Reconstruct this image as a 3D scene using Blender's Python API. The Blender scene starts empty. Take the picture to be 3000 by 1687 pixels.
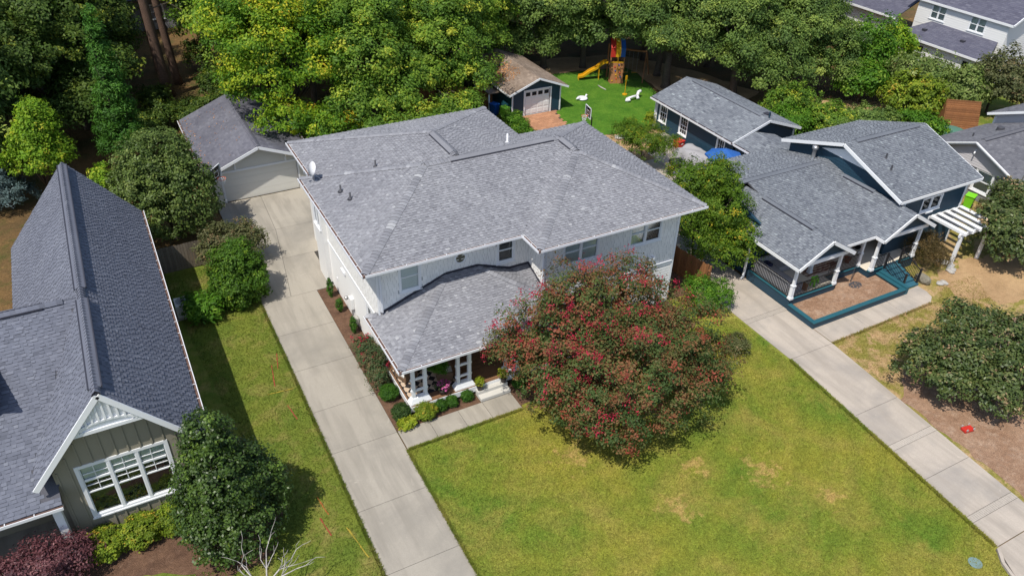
import bpy, bmesh, math, random
import numpy as np
from mathutils import Vector, Matrix
R = math.radians
# ------------------------------------------------------------------ camera, world, sun, exposure
scene = bpy.context.scene
COL = scene.collection
CAM = Vector((0.0, 0.0, 25.5))
_p, _r, _y = R(34.969), R(1.749), R(29.029)
fw = Vector((math.sin(_y)*math.cos(_p), math.cos(_y)*math.cos(_p), -math.sin(_p)))
rt = Vector((math.cos(_y), -math.sin(_y), 0)); up = rt.cross(fw)
rt2 = rt*math.cos(_r) + up*math.sin(_r); up2 = -rt*math.sin(_r) + up*math.cos(_r)
cd = bpy.data.cameras.new('camera'); cam = bpy.data.objects.new('camera', cd); COL.objects.link(cam)
m = Matrix((rt2, up2, -fw)).transposed().to_4x4(); m.translation = CAM; cam.matrix_world = m
cd.sensor_width = 36; cd.lens = 36*2307.4/3000; cd.clip_start = .5; cd.clip_end = 1500
scene.camera = cam
TOSUN = Vector((-.423, -.237, .875)).normalized()
w = bpy.data.worlds.new('World'); scene.world = w; w.use_nodes = True
nt = w.node_tree; bg = nt.nodes['Background']
sky = nt.nodes.new('ShaderNodeTexSky'); sky.sky_type = 'NISHITA'; sky.sun_disc = False
sky.sun_elevation = math.asin(TOSUN.z); sky.sun_rotation = math.atan2(TOSUN.x, TOSUN.y)
nt.links.new(sky.outputs[0], bg.inputs[0]); bg.inputs[1].default_value = .13
sd = bpy.data.lights.new('sun', 'SUN'); sd.energy = 4.0; sd.angle = R(.55); sd.color = (1, .95, .86)
sun = bpy.data.objects.new('sun', sd); COL.objects.link(sun)
sun.rotation_euler = TOSUN.to_track_quat('Z', 'Y').to_euler(); sun.location = (0, 0, 60)
vs = scene.view_settings; vs.view_transform = 'Standard'; vs.look = 'None'; vs.exposure = .3; vs.gamma = 1; vs.use_curve_mapping = False

# ------------------------------------------------------------------ helpers
rnd = random.Random(7); rng = np.random.default_rng(11)
def tag(o, label=None, cat=None, group=None, kind=None):
    if label: o['label'] = label
    if cat: o['category'] = cat
    if group: o['group'] = group
    if kind: o['kind'] = kind
    return o
def link(o, parent=None):
    COL.objects.link(o)
    if parent is not None: o.parent = parent
    return o
def empty(name, loc=(0, 0, 0), rz=0, **k):
    o = bpy.data.objects.new(name, None); link(o); o.location = loc; o.rotation_euler = (0, 0, rz); o.empty_display_size = .3
    return tag(o, **k)
class MB:
    def __init__(s): s.v = []; s.f = []; s.a = []
    def poly(s, pts, a=None):
        n = len(s.v); s.v += [tuple(p) for p in pts]; s.f.append(tuple(range(n, n+len(pts)))); s.a.append(rnd.random() if a is None else a)
    def hexa(s, p, a=None):           # 8 points: bottom 4 ccw, top 4 ccw
        n = len(s.v); s.v += [tuple(q) for q in p]; a = rnd.random() if a is None else a
        for f in ((3, 2, 1, 0), (4, 5, 6, 7), (0, 1, 5, 4), (1, 2, 6, 5), (2, 3, 7, 6), (3, 0, 4, 7)):
            s.f.append(tuple(n+i for i in f)); s.a.append(a)
        return s
    def box(s, x0, x1, y0, y1, z0, z1, a=None):
        return s.hexa([(x0, y0, z0), (x1, y0, z0), (x1, y1, z0), (x0, y1, z0), (x0, y0, z1), (x1, y0, z1), (x1, y1, z1), (x0, y1, z1)], a)
    def taper(s, cx, cy, z0, z1, w0, w1, d0=None, d1=None):
        d0 = d0 or w0; d1 = d1 or w1
        P = lambda w, d, z: [(cx-w/2, cy-d/2, z), (cx+w/2, cy-d/2, z), (cx+w/2, cy+d/2, z), (cx-w/2, cy+d/2, z)]
        return s.hexa(P(w0, d0, z0)+P(w1, d1, z1))
    def bar(s, p, q, w, h=None, up=Vector((0, 0, 1))):
        p = Vector(p); q = Vector(q); h = h or w; d = (q-p).normalized(); sx = d.cross(up)
        if sx.length < 1e-3: sx = Vector((1, 0, 0))
        sx.normalize(); sy = sx.cross(d); sx = sx*w/2; sy = sy*h/2
        return s.hexa([p-sx-sy, p+sx-sy, q+sx-sy, q-sx-sy, p-sx+sy, p+sx+sy, q+sx+sy, q-sx+sy])
    def tube(s, pts, rad, n=6, cap=True):
        pts = [Vector(p) for p in pts]; rad = rad if isinstance(rad, (list, tuple)) else [rad]*len(pts); b = len(s.v); a = rnd.random()
        ref = None
        for i, p in enumerate(pts):
            d = (pts[min(i+1, len(pts)-1)]-pts[max(i-1, 0)]).normalized()
            if ref is None: ref = Vector((1, 0, 0)) if abs(d.x) < .8 else Vector((0, 1, 0))
            x = (ref-d*ref.dot(d)).normalized(); y = d.cross(x); ref = x
            for k in range(n):
                t = 2*math.pi*k/n; s.v.append(tuple(p+(x*math.cos(t)+y*math.sin(t))*rad[i]))
        for i in range(len(pts)-1):
            for k in range(n):
                k2 = (k+1) % n; s.f.append((b+i*n+k, b+i*n+k2, b+(i+1)*n+k2, b+(i+1)*n+k)); s.a.append(a)
        if cap:
            s.f.append(tuple(b+k for k in range(n))[::-1]); s.a.append(a); e = b+(len(pts)-1)*n; s.f.append(tuple(e+k for k in range(n))); s.a.append(a)
        return s
    def lathe(s, cx, cy, prof, n=16, a=None):
        b = len(s.v); a = rnd.random() if a is None else a
        for r_, z in prof:
            for k in range(n): t = 2*math.pi*k/n; s.v.append((cx+r_*math.cos(t), cy+r_*math.sin(t), z))
        for i in range(len(prof)-1):
            for k in range(n):
                k2 = (k+1) % n; s.f.append((b+i*n+k, b+i*n+k2, b+(i+1)*n+k2, b+(i+1)*n+k)); s.a.append(a)
        s.f.append(tuple(b+k for k in range(n))[::-1]); s.a.append(a); e = b+(len(prof)-1)*n; s.f.append(tuple(e+k for k in range(n))); s.a.append(a)
        return s
    def mesh(s, name, mat):
        me = bpy.data.meshes.new(name); me.from_pydata(s.v, [], s.f); me.materials.append(mat)
        at = me.attributes.new('rnd', 'FLOAT', 'FACE'); at.data.foreach_set('value', s.a); me.update(); return me
    def build(s, name, mat, parent=None, smooth=False, bevel=0, **k):
        me = s.mesh(name, mat); o = bpy.data.objects.new(name, me); link(o, parent)
        if smooth: me.polygons.foreach_set('use_smooth', [True]*len(me.polygons))
        if bevel:
            b = o.modifiers.new('bevel', 'BEVEL'); b.width = bevel; b.segments = 2; b.limit_method = 'ANGLE'
        return tag(o, **k)
def part(name, mat, parent, *boxes, bevel=0, **k):
    b = MB()
    for x in boxes: b.box(*x)
    return b.build(name, mat, parent, bevel=bevel, **k)
def copy_tree(o, parent=None):
    c_ = o.copy(); link(c_, parent)
    for ch in list(o.children): copy_tree(ch, c_)
    return c_
def jitter_poly(pts, step=.5, amp=.12, seed=1):
    rr = random.Random(seed); out = []
    for i, p in enumerate(pts):
        q = pts[(i+1) % len(pts)]; L = math.hypot(q[0]-p[0], q[1]-p[1]); n = max(1, int(L/step))
        for k in range(n):
            t = k/n; out.append((p[0]+(q[0]-p[0])*t+rr.uniform(-amp, amp), p[1]+(q[1]-p[1])*t+rr.uniform(-amp, amp)))
    return out
def sheet(name, pts, z, mat, parent=None, amp=0, step=.5, seed=1, **k):
    if amp: pts = jitter_poly(pts, step, amp, seed)
    bm = bmesh.new(); f = bm.faces.new([bm.verts.new((x, y, z)) for x, y in pts]); bm.normal_update()
    if f.normal.z < 0: f.normal_flip()
    bmesh.ops.triangulate(bm, faces=[f]); me = bpy.data.meshes.new(name); bm.to_mesh(me); bm.free(); me.materials.append(mat)
    o = bpy.data.objects.new(name, me); link(o, parent); return tag(o, **k)

# ------------------------------------------------------------------ materials
def nodes(name):
    mt = bpy.data.materials.new(name); mt.use_nodes = True; t = mt.node_tree; b = t.nodes['Principled BSDF']
    return mt, t, b
def N(t, typ, **k):
    n = t.nodes.new(typ)
    for a, v in k.items():
        if a.startswith('i_'):
            a = a[2:]; n.inputs[int(a) if a.isdigit() else a.replace('_', ' ')].default_value = v
        else: setattr(n, a, v)
    return n
def col(c): return (*c, 1) if len(c) == 3 else c
def ramp(t, src, stops, interp='LINEAR'):
    r_ = t.nodes.new('ShaderNodeValToRGB'); e = r_.color_ramp.elements; r_.color_ramp.interpolation = interp
    while len(e) < len(stops): e.new(.5)
    for i, (p, c) in enumerate(stops): e[i].position = p; e[i].color = col(c)
    t.links.new(src, r_.inputs[0]); return r_.outputs[0]
def mix(t, fac, a, b, mode='MIX'):
    n = t.nodes.new('ShaderNodeMix'); n.data_type = 'RGBA'; n.blend_type = mode
    for sock, v in ((n.inputs[0], fac), (n.inputs[6], a), (n.inputs[7], b)):
        if hasattr(v, 'is_linked') or hasattr(v, 'links'): t.links.new(v, sock)
        else: sock.default_value = v if isinstance(v, (int, float)) else col(v)
    return n.outputs[2]
def noise(t, scale, detail=3, rough=.55, vec=None, dist=0):
    n = t.nodes.new('ShaderNodeTexNoise'); n.inputs['Scale'].default_value = scale; n.inputs['Detail'].default_value = detail; n.inputs['Roughness'].default_value = rough; n.inputs['Distortion'].default_value = dist
    if vec is not None: t.links.new(vec, n.inputs['Vector'])
    return n.outputs[0]
def pos(t): return t.nodes.new('ShaderNodeNewGeometry').outputs['Position']
def bump(t, b, h, strength=.3, dist=.02):
    n = t.nodes.new('ShaderNodeBump'); n.inputs['Strength'].default_value = strength; n.inputs['Distance'].default_value = dist
    t.links.new(h, n.inputs['Height']); t.links.new(n.outputs[0], b.inputs['Normal'])
def mat(name, c1, c2=None, scale=1.5, rough=.75, fine=.12, fscale=45, bmp=.15, metal=0, spec=.4, attr=.0, dirt=None, dscale=.6, dlo=.55, dhi=.75, streak=0):
    """base colour mottled by world-space noise, optional per-piece variation and weathering stains"""
    mt, t, b = nodes(name); P = pos(t); c2 = c2 or tuple(x*.86 for x in c1)
    c = mix(t, noise(t, scale, 4, .6, P), c1, c2)
    if fine:
        f = noise(t, fscale, 2, .6, P); g = ramp(t, f, ((.3, (1-fine,)*3), (.7, (1+fine,)*3))); c = mix(t, 1., c, g, 'MULTIPLY')
    if attr:
        a = N(t, 'ShaderNodeAttribute', attribute_name='rnd').outputs['Fac']; g = ramp(t, a, ((0, (1-attr,)*3), (1, (1+attr,)*3))); c = mix(t, 1., c, g, 'MULTIPLY')
    if dirt:
        d = ramp(t, noise(t, dscale, 5, .62, P, .3), ((dlo, (0, 0, 0)), (dhi, (1, 1, 1)))); c = mix(t, d, c, dirt)
    if streak:                        # tyre-polished wheel tracks and pale scuffs along the drive
        mp = N(t, 'ShaderNodeMapping'); mp.inputs['Scale'].default_value = (1.5, .14, 1); t.links.new(P, mp.inputs[0])
        d = ramp(t, noise(t, 1.1, 5, .65, mp.outputs[0], .4), ((.46, (0, 0, 0)), (.7, (streak,)*3))); c = mix(t, d, c, tuple(x*.62 for x in c1))
        d = ramp(t, noise(t, 1.4, 6, .7, P, .6), ((.64, (0, 0, 0)), (.74, (.5,)*3))); c = mix(t, d, c, tuple(min(.8, x*1.35) for x in c1))
        d = ramp(t, noise(t, 7, 4, .7, P, .2), ((.68, (0, 0, 0)), (.76, (.45,)*3))); c = mix(t, d, c, tuple(x*.5 for x in c1))
    t.links.new(c, b.inputs['Base Color']); b.inputs['Roughness'].default_value = rough; b.inputs['Metallic'].default_value = metal; b.inputs['Specular IOR Level'].default_value = spec
    if bmp: bump(t, b, noise(t, fscale, 3, .6, P), bmp, .02)
    return mt
def shingle_mat(name, stops, stain=(.8, .8, .8), rough=.9):
    mt, t, b = nodes(name); P = pos(t)
    a = N(t, 'ShaderNodeAttribute', attribute_name='rnd').outputs['Fac']; c = ramp(t, a, stops)
    c = mix(t, 1., c, ramp(t, noise(t, .35, 5, .6, P), ((.3, stain), (.7, (1.06, 1.06, 1.06)))), 'MULTIPLY')
    c = mix(t, 1., c, ramp(t, noise(t, 70, 2, .7, P), ((.25, (.82,)*3), (.75, (1.16,)*3))), 'MULTIPLY')
    t.links.new(c, b.inputs['Base Color']); b.inputs['Roughness'].default_value = rough; b.inputs['Specular IOR Level'].default_value = .25
    bump(t, b, noise(t, 90, 2, .7, P), .35, .01); return mt
def leaf_mat(name, stops, trans=.36, rough=.55, spec=.2, tint=(1.25, 1.35, .6)):
    mt, t, b = nodes(name); P = pos(t)
    a = N(t, 'ShaderNodeAttribute', attribute_name='rnd').outputs['Fac']; c = ramp(t, a, stops)
    c = mix(t, 1., c, ramp(t, noise(t, .9, 3, .6, P), ((.3, (.78,)*3), (.7, (1.2,)*3))), 'MULTIPLY')
    t.links.new(c, b.inputs['Base Color']); b.inputs['Roughness'].default_value = rough; b.inputs['Specular IOR Level'].default_value = spec
    tr = t.nodes.new('ShaderNodeBsdfTranslucent'); t.links.new(mix(t, 1., c, tint, 'MULTIPLY'), tr.inputs[0])
    ms = t.nodes.new('ShaderNodeMixShader'); ms.inputs[0].default_value = trans
    t.links.new(b.outputs[0], ms.inputs[1]); t.links.new(tr.outputs[0], ms.inputs[2]); t.links.new(ms.outputs[0], t.nodes['Material Output'].inputs[0]); return mt
def glass_mat(name, tint=(.95, .97, .96), fac=.25):
    mt, t, b = nodes(name); g = t.nodes.new('ShaderNodeBsdfGlossy'); g.inputs['Roughness'].default_value = .03; g.inputs[0].default_value = (.9, .95, 1, 1)
    tr = t.nodes.new('ShaderNodeBsdfTransparent'); tr.inputs[0].default_value = col(tint); lw = t.nodes.new('ShaderNodeLayerWeight'); lw.inputs[0].default_value = fac
    ms = t.nodes.new('ShaderNodeMixShader'); t.links.new(lw.outputs['Fresnel'], ms.inputs[0]); t.links.new(tr.outputs[0], ms.inputs[1]); t.links.new(g.outputs[0], ms.inputs[2])
    t.links.new(ms.outputs[0], t.nodes['Material Output'].inputs[0]); return mt
M = {}
M['white'] = mat('white paint', (.79, .785, .77), (.74, .735, .72), .8, .55, .03, 30, .05, dirt=(.55, .53, .48), dlo=.66, dhi=.9)
M['joint'] = mat('shake joint shade', (.42, .42, .41), None, 2, .9)  # grey base paints in the shade between the white shakes
M['shake'] = mat('white shake', (.83, .815, .785), (.78, .765, .735), 1.2, .7, .05, 40, .15, attr=.06)
M['trim'] = mat('white trim', (.78, .79, .8), (.73, .74, .76), 1, .45, .02, 30, .03)
M['soffit'] = mat('soffit', (.6, .6, .58), None, 1, .7, .03)
M['gutter'] = mat('gutter', (.74, .75, .78), (.66, .66, .68), 2, .35, .04)
M['debris'] = mat('gutter debris', (.17, .10, .07), (.08, .05, .05), 5, .95, .4, 60, .5)
M['flash'] = mat('dark flashing', (.03, .03, .045), (.05, .05, .06), 3, .5, .1)
M['deck'] = mat('roof underlay', (.09, .09, .105), None, 2, .95, .2)
M['sh_main'] = shingle_mat('shingle grey main', ((0, (0.055, 0.055, 0.064)), (.06, (0.155, 0.156, 0.172)), (.35, (0.199, 0.201, 0.218)), (.62, (0.238, 0.240, 0.258)), (.85, (0.282, 0.285, 0.303)), (1, (0.343, 0.346, 0.356))), (.88, .88, .9))
M['sh_left'] = shingle_mat('shingle violet grey', ((0, (0.028, 0.027, 0.036)), (.06, (0.092, 0.099, 0.123)), (.3, (0.119, 0.128, 0.159)), (.7, (0.146, 0.156, 0.192)), (1, (0.180, 0.191, 0.226))), (.9, .9, .92))
M['sh_blue'] = shingle_mat('shingle blue grey', ((0, (.03, .033, .04)), (.06, (.095, .105, .125)), (.4, (.15, .163, .185)), (.75, (.205, .222, .243)), (1, (.29, .32, .335))), (.82, .82, .84))
M['sh_gar'] = shingle_mat('shingle dark old', ((0, (.105, .105, .13)), (.5, (.135, .135, .16)), (1, (.17, .17, .20))), (.62, .62, .66))
M['sh_shed'] = shingle_mat('shingle brown grey', ((0, (0.182, 0.138, 0.109)), (.5, (0.260, 0.204, 0.162)), (1, (0.351, 0.281, 0.228))), (.62, .58, .54))
M['sh_grey'] = shingle_mat('shingle slate', ((0, (.10, .10, .115)), (.5, (.14, .14, .155)), (1, (.2, .2, .215))), (.8, .8, .82))
M['sh_far'] = shingle_mat('shingle far', ((0, (.075, .075, .105)), (.5, (.1, .1, .135)), (1, (.14, .14, .175))), (.85, .85, .88))
M['beige'] = mat('olive beige siding', (.285, .258, .198), (.25, .227, .175), .7, .7, .04, 40, .08)
M['cream'] = mat('garage cream', (.62, .6, .54), (.56, .545, .49), .8, .65, .04, 40, .06, attr=.03)
M['door_cream'] = mat('garage door', (.72, .7, .645), (.67, .655, .6), .7, .5, .02, 40, .04)
M['navy'] = mat('navy siding', (.016, .05, .082), (.012, .04, .066), 1.2, .6, .06, 40, .08, attr=.08)
M['teal'] = mat('teal paint', (.018, .105, .135), (.014, .08, .108), 1, .6, .08, 40, .1)
M['bluestep'] = mat('blue step paint', (.035, .125, .17), (.026, .10, .14), 1, .55, .1, 40, .1)
M['slate'] = mat('grey brick siding', (.24, .24, .255), (.20, .20, .215), 1.5, .8, .08, 40, .1, attr=.06)
M['lilac'] = mat('pale vinyl siding', (.56, .54, .56), (.52, .5, .52), 1, .6, .03, 40, .04, attr=.04)
M['conc'] = mat('concrete', (.365, .33, .275), (.3, .272, .228), .55, .85, .07, 28, .2, attr=.045, dirt=(.2, .185, .16), dscale=.28, dlo=.46, dhi=.76, streak=.8)
M['conc_warm'] = mat('concrete warm', (.46, .40, .335), (.37, .32, .27), .5, .85, .08, 28, .2, attr=.035, dirt=(.25, .23, .21), dscale=.35, dlo=.46, dhi=.76, streak=.75)
M['conc_dk'] = mat('stamped band', (.42, .37, .315), (.35, .31, .265), 2, .85, .12, 28, .2, attr=.12)
M['soil'] = mat('soil joint', (.05, .045, .04), None, 4, .95, .3)
M['paver'] = mat('orange brick paving', (.44, .225, .125), (.33, .16, .085), 1.2, .85, .12, 18, .3, attr=.12)
M['glass'] = glass_mat('window glass')
M['dark'] = mat('dark interior', (.012, .013, .016), None, 1, .9, 0, bmp=0)
M['blind'] = mat('window blind', (.6, .63, .58), None, 3, .7, .03, bmp=0)
M['shutter'] = mat('plantation shutter', (.74, .75, .72), None, 3, .6, .03, bmp=0)
M['plank'] = mat('deck plank', (.235, .125, .065), (.16, .082, .042), 2.2, .6, .2, 25, .15, attr=.18)
M['wood'] = mat('weathered fence wood', (.21, .17, .125), (.14, .115, .09), 3, .9, .2, 30, .3, attr=.2)
M['cedar'] = mat('cedar', (.33, .145, .055), (.2, .085, .035), 2.5, .8, .2, 30, .3, attr=.2)
M['black'] = mat('black metal', (.015, .015, .018), None, 2, .45, .05, bmp=0)
M['steel'] = mat('steel', (.5, .5, .5), None, 4, .35, .05, metal=.8)
M['lead'] = mat('vent dark', (.06, .06, .07), None, 4, .6, .1)
M['red'] = mat('red paint', (.5, .03, .02), None, 3, .5, .05)
M['yellow'] = mat('yellow plastic', (.62, .33, .01), None, 3, .4, .05, bmp=0)
M['blue'] = mat('blue plastic', (.012, .09, .36), (.01, .07, .3), 3, .45, .05, bmp=0)
M['tarpblue'] = mat('umbrella canvas', (.02, .11, .38), (.015, .085, .31), 2, .7, .08)
M['lime'] = mat('lime plastic', (.2, .62, .02), (.16, .5, .02), 2, .45, .08, bmp=0)
M['limebin'] = mat('lime bin plastic', (.26, .6, .06), (.2, .5, .04), 2, .45, .08, bmp=0)
M['cloth'] = mat('grey cover cloth', (.34, .335, .35), (.27, .265, .28), 1.4, .85, .06, 20, .3)
M['sofa'] = mat('grey sofa', (.33, .33, .35), (.27, .27, .29), 2, .85, .08, 40, .2)
M['cushion'] = mat('white cushion', (.62, .61, .58), None, 2, .8, .05)
M['wicker'] = mat('wicker', (.2, .12, .07), (.12, .07, .04), 14, .8, .3, 70, .5)
M['infl'] = mat('white vinyl', (.75, .75, .78), None, 2, .3, .02, bmp=0)
M['bark'] = mat('bark', (.12, .092, .07), (.06, .046, .036), 3, .95, .35, 22, .7)
M['bark_red'] = mat('pine bark', (.17, .105, .075), (.08, .05, .036), 2, .95, .35, 14, .8)
M['bark_mid'] = mat('mottled tan bark', (.26, .21, .165), (.16, .125, .095), 5, .85, .2, 40, .3)
M['bark_pale'] = mat('pale bark', (.46, .43, .4), (.32, .29, .26), 5, .8, .2, 40, .3)
M['rock'] = mat('boulder', (.24, .22, .17), (.14, .125, .095), 3, .9, .25, 18, .6)
M['stone'] = mat('pale stone', (.42, .4, .37), (.3, .285, .26), 3, .9, .2, 20, .5)
M['terra'] = mat('dark pot', (.04, .03, .028), None, 3, .5, .1)
def ground_mat(name, base, alt, patch, patch2, s1=.35, s2=.9, p_lo=.58, p_hi=.72, fine=.28, fs=22, bmp=.6, q_lo=.62, q_hi=.7, worn=()):
    mt, t, b = nodes(name); P = pos(t)
    c = mix(t, ramp(t, noise(t, s1, 4, .6, P), ((.36, (0, 0, 0)), (.64, (1, 1, 1)))), base, alt)
    c = mix(t, ramp(t, noise(t, s2, 6, .68, P, .4), ((p_lo, (0, 0, 0)), (p_hi, (1, 1, 1)))), c, patch)
    v = t.nodes.new('ShaderNodeVectorMath'); v.operation = 'ADD'; v.inputs[1].default_value = (31.7, 12.3, 4); t.links.new(P, v.inputs[0])
    c = mix(t, ramp(t, noise(t, s2*1.7, 7, .72, v.outputs[0], .2), ((q_lo, (0, 0, 0)), (q_hi, (1, 1, 1)))), c, patch2)
    if worn:                          # faint mowing arcs
        dm = t.nodes.new('ShaderNodeVectorMath'); dm.operation = 'DISTANCE'; dm.inputs[1].default_value = (14.5, 25, 0); t.links.new(P, dm.inputs[0])
        sn = t.nodes.new('ShaderNodeMath'); sn.operation = 'MULTIPLY'; sn.inputs[1].default_value = 5.6; t.links.new(dm.outputs['Value'], sn.inputs[0]); s2_ = t.nodes.new('ShaderNodeMath'); s2_.operation = 'SINE'; t.links.new(sn.outputs[0], s2_.inputs[0])
        s3 = t.nodes.new('ShaderNodeMath'); s3.operation = 'MULTIPLY_ADD'; s3.inputs[1].default_value = .5; s3.inputs[2].default_value = .5; t.links.new(s2_.outputs[0], s3.inputs[0]); c = mix(t, 1., c, ramp(t, s3.outputs[0], ((0, (.93, .95, .93)), (1, (1.05, 1.04, 1.0)))), 'MULTIPLY')
    for wx, wy, wr in worn:           # thin, worn spots where the turf has died back
        dd = t.nodes.new('ShaderNodeVectorMath'); dd.operation = 'DISTANCE'; dd.inputs[1].default_value = (wx, wy, 0); t.links.new(P, dd.inputs[0])
        m1 = t.nodes.new('ShaderNodeMath'); m1.operation = 'MULTIPLY_ADD'; m1.inputs[1].default_value = -.26/wr; m1.inputs[2].default_value = .26; t.links.new(dd.outputs['Value'], m1.inputs[0])
        m2 = t.nodes.new('ShaderNodeMath'); m2.operation = 'ADD'; t.links.new(m1.outputs[0], m2.inputs[0]); t.links.new(noise(t, 2.1, 6, .7, P, .3), m2.inputs[1])
        c = mix(t, ramp(t, m2.outputs[0], ((.64, (0, 0, 0)), (.78, (.7,)*3))), c, (.44, .29, .11))
    c = mix(t, 1., c, ramp(t, noise(t, 4.5, 5, .75, P), ((.3, (1-fine*.7,)*3), (.7, (1+fine*.7,)*3))), 'MULTIPLY')
    c = mix(t, 1., c, ramp(t, noise(t, fs, 3, .8, P), ((.3, (1-fine,)*3), (.7, (1+fine,)*3))), 'MULTIPLY')
    t.links.new(c, b.inputs['Base Color']); b.inputs['Roughness'].default_value = .95; b.inputs['Specular IOR Level'].default_value = .15
    bump(t, b, noise(t, fs, 3, .8, P), bmp, .05); return mt
M['lawn'] = ground_mat('lawn', (.235, .228, .034), (.11, .18, .022), (.29, .24, .058), (.38, .27, .1), .17, .42, .45, .74, .34, 18, .8, .68, .76, worn=((20.9, 15.1, 1.7), (16.4, 15.2, 1.3), (14.2, 19.6, 1.7), (18.6, 16.6, 1.2), (22.6, 12.8, 1.0)))
M['lawn_left'] = ground_mat('side lawn', (.15, .175, .026), (.1, .145, .02), (.27, .215, .07), (.36, .24, .09), .45, .7, .5, .75, .26, 20, .7, .68, .78)
M['turf'] = ground_mat('artificial turf', (.07, .165, .014), (.042, .12, .01), (.1, .195, .02), (.12, .17, .03), .45, 1.1, .45, .75, .32, 10, .8)
M['dirt'] = ground_mat('bare dirt', (.42, .28, .15), (.33, .21, .11), (.25, .17, .085), (.2, .2, .05), .5, 1.0, .55, .75, .2, 16, .6)
M['patchy'] = ground_mat('patchy grass', (.18, .18, .035), (.25, .2, .055), (.38, .26, .13), (.42, .28, .15), .5, .75, .47, .6, .25, 18, .7, .55, .62)
M['forest'] = ground_mat('forest floor', (.16, .095, .038), (.10, .065, .03), (.07, .075, .02), (.28, .16, .06), .3, .6, .5, .7, .3, 14, .8)
M['mulch'] = ground_mat('brown mulch', (.165, .095, .06), (.115, .065, .043), (.2, .125, .085), (.08, .045, .03), 1.2, 3, .55, .75, .4, 26, 1)
M['chips'] = ground_mat('wood chip mulch', (.34, .215, .14), (.27, .16, .1), (.4, .28, .2), (.2, .13, .09), .8, 2.2, .5, .7, .35, 22, 1)
# ------------------------------------------------------------------ roofs, tiles, walls, windows
def clip_half(poly, a, b, c_):          # keep a*u+b*v<=c
    out = []
    for i, p in enumerate(poly):
        q = poly[(i+1) % len(poly)]; dp = a*p[0]+b*p[1]-c_; dq = a*q[0]+b*q[1]-c_
        if dp <= 0: out.append(p)
        if dp*dq < 0: t = dp/(dp-dq); out.append((p[0]+(q[0]-p[0])*t, p[1]+(q[1]-p[1])*t))
    return out
def frame(face):
    P = [Vector(p) for p in face]; n = (P[1]-P[0]).cross(P[2]-P[0]).normalized()
    u = Vector((0, 0, 1)).cross(n)
    if u.length < 1e-4: u = Vector((1, 0, 0))
    u.normalize(); return P[0], u, n.cross(u), n
def inside(poly, x, y):
    s = 0
    for i in range(len(poly)):
        p, q = poly[i], poly[(i+1) % len(poly)]; d = (q[0]-p[0])*(y-p[1])-(q[1]-p[1])*(x-p[0])
        if d > 1e-6:
            if s < 0: return False
            s = 1
        elif d < -1e-6:
            if s > 0: return False
            s = -1
    return True
def cover(faces):
    L = [(f, *frame(f)) for f in faces]
    def z(x, y):
        best = -1e9
        for f, o, u, v, n in L:
            if inside(f, x, y): best = max(best, o.z-(n.x*(x-o.x)+n.y*(y-o.y))/n.z)
        return best
    return z
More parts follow.
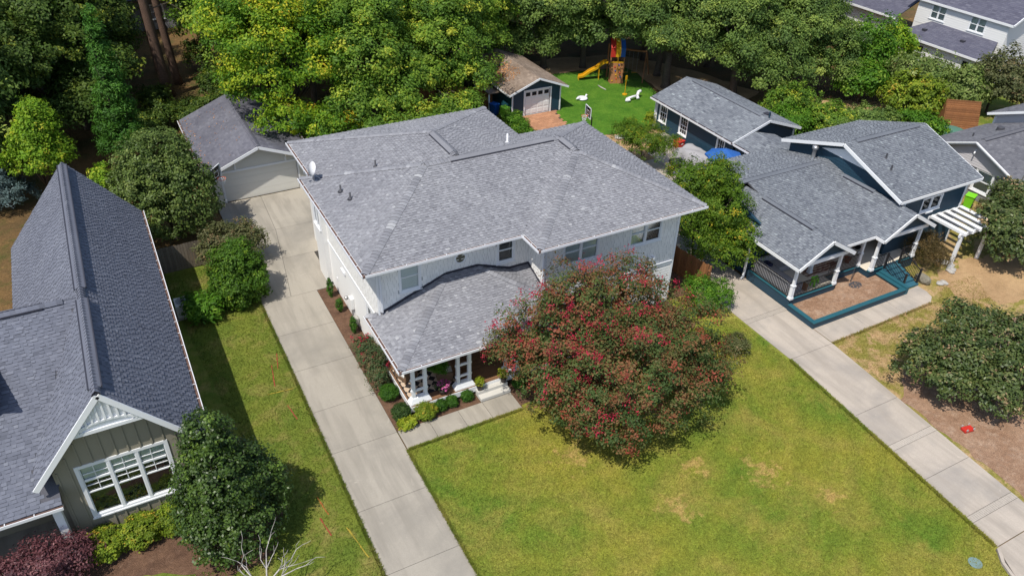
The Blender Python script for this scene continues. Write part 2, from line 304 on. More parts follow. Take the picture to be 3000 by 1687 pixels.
def tiles(faces, parent, mt, name, expo=.14, widths=(.11, .14, .17, .21), thick=(.008, .026), covers=(), skips=(), single=0, near=None, stuff='shingle_field', seed=3, lift=.004, butt=True, gap=0.):  # butt: near-black cut edges, shadow lines of the courses put into the colour
    rr = random.Random(seed); mb = MB(); cand = []; pinv = parent.matrix_basis.inverted()
    for face in faces:
        o, u, v, n = frame(face); P2 = [((Vector(p)-o).dot(u), (Vector(p)-o).dot(v)) for p in face]
        area = sum(P2[i][0]*P2[(i+1) % len(P2)][1]-P2[(i+1) % len(P2)][0]*P2[i][1] for i in range(len(P2)))
        if area < 0: P2 = P2[::-1]
        umin = min(p[0] for p in P2); umax = max(p[0] for p in P2); vmin = min(p[1] for p in P2); vmax = max(p[1] for p in P2)
        half = []
        for i in range(len(P2)):
            p, q = P2[i], P2[(i+1) % len(P2)]; a, b = q[1]-p[1], -(q[0]-p[0])
            if abs(a)+abs(b) > 1e-6: half.append((a, b, a*p[0]+b*p[1]))
        row = 0; v0 = vmin
        while v0 < vmax-.01:
            k_ = rr.randint(0, 1); v1 = min(v0+expo, vmax+.05); u0 = umin-rr.uniform(0, .3)
            while u0 < umax:
                wd = rr.choice(widths); u1 = u0+wd; r_ = [(u0+gap, v0), (u1, v0), (u1, v1), (u0+gap, v1)]
                full = all(a*p[0]+b*p[1] <= c_+1e-6 for a, b, c_ in half for p in r_); poly = r_
                if not full:
                    for a, b, c_ in half:
                        poly = clip_half(poly, a, b, c_)
                        if len(poly) < 3: break
                if len(poly) >= 3:
                    cu = sum(p[0] for p in poly)/len(poly); cv = sum(p[1] for p in poly)/len(poly); c3 = o+u*cu+v*cv; ok = True
                    for cz in covers:
                        if c3.z < cz(c3.x, c3.y)-.03: ok = False; break
                    if ok:
                        for x0, x1, z0, z1 in skips:
                            t_ = c3.x if abs(n.y) > .5 else c3.y
                            if x0 < t_ < x1 and z0 < c3.z < z1: ok = False; break
                    if ok:
                        tooth = (k_ % 2 == 0); th = (thick[1] if tooth else thick[0])*rr.uniform(.85, 1.15); tone = min(1, max(.08, rr.gauss(.57 if tooth else .43, .15)))
                        cand.append((o, u, v, n, poly, v0, expo, th, tone, full, wd, c3))
                u0 = u1; k_ += 1
            v0 += expo; row += 1
    singles = set()
    if single:
        near = near or CAM; idx = sorted((i for i, c_ in enumerate(cand) if c_[9]), key=lambda i: (cand[i][11]-near).length)[:single]; singles = set(idx)
        lib = {}
        for i in idx:
            o, u, v, n, poly, v0, ex, th, tone, full, wd, c3 = cand[i]; key = (wd, int(tone*5.99), 1 if th > sum(thick)/2 else 0)
            if key not in lib:
                b = MB(); a = max(.1, key[1]/5); h = thick[key[2]]
                wd = wd-gap; tp = [(0, 0, h), (wd, 0, h), (wd, ex, .002), (0, ex, .002)]
                b.poly(tp, a); b.poly([(0, 0, -.004), (wd, 0, -.004), (wd, 0, h), (0, 0, h)], 0. if butt else a); b.poly([(0, ex, 0), (0, 0, 0), (0, 0, h), (0, ex, .002)], a); b.poly([(wd, 0, 0), (wd, ex, 0), (wd, ex, .002), (wd, 0, h)], a)
                lib[key] = b.mesh(name, mt)
            ob = bpy.data.objects.new(name, lib[key]); link(ob, parent); q = o+u*poly[0][0]+v*poly[0][1]+n*lift
            mm = Matrix((u, v, n)).transposed().to_4x4(); mm.translation = q; ob.matrix_parent_inverse = pinv; ob.matrix_basis = mm
    for i, (o, u, v, n, poly, v0, ex, th, tone, full, wd, c3) in enumerate(cand):
        if i in singles: continue
        H = lambda p: lift+.002+(th-.002)*(1-(p[1]-v0)/ex)
        mb.poly([o+u*p[0]+v*p[1]+n*H(p) for p in poly], tone)
        for k in range(len(poly)):
            p, q = poly[k], poly[(k+1) % len(poly)]
            if abs(p[1]-v0) < 1e-6 and abs(q[1]-v0) < 1e-6 and abs(p[0]-q[0]) > .01:
                mb.poly([o+u*p[0]+v*p[1]+n*(lift-.004), o+u*q[0]+v*q[1]+n*(lift-.004), o+u*q[0]+v*q[1]+n*H(q), o+u*p[0]+v*p[1]+n*H(p)], 0. if butt else tone)
    if mb.f: mb.build(stuff, mt, parent, kind='stuff').matrix_parent_inverse = pinv
def hip(x0, x1, y0, y1, ze, s):
    W, D = x1-x0, y1-y0; A, B, C, E = (x0, y0, ze), (x1, y0, ze), (x1, y1, ze), (x0, y1, ze)
    if W >= D:
        h = D/2; zr = ze+s*h; L, Q = (x0+h, y0+h, zr), (x1-h, y0+h, zr)
        return [[A, B, Q, L], [B, C, Q], [C, E, L, Q], [E, A, L]]
    h = W/2; zr = ze+s*h; F, K = (x0+h, y0+h, zr), (x0+h, y1-h, zr)
    return [[A, B, F], [B, C, K, F], [C, E, K], [E, A, F, K]]
def gable_y(x0, x1, y0, y1, ze, zr, xr=None, ze2=None):    # ridge along y
    xr = (x0+x1)/2 if xr is None else xr; ze2 = ze if ze2 is None else ze2
    return [[(x0, y1, ze), (x0, y0, ze), (xr, y0, zr), (xr, y1, zr)], [(x1, y0, ze2), (x1, y1, ze2), (xr, y1, zr), (xr, y0, zr)]]
def gable_x(x0, x1, y0, y1, ze, zr, yr=None):
    yr = (y0+y1)/2 if yr is None else yr
    return [[(x0, y0, ze), (x1, y0, ze), (x1, yr, zr), (x0, yr, zr)], [(x1, y1, ze), (x0, y1, ze), (x0, yr, zr), (x1, yr, zr)]]
def roof_deck(name, faces, parent, mt, t=.1, drop=None, **k):
    mb = MB()
    for f in faces:
        o, u, v, n = frame(f); top = [Vector(p) for p in f]; bot = [p-Vector((0, 0, t)) for p in top]
        mb.poly(top); mb.poly(bot[::-1])
        for i in range(len(f)): j = (i+1) % len(f); mb.poly([bot[i], bot[j], top[j], top[i]])
    return mb.build(name, mt, parent, **k)
def caps(p, q, n1, n2, parent, mt, name='ridge_cap', step=.2, wd=.19, single=True, stuff='ridge_caps', th=.022):
    """overlapping bent cap shingles along a hip or ridge p->q (laid from p upward); n1,n2 normals of the two slopes"""
    p = Vector(p); q = Vector(q); d = (q-p).normalized(); n1 = Vector(n1).normalized(); n2 = Vector(n2).normalized()
    a = n1.cross(d).normalized(); b = n2.cross(d).normalized(); up_ = (n1+n2).normalized()
    if a.dot(n2) > 0: a = -a
    if b.dot(n1) > 0: b = -b
    L = (q-p).length; k = int(L/step); rr = random.Random(int(L*1000)); big = MB(); lib = {}
    def piece(mb, base, tone):
        prof = lambda s, h: [base+d*s+a*wd+n1*h*.8, base+d*s+a*wd*.45+n1*(h+.008), base+d*s+up_*(h+.012), base+d*s+b*wd*.45+n2*(h+.008), base+d*s+b*wd+n2*h*.8]
        A, B = prof(0, th+.03), prof(step*1.08, .03)
        for i in range(4): mb.poly([A[i], A[i+1], B[i+1], B[i]], tone)
        lo = prof(0, .0)  # butt and side edges near black, a shadow line painted under each cap
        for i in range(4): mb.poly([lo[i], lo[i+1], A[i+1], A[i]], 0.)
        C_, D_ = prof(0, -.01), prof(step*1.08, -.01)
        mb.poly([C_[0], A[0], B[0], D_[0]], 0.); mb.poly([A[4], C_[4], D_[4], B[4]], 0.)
    for i in range(k):
        base = p+d*(i*step); tone = min(1, max(.15, rr.gauss(.5, .17)))
        if single:
            key = int(tone*5.99)
            if key not in lib: mb = MB(); piece(mb, Vector((0, 0, 0)), max(.12, key/5)); lib[key] = mb.mesh(name, mt)
            ob = bpy.data.objects.new(name, lib[key]); link(ob, parent); ob.location = base
        else: piece(big, base, tone)
    if not single: big.build(stuff, mt, parent, kind='stuff')
def gutter(parent, pts, out, wd=.14, h=.11, hang=.9):
    """open trough along pts (list of 2 pts at the top outer line); out = outward unit vector"""
    p, q = Vector(pts[0]), Vector(pts[1]); o = Vector(out); d = (q-p).normalized(); z = Vector((0, 0, 1)); t = .014
    mb = MB(); b = lambda c0, c1: mb.hexa([p+c0[0]*o+c0[2]*z, p+c1[0]*o+c0[2]*z, q+c1[0]*o+c0[2]*z, q+c0[0]*o+c0[2]*z, p+c0[0]*o+c1[2]*z, p+c1[0]*o+c1[2]*z, q+c1[0]*o+c1[2]*z, q+c0[0]*o+c1[2]*z])
    b((wd-.032, 0, -h), (wd, 0, .012)); b((0, 0, -h-t), (wd-.034, 0, -h)); 
    g = mb.build('gutter', M['gutter'], parent)
    mb = MB(); b2 = MB(); b = lambda c0, c1, m_=mb: m_.hexa([p+c0[0]*o+c0[2]*z, p+c1[0]*o+c0[2]*z, q+c1[0]*o+c0[2]*z, q+c0[0]*o+c0[2]*z, p+c0[0]*o+c1[2]*z, p+c1[0]*o+c1[2]*z, q+c1[0]*o+c1[2]*z, q+c0[0]*o+c1[2]*z])
    b((.003, 0, -h+.002), (wd-.035, 0, -.02)); mb.build('leaf_litter', M['debris'], g)
    L = (q-p).length; n = int(L/hang)
    if hang:
        hb = MB(); hb.bar(Vector((0, 0, 0)), o*(wd-.002), .03, .012); me = hb.mesh('gutter_hanger', M['gutter'])
        for i in range(1, n): ob = bpy.data.objects.new('gutter_hanger', me); link(ob, g); ob.location = p+d*(L*i/n)+z*.006
    return g
def downspout(parent, x, y, z0, z1, r=.045, mt='gutter'):
    part('downspout', M[mt], parent, (x-r, x+r, y-r, y+r, z0, z1))
FR, LF, RT, BK = 0, -math.pi/2, math.pi/2, math.pi
def wall(name, parent, mt, origin, rz, W, z0, z1, holes=(), t=.16, **k):
    """wall in local frame: x along wall, front face at y=0 facing -y, body behind; holes (u0,u1,v0,v1)"""
    us = sorted({0, W, *[h[0] for h in holes], *[h[1] for h in holes]}); vs_ = sorted({z0, z1, *[h[2] for h in holes], *[h[3] for h in holes]}); mb = MB()
    for i in range(len(us)-1):
        run = None
        for j in range(len(vs_)-1):
            cu, cv = (us[i]+us[i+1])/2, (vs_[j]+vs_[j+1])/2; hole = any(h[0] < cu < h[1] and h[2] < cv < h[3] for h in holes)
            if not hole: run = [vs_[j], vs_[j+1]] if run is None else [run[0], vs_[j+1]]
            if run and (hole or j == len(vs_)-2): mb.box(us[i], us[i+1], 0, t, run[0], run[1]); run = None
    o = mb.build(name, mt, parent, **k); o.location = (origin[0], origin[1], origin[2] if len(origin) > 2 else 0); o.rotation_euler = (0, 0, rz); return o
def window(parent, loc, rz, w, h, trim=.1, rows=2, cols=1, mull=0, back='dark', slats=0, double=True, mt='trim', sill=True, depth=.09, sash=None):
    """framed opening; loc = centre of bottom edge on the wall face.  mull = number of extra vertical mullions"""
    mb = MB(); p = -.035
    mb.box(-w/2-trim, -w/2, p, .05, -trim, h+trim); mb.box(w/2, w/2+trim, p, .05, -trim, h+trim); mb.box(-w/2, w/2, p+.003, .05, h, h+trim); mb.box(-w/2, w/2, p+.003, .05, -trim, 0)
    if sill: mb.box(-w/2-trim-.03, w/2+trim+.03, p-.04, p-.002, -trim-.03, -trim+.03)
    for i in range(mull): x = -w/2+w*(i+1)/(mull+1); mb.box(x-.05, x+.05, p+.01, .05, 0, h)
    o = mb.build('window', M[mt], parent); o.location = loc; o.rotation_euler = (0, 0, rz); n = mull+1; s = MB(); f = .035
    for i in range(n):
        a, b = -w/2+w*i/n+(.05 if i else 0), -w/2+w*(i+1)/n-(.05 if i < mull else 0)
        s.box(a, a+f, .0, .04, 0, h); s.box(b-f, b, .0, .04, 0, h); s.box(a+f, b-f, 0, .04, 0, f); s.box(a+f, b-f, 0, .04, h-f, h)
        if double: s.box(a+f, b-f, -.008, .04, h*.48-.02, h*.48+.03)
        for k in range(1, cols): x = a+(b-a)*k/cols; s.box(x-.009, x+.009, .006, .034, f, h-f)
        if sash:
            for q in sash: s.box(a+f, b-f, .008, .032, h*q-.009, h*q+.009)
    s.build('sash', M[mt], o)
    g = part('pane', M['glass'], o, (-w/2+.005, w/2-.005, .045, .05, .005, h-.005))
    part('interior', M[back], o, (-w/2-.02, w/2+.02, depth+.06, depth+.1, -.02, h+.02))
    if slats:
        sp = h/slats*.47
        me = MB().hexa([(-w/2+.04, .053, -sp), (w/2-.04, .053, -sp), (w/2-.04, .09, sp-.012), (-w/2+.04, .09, sp-.012), (-w/2+.04, .053, -sp+.01), (w/2-.04, .053, -sp+.01), (w/2-.04, .09, sp), (-w/2+.04, .09, sp)]).mesh('slat', M['shutter'])
        for i in range(slats): ob = bpy.data.objects.new('slat', me); link(ob, o); ob.location = (0, 0, h*(i+.5)/slats)
    return o
def lap(parent, origin, rz, W, z0, z1, mt, h=.18, holes=(), t=.014, name='siding', stuff=True, gable=None):
    """horizontal lap boards on a wall face.  gable = (apex u, apex z) : boards shortened to the gable slope above z1"""
    rows = []; z = z0; top = z1 if gable is None else gable[1]
    while z < top-.02:
        zt = min(z+h, top); a, b = 0., W
        if z > z1 and gable: f = (z+h*.6-z1)/(top-z1); a, b = gable[0]*f, W-(W-gable[0])*f
        if b-a > .05:
            segs = [(a, b)]
            for u0, u1, v0, v1 in holes:
                if v0 < zt and v1 > z: segs = [s for (p, q) in segs for s in ((p, min(q, u0)), (max(p, u1), q)) if s[1]-s[0] > .02]
            for p, q in segs: rows.append((p, q, z, zt))
        z += h
    if stuff:
        mb = MB()
        for p, q, a, b in rows: mb.hexa([(p, -t-.004, a), (q, -t-.004, a), (q, -.001, a), (p, -.001, a), (p, -.006, b), (q, -.006, b), (q, -.001, b), (p, -.001, b)])
        o = mb.build(name, mt, parent, kind='stuff'); o.location = (*origin[:2], 0); o.rotation_euler = (0, 0, rz)
    else:
        for p, q, a, b in rows:
            mb = MB().hexa([(p, -t-.004, a), (q, -t-.004, a), (q, -.001, a), (p, -.001, a), (p, -.006, b), (q, -.006, b), (q, -.001, b), (p, -.001, b)])
            o = mb.build(name, mt, parent); o.location = (*origin[:2], 0); o.rotation_euler = (0, 0, rz)
def prism(name, parent, mt, tri, thick_vec, **k):
    a = [Vector(p) for p in tri]; d = Vector(thick_vec); b = [p+d for p in a]; mb = MB(); n = len(a)
    mb.poly(a); mb.poly(b[::-1])
    for i in range(n): j = (i+1) % n; mb.poly([a[j], a[i], b[i], b[j]])
    return mb.build(name, mt, parent, **k)
# ------------------------------------------------------------------ ground, drives, beds
def st(o): o['kind'] = 'structure'; return o
sheet('ground', [(-400, -300), (500, -300), (500, 600), (-400, 600)], -.04, M['forest'], kind='structure')
sheet('front_lawn', [(7.6, -4), (7.8, 23.05), (13.6, 23.05), (14, 27), (26.5, 27), (27.6, 25), (27.55, 20), (26.6, 8), (25.8, 6.9), (25.7, -4)], -.008, M['lawn'], kind='structure')
sheet('side_lawn', [(-14, -4), (4.85, -4), (4.85, 42), (-1, 42), (-1, 24), (-14, 24)], -.012, M['lawn_left'], kind='structure')
sheet('neighbour_yard', [(29.4, 5), (80, 5), (80, 32), (50, 32), (40, 28), (30.2, 26)], -.012, M['patchy'], kind='structure')
sheet('bare_dirt', [(40.2, 20.3), (41.2, 22.2), (45, 22.2), (50, 21), (49, 18), (45, 17.4), (42, 18.6)], -.006, M['dirt'], amp=.35, step=.6, seed=4, kind='structure')
sheet('wood_chip_bed', [(29.9, 10.2), (30.1, 15.4), (31.6, 16.6), (37, 18.2), (45, 16.5), (45, 6), (36, 4), (29.6, 6)], -.002, M['chips'], amp=.12, step=.4, seed=5, kind='structure')
sheet('mulch_bed', [(-9, 22), (-4.5, 22.1), (-2.4, 21.3), (-.6, 20.1), (1.2, 20.3), (2.3, 22.1), (1.5, 24.1), (-9, 24.1)], -.004, M['mulch'], amp=.12, step=.35, seed=6, kind='structure')
sheet('back_garden', [(12, 44), (31, 44), (31, 62), (20, 64), (12, 60)], -.01, M['lawn_left'], kind='structure')
sheet('side_garden', [(24.8, 24.2), (27.6, 24.2), (27.7, 40), (33, 47), (24.8, 47)], -.009, M['mulch'], kind='structure')
sheet('artificial_turf', [(33.05, 53.0), (32.35, 50.2), (32.2, 46.5), (34.1, 47.2), (37, 46.7), (39.4, 47.5), (43.45, 53), (43.95, 55), (44.7, 57.6), (44.5, 59.5), (38.25, 60.5), (34.0, 61.5), (33.6, 53.0)], .004, M['turf'], kind='structure')
sheet('patio_dirt', [(32.5, 46.6), (34.1, 47.2), (37, 46.7), (38.6, 47), (38.6, 43), (34, 41), (31, 43)], -.002, M['dirt'], amp=.15, step=.5, kind='structure')
sheet('play_dirt', [(33, 61.5), (38.3, 60.6), (44.6, 59.6), (44.8, 57.5), (43.6, 53), (48, 47.5), (52, 49), (50, 56), (46, 63), (36, 65)], -.004, M['dirt'], amp=.3, step=.8, kind='structure')
sheet('path', [(50, 45), (57, 40.5), (60, 40), (60, 43), (54, 46.2)], -.003, M['dirt'], amp=.3, step=.7, kind='structure')
sheet('far_lawn', [(56, 30), (75, 30), (72, 42), (60, 42), (55, 41)], -.006, M['lawn_left'], amp=.3, step=.9, kind='structure')
sheet('gravel_drive', [(16, 77), (22, 76), (25, 92), (17, 96)], -.005, M['conc_warm'], amp=.3, step=.9, kind='structure')
BARE = [(21.0, 14.9, 2.0), (15.4, 15.3, 1.9), (14.2, 19.8, 1.8), (17.8, 16.3, 1.7), (12.0, 17.0, 1.2), (23.0, 12.2, 1.6)]
def slabs(root, quads, mt, top=.02, gap=.009, name='slab'):
    for q in quads:
        cx = sum(p[0] for p in q)/len(q); cy = sum(p[1] for p in q)/len(q); mb = MB(); n = len(q); P = []
        for x, y in q:
            dx, dy = x-cx, y-cy; P.append((x-math.copysign(gap, dx), y-math.copysign(gap, dy)))
        a = rnd.random(); B = [(x, y, -.06) for x, y in P]; T = [(x, y, top) for x, y in P]
        if sum(P[i][0]*P[(i+1) % n][1]-P[(i+1) % n][0]*P[i][1] for i in range(n)) < 0: B.reverse(); T.reverse()
        mb.poly(T, a); mb.poly(B[::-1], a)
        for i in range(n): j = (i+1) % n; mb.poly([B[i], B[j], T[j], T[i]], a)
        mb.build(name, mt, root, bevel=.006)
drive = sheet('driveway', [(4.79, -4), (7.79, -4), (7.79, 36.4), (8.8, 36.4), (8.8, 38), (11.2, 42), (11.4, 48.6), (4.8, 48.6)], -.003, M['soil'], kind='structure')
ys = [-4, 1.5, 4.7, 7.9, 11.1, 14.3, 17.55, 20.77, 24.24, 27.06, 30.18, 33.25, 36.45]
q = [[(4.76, a), (7.82, a), (7.82, b), (4.76, b)] for a, b in zip(ys, ys[1:])]
q += [[(4.76, 36.45), (6.38, 36.45), (6.95, 40.4), (4.76, 40.4)], [(4.76, 40.4), (6.95, 40.4), (7.42, 43.9), (4.76, 43.9)], [(4.76, 43.9), (7.42, 43.9), (7.62, 48.62), (4.76, 48.62)],
      [(6.38, 36.45), (8.83, 36.45), (8.83, 40.4), (6.95, 40.4)], [(6.95, 40.4), (9.1, 40.4), (10.2, 43.9), (7.42, 43.9)], [(7.42, 43.9), (10.2, 43.9), (11.4, 48.62), (7.62, 48.62)]]
slabs(drive, q, M['conc'])
walk = sheet('front_walk', [(7.9, 23.05), (13.5, 23.05), (13.5, 24.25), (7.9, 24.25)], -.002, M['soil'], kind='structure')
xs = [7.86, 9.35, 10.8, 12.05, 13.56]
slabs(walk, [[(a, 23.04), (b, 23.04), (b, 24.27), (a, 24.27)] for a, b in zip(xs, xs[1:])], M['conc'])
sheet('entry_mulch', [(7.83, 24.28), (12.0, 24.28), (12.0, 25.3), (8.9, 25.3), (8.9, 36.42), (7.83, 36.42)], .003, M['mulch'], kind='structure')
sheet('tree_mulch', [(13.57, 23.3), (14.4, 23.25), (16.5, 24.1), (20, 24.4), (24.9, 24.5), (24.9, 27.1), (13.57, 27.1)], .002, M['mulch'], amp=.08, step=.3, seed=9, kind='structure')
# neighbour's drive with stamped bands
nd = sheet('neighbour_driveway', [(27.5, 39.9), (27.5, 24.9), (27.5, 20.1), (26.55, 8.0), (29.35, 8.0), (30.26, 20.1), (30.28, 27), (30.28, 39.9)], -.004, M['soil'], kind='structure')
def dx(y): return (27.42-(20.1-y)*.078 if y < 20.1 else 27.42), (30.36-(20.1-y)*.075 if y < 20.1 else 30.36)
bands = [9.3, 13.5, 23.5]; ys = [7.95, 9.14, 9.46, 11.58, 13.34, 13.66, 15.7, 20.1, 23.34, 23.66, 27.5, 33, 40]
q = []
for a, b in zip(ys, ys[1:]):
    if b-a > .5: q.append([(dx(a)[0], a), (dx(a)[1], a), (dx(b)[1], b), (dx(b)[0], b)])
slabs(nd, q, M['conc_warm'])
for yb_ in bands:
    x0, x1 = dx(yb_); n = 26; wd = (x1-x0)/n
    me = MB().box(-wd/2+.006, wd/2-.006, -.152, .152, -.05, .014).mesh('brick', M['conc_dk'])
    for i in range(n): o = bpy.data.objects.new('brick', me); link(o, nd); o.location = (x0+wd*(i+.5), yb_, .002+rnd.uniform(0, .006))
nw = sheet('neighbour_walk', [(30.4, 20.15), (38.1, 20.2), (38.6, 21.6), (30.4, 21.4)], -.003, M['soil'], kind='structure')
slabs(nw, [[(30.4, 20.12), (33.2, 20.15), (33.2, 21.6), (30.4, 21.55)], [(33.2, 20.15), (36, 20.2), (36, 21.6), (33.2, 21.6)], [(36, 20.2), (38.2, 20.25), (38.75, 20.6), (38.95, 21.1), (38.95, 21.75), (36, 21.6)]], M['conc_warm'])
ap = sheet('street_apron', [(26.3, 7.9), (29.6, 7.9), (33, 4), (33, -6), (25.3, -6), (25.7, 6.8)], -.003, M['soil'], kind='structure')
slabs(ap, [[(26.45, 7.93), (29.5, 7.93), (31.5, 5), (31.5, -3), (25.75, -3), (25.78, 6.6)]], M['conc_warm'])
kb = MB()
kp = [(26.38, 7.85), (25.95, 7.35), (25.7, 6.7), (25.62, 5.5), (25.6, 2)]
for a, b in zip(kp, kp[1:]): kb.bar((*a, .03), (*b, .03), .13, .15)
st(kb.build('kerb', M['conc_warm']))
pv = sheet('brick_pad', [(28.4, 53.2), (33.0, 53.0), (32.35, 50.2), (32.2, 44), (28.4, 44)], -.002, M['soil'], kind='structure')
me = MB().box(-.225, .225, -.14, .14, -.05, .018).mesh('paver', M['paver']); r_ = 0; y = 49.2; cnt = 0
mes = [MB().box(-.225, .225, -.14, .14, -.05, .018, a).mesh('paver', M['paver']) for a in (0, .25, .5, .75, 1)]
while y < 53.05 and cnt < 300:
    x = 29.0+(.23 if r_ % 2 else 0); xe = 32.2+(y-49.2)*.2
    while x < xe:
        o = bpy.data.objects.new('paver', rnd.choice(mes)); link(o, pv); o.location = (x, y, rnd.uniform(-.003, .003)); x += .465; cnt += 1
    y += .292; r_ += 1
pd = sheet('patio', [(33.8, 36), (38.7, 35.4), (38.7, 45.5), (36.8, 45.5), (36, 42), (33.8, 40.5)], -.001, M['soil'], kind='structure')
slabs(pd, [[(34+i*1.2, 36+j*1.2), (35.2+i*1.2, 36+j*1.2), (35.2+i*1.2, 37.2+j*1.2), (34+i*1.2, 37.2+j*1.2)] for i in range(4) for j in range(8) if not (i == 0 and j > 4) and not (i == 1 and j > 5)], M['conc_warm'], top=.012)
# ------------------------------------------------------------------ main white house
H = empty('white_house', (8.85, 28.53, 0), label='large two-storey white shingled house with grey hip roof and front porch', cat='house')
def loc0(root):                        # parts are authored in world coordinates
    root.location = (0, 0, 0)
loc0(H)
ZE, S_ = 6.27, .394
x0, x1, y0, y1 = 8.06, 25.68, 27.74, 37.79
A_ = hip(x0, x1, y0, y1, ZE, S_); fA = [A_[0], A_[2], A_[3]]
B_ = hip(15.93, 25.68, 26.19, 37.79, ZE, S_); fB = [B_[0], B_[1], B_[3]]
fC = [[(8.65, 42.4, ZE), (8.65, 32.95, ZE), (14.87, 32.95, 8.285), (14.87, 36.18, 8.285)], [(21.1, 32.95, ZE), (21.1, 42.4, ZE), (14.87, 36.18, 8.285), (14.87, 32.95, 8.285)], [(21.1, 42.4, ZE), (8.65, 42.4, ZE), (14.87, 36.18, 8.285)]]
roof = roof_deck('roof', fA+fB+fC, H, M['deck'], .05)
cA, cB, cC = cover(fA), cover(fB), cover(fC)
tiles(fA, roof, M['sh_main'], 'shingle', covers=(cB, cC), seed=1); tiles(fB, roof, M['sh_main'], 'shingle', covers=(cA, cC), seed=2); tiles(fC, roof, M['sh_main'], 'shingle', covers=(cA, cB), seed=3)
nF, nL, nR, nB = (0, -S_, 1), (-S_, 0, 1), (S_, 0, 1), (0, S_, 1); e = .01; n3L, n3R, n3B = (-.324, 0, 1), (.324, 0, 1), (0, .324, 1)
h = (y1-y0)/2; zr = ZE+S_*h; rl = (x0+h, y0+h, zr); rw = (20.805, 31.065, ZE+S_*4.875)
caps((x0, y0, ZE), rl, nF, nL, roof, M['sh_main']); caps((15.93, 26.19, ZE), rw, nF, nL, roof, M['sh_main']); caps((25.68, 26.19, ZE), rw, nF, nR, roof, M['sh_main'])
caps((x0, y1, ZE), rl, nB, nL, roof, M['sh_main'], single=False); caps((25.68, y1, ZE), (20.65, 32.765, zr), nB, nR, roof, M['sh_main'], single=False)
caps(rl, (20.7, 32.765, zr), nF, nB, roof, M['sh_main'], single=False); caps(rw, (20.8, 32.6, 8.2), nL, nR, roof, M['sh_main'], single=False)
caps((8.65, 42.4, ZE), (14.87, 36.18, 8.285), n3L, n3B, roof, M['sh_main'], single=False); caps((21.1, 42.4, ZE), (14.87, 36.18, 8.285), n3R, n3B, roof, M['sh_main'], single=False)
caps((14.87, 33.0, 8.29), (14.87, 36.2, 8.29), n3L, n3R, roof, M['sh_main'], single=False)
# raised ridge vents
def ridge_vent(p, q, parent, wdt=.2, hgt=.07, mt='sh_main'):
    p, q = Vector(p), Vector(q); d = (q-p).normalized(); s = d.cross(Vector((0, 0, 1)))*wdt; z = Vector((0, 0, hgt)); dn = Vector((0, 0, -.09))
    mb = MB()
    for sg in (1, -1): mb.hexa([p+s*sg+dn-z*.2, q+s*sg+dn-z*.2, q+s*sg+dn+z*.8, p+s*sg+dn+z*.8, p+dn, q+dn, q+z, p+z] if sg > 0 else [q+s*sg+dn-z*.2, p+s*sg+dn-z*.2, p+s*sg+dn+z*.8, q+s*sg+dn+z*.8, q+dn, p+dn, p+z, q+z], .35)
    v = mb.build('ridge_vent', M[mt], parent)
    k = MB()
    for sg in (1, -1): k.bar(p+s*sg*1.07+dn*.85, q+s*sg*1.07+dn*.85, .04, .07)
    k.build('vent_gap_shade', M['flash'], v)  # solid dark bars stand in for the shadow gap along the vent edges
ridge_vent((14.4, 32.765, zr+.03), (20.3, 32.765, zr+.03), roof); ridge_vent((14.87, 33.3, 8.33), (14.87, 35.9, 8.33), roof); ridge_vent((20.8, 31.4, 8.22), (20.8, 32.6, 8.24), roof)
def fascia(parent, x0, x1, y0, y1, z0, z1, mt='trim'): return part('fascia', M[mt], parent, (x0-.012, x1+.012, y0-.012, y1+.012, z0, z1))
fascia(roof, x0, x1, y0, y1, ZE-.2, ZE-.006); fascia(roof, 15.93, 25.68, 26.19, 27.7, ZE-.203, ZE-.009); fascia(roof, 8.65, 21.1, 37.83, 42.4, ZE-.203, ZE-.009)
gutter(roof, ((x0-.012, y1, ZE-.01), (x0-.012, y0-.14, ZE-.01)), (-1, 0, 0)); gutter(roof, ((x0+.0, y0-.012, ZE-.01), (15.93-.15, y0-.012, ZE-.01)), (0, -1, 0))
gutter(roof, ((15.918, y0-.15, ZE-.012), (15.918, 26.19-.14, ZE-.012)), (-1, 0, 0), hang=.6); gutter(roof, ((15.93, 26.178, ZE-.014), (25.70, 26.178, ZE-.014)), (0, -1, 0))
gutter(roof, ((8.638, 42.4, ZE-.012), (8.638, 38.0, ZE-.012)), (-1, 0, 0))
for x, y, z, t in ((9.27, 34.55, 6.8, .3), (9.42, 33.5, 6.86, .3), (11.5, 35.6, 7.19, .35), (18.8, 34.9, 7.42, .5)):
    b = MB(); b.lathe(x, y, [(.16, z-.06), (.1, z+.03), (.05, z+.06), (.05, z+t), (.0, z+t)], 10); b.build('vent_pipe', M['lead'] if t < .4 else M['gutter'], roof, smooth=True)
# porch roof
PZ = 3.1
fP = [[(8.33, 24.63, PZ), (17.74, 24.63, PZ), (13.87, 28.5, 4.59), (12.2, 28.5, 4.59)], [(8.33, 28.5, PZ), (8.33, 24.63, PZ), (12.2, 28.5, 4.59)], [(8.33, 29.02, PZ), (8.33, 28.5, PZ), (8.85, 28.5, 3.3)], [(8.84, 29.02, PZ), (8.33, 29.02, PZ), (8.84, 28.51, 3.3)], [(17.74, 24.63, PZ), (17.74, 28.5, PZ), (13.87, 28.5, 4.59)]]
fQ = [[(14.9, 26.3, PZ+.004), (20.2, 26.3, PZ+.004), (20.2, 28.5, 3.93), (14.9, 28.5, 3.93)]]
proof = roof_deck('porch_roof', fP+fQ, H, M['deck'], .05)
cP, cQ = cover(fP), cover(fQ); blk = lambda x, y: 9. if (x > 16.74 and y > 27.0) or y > 28.6 and x > 8.86 else -9.
tiles(fP, proof, M['sh_main'], 'shingle', covers=(cQ, blk), single=300, seed=5); tiles(fQ, proof, M['sh_main'], 'shingle', covers=(cP, blk), seed=6)
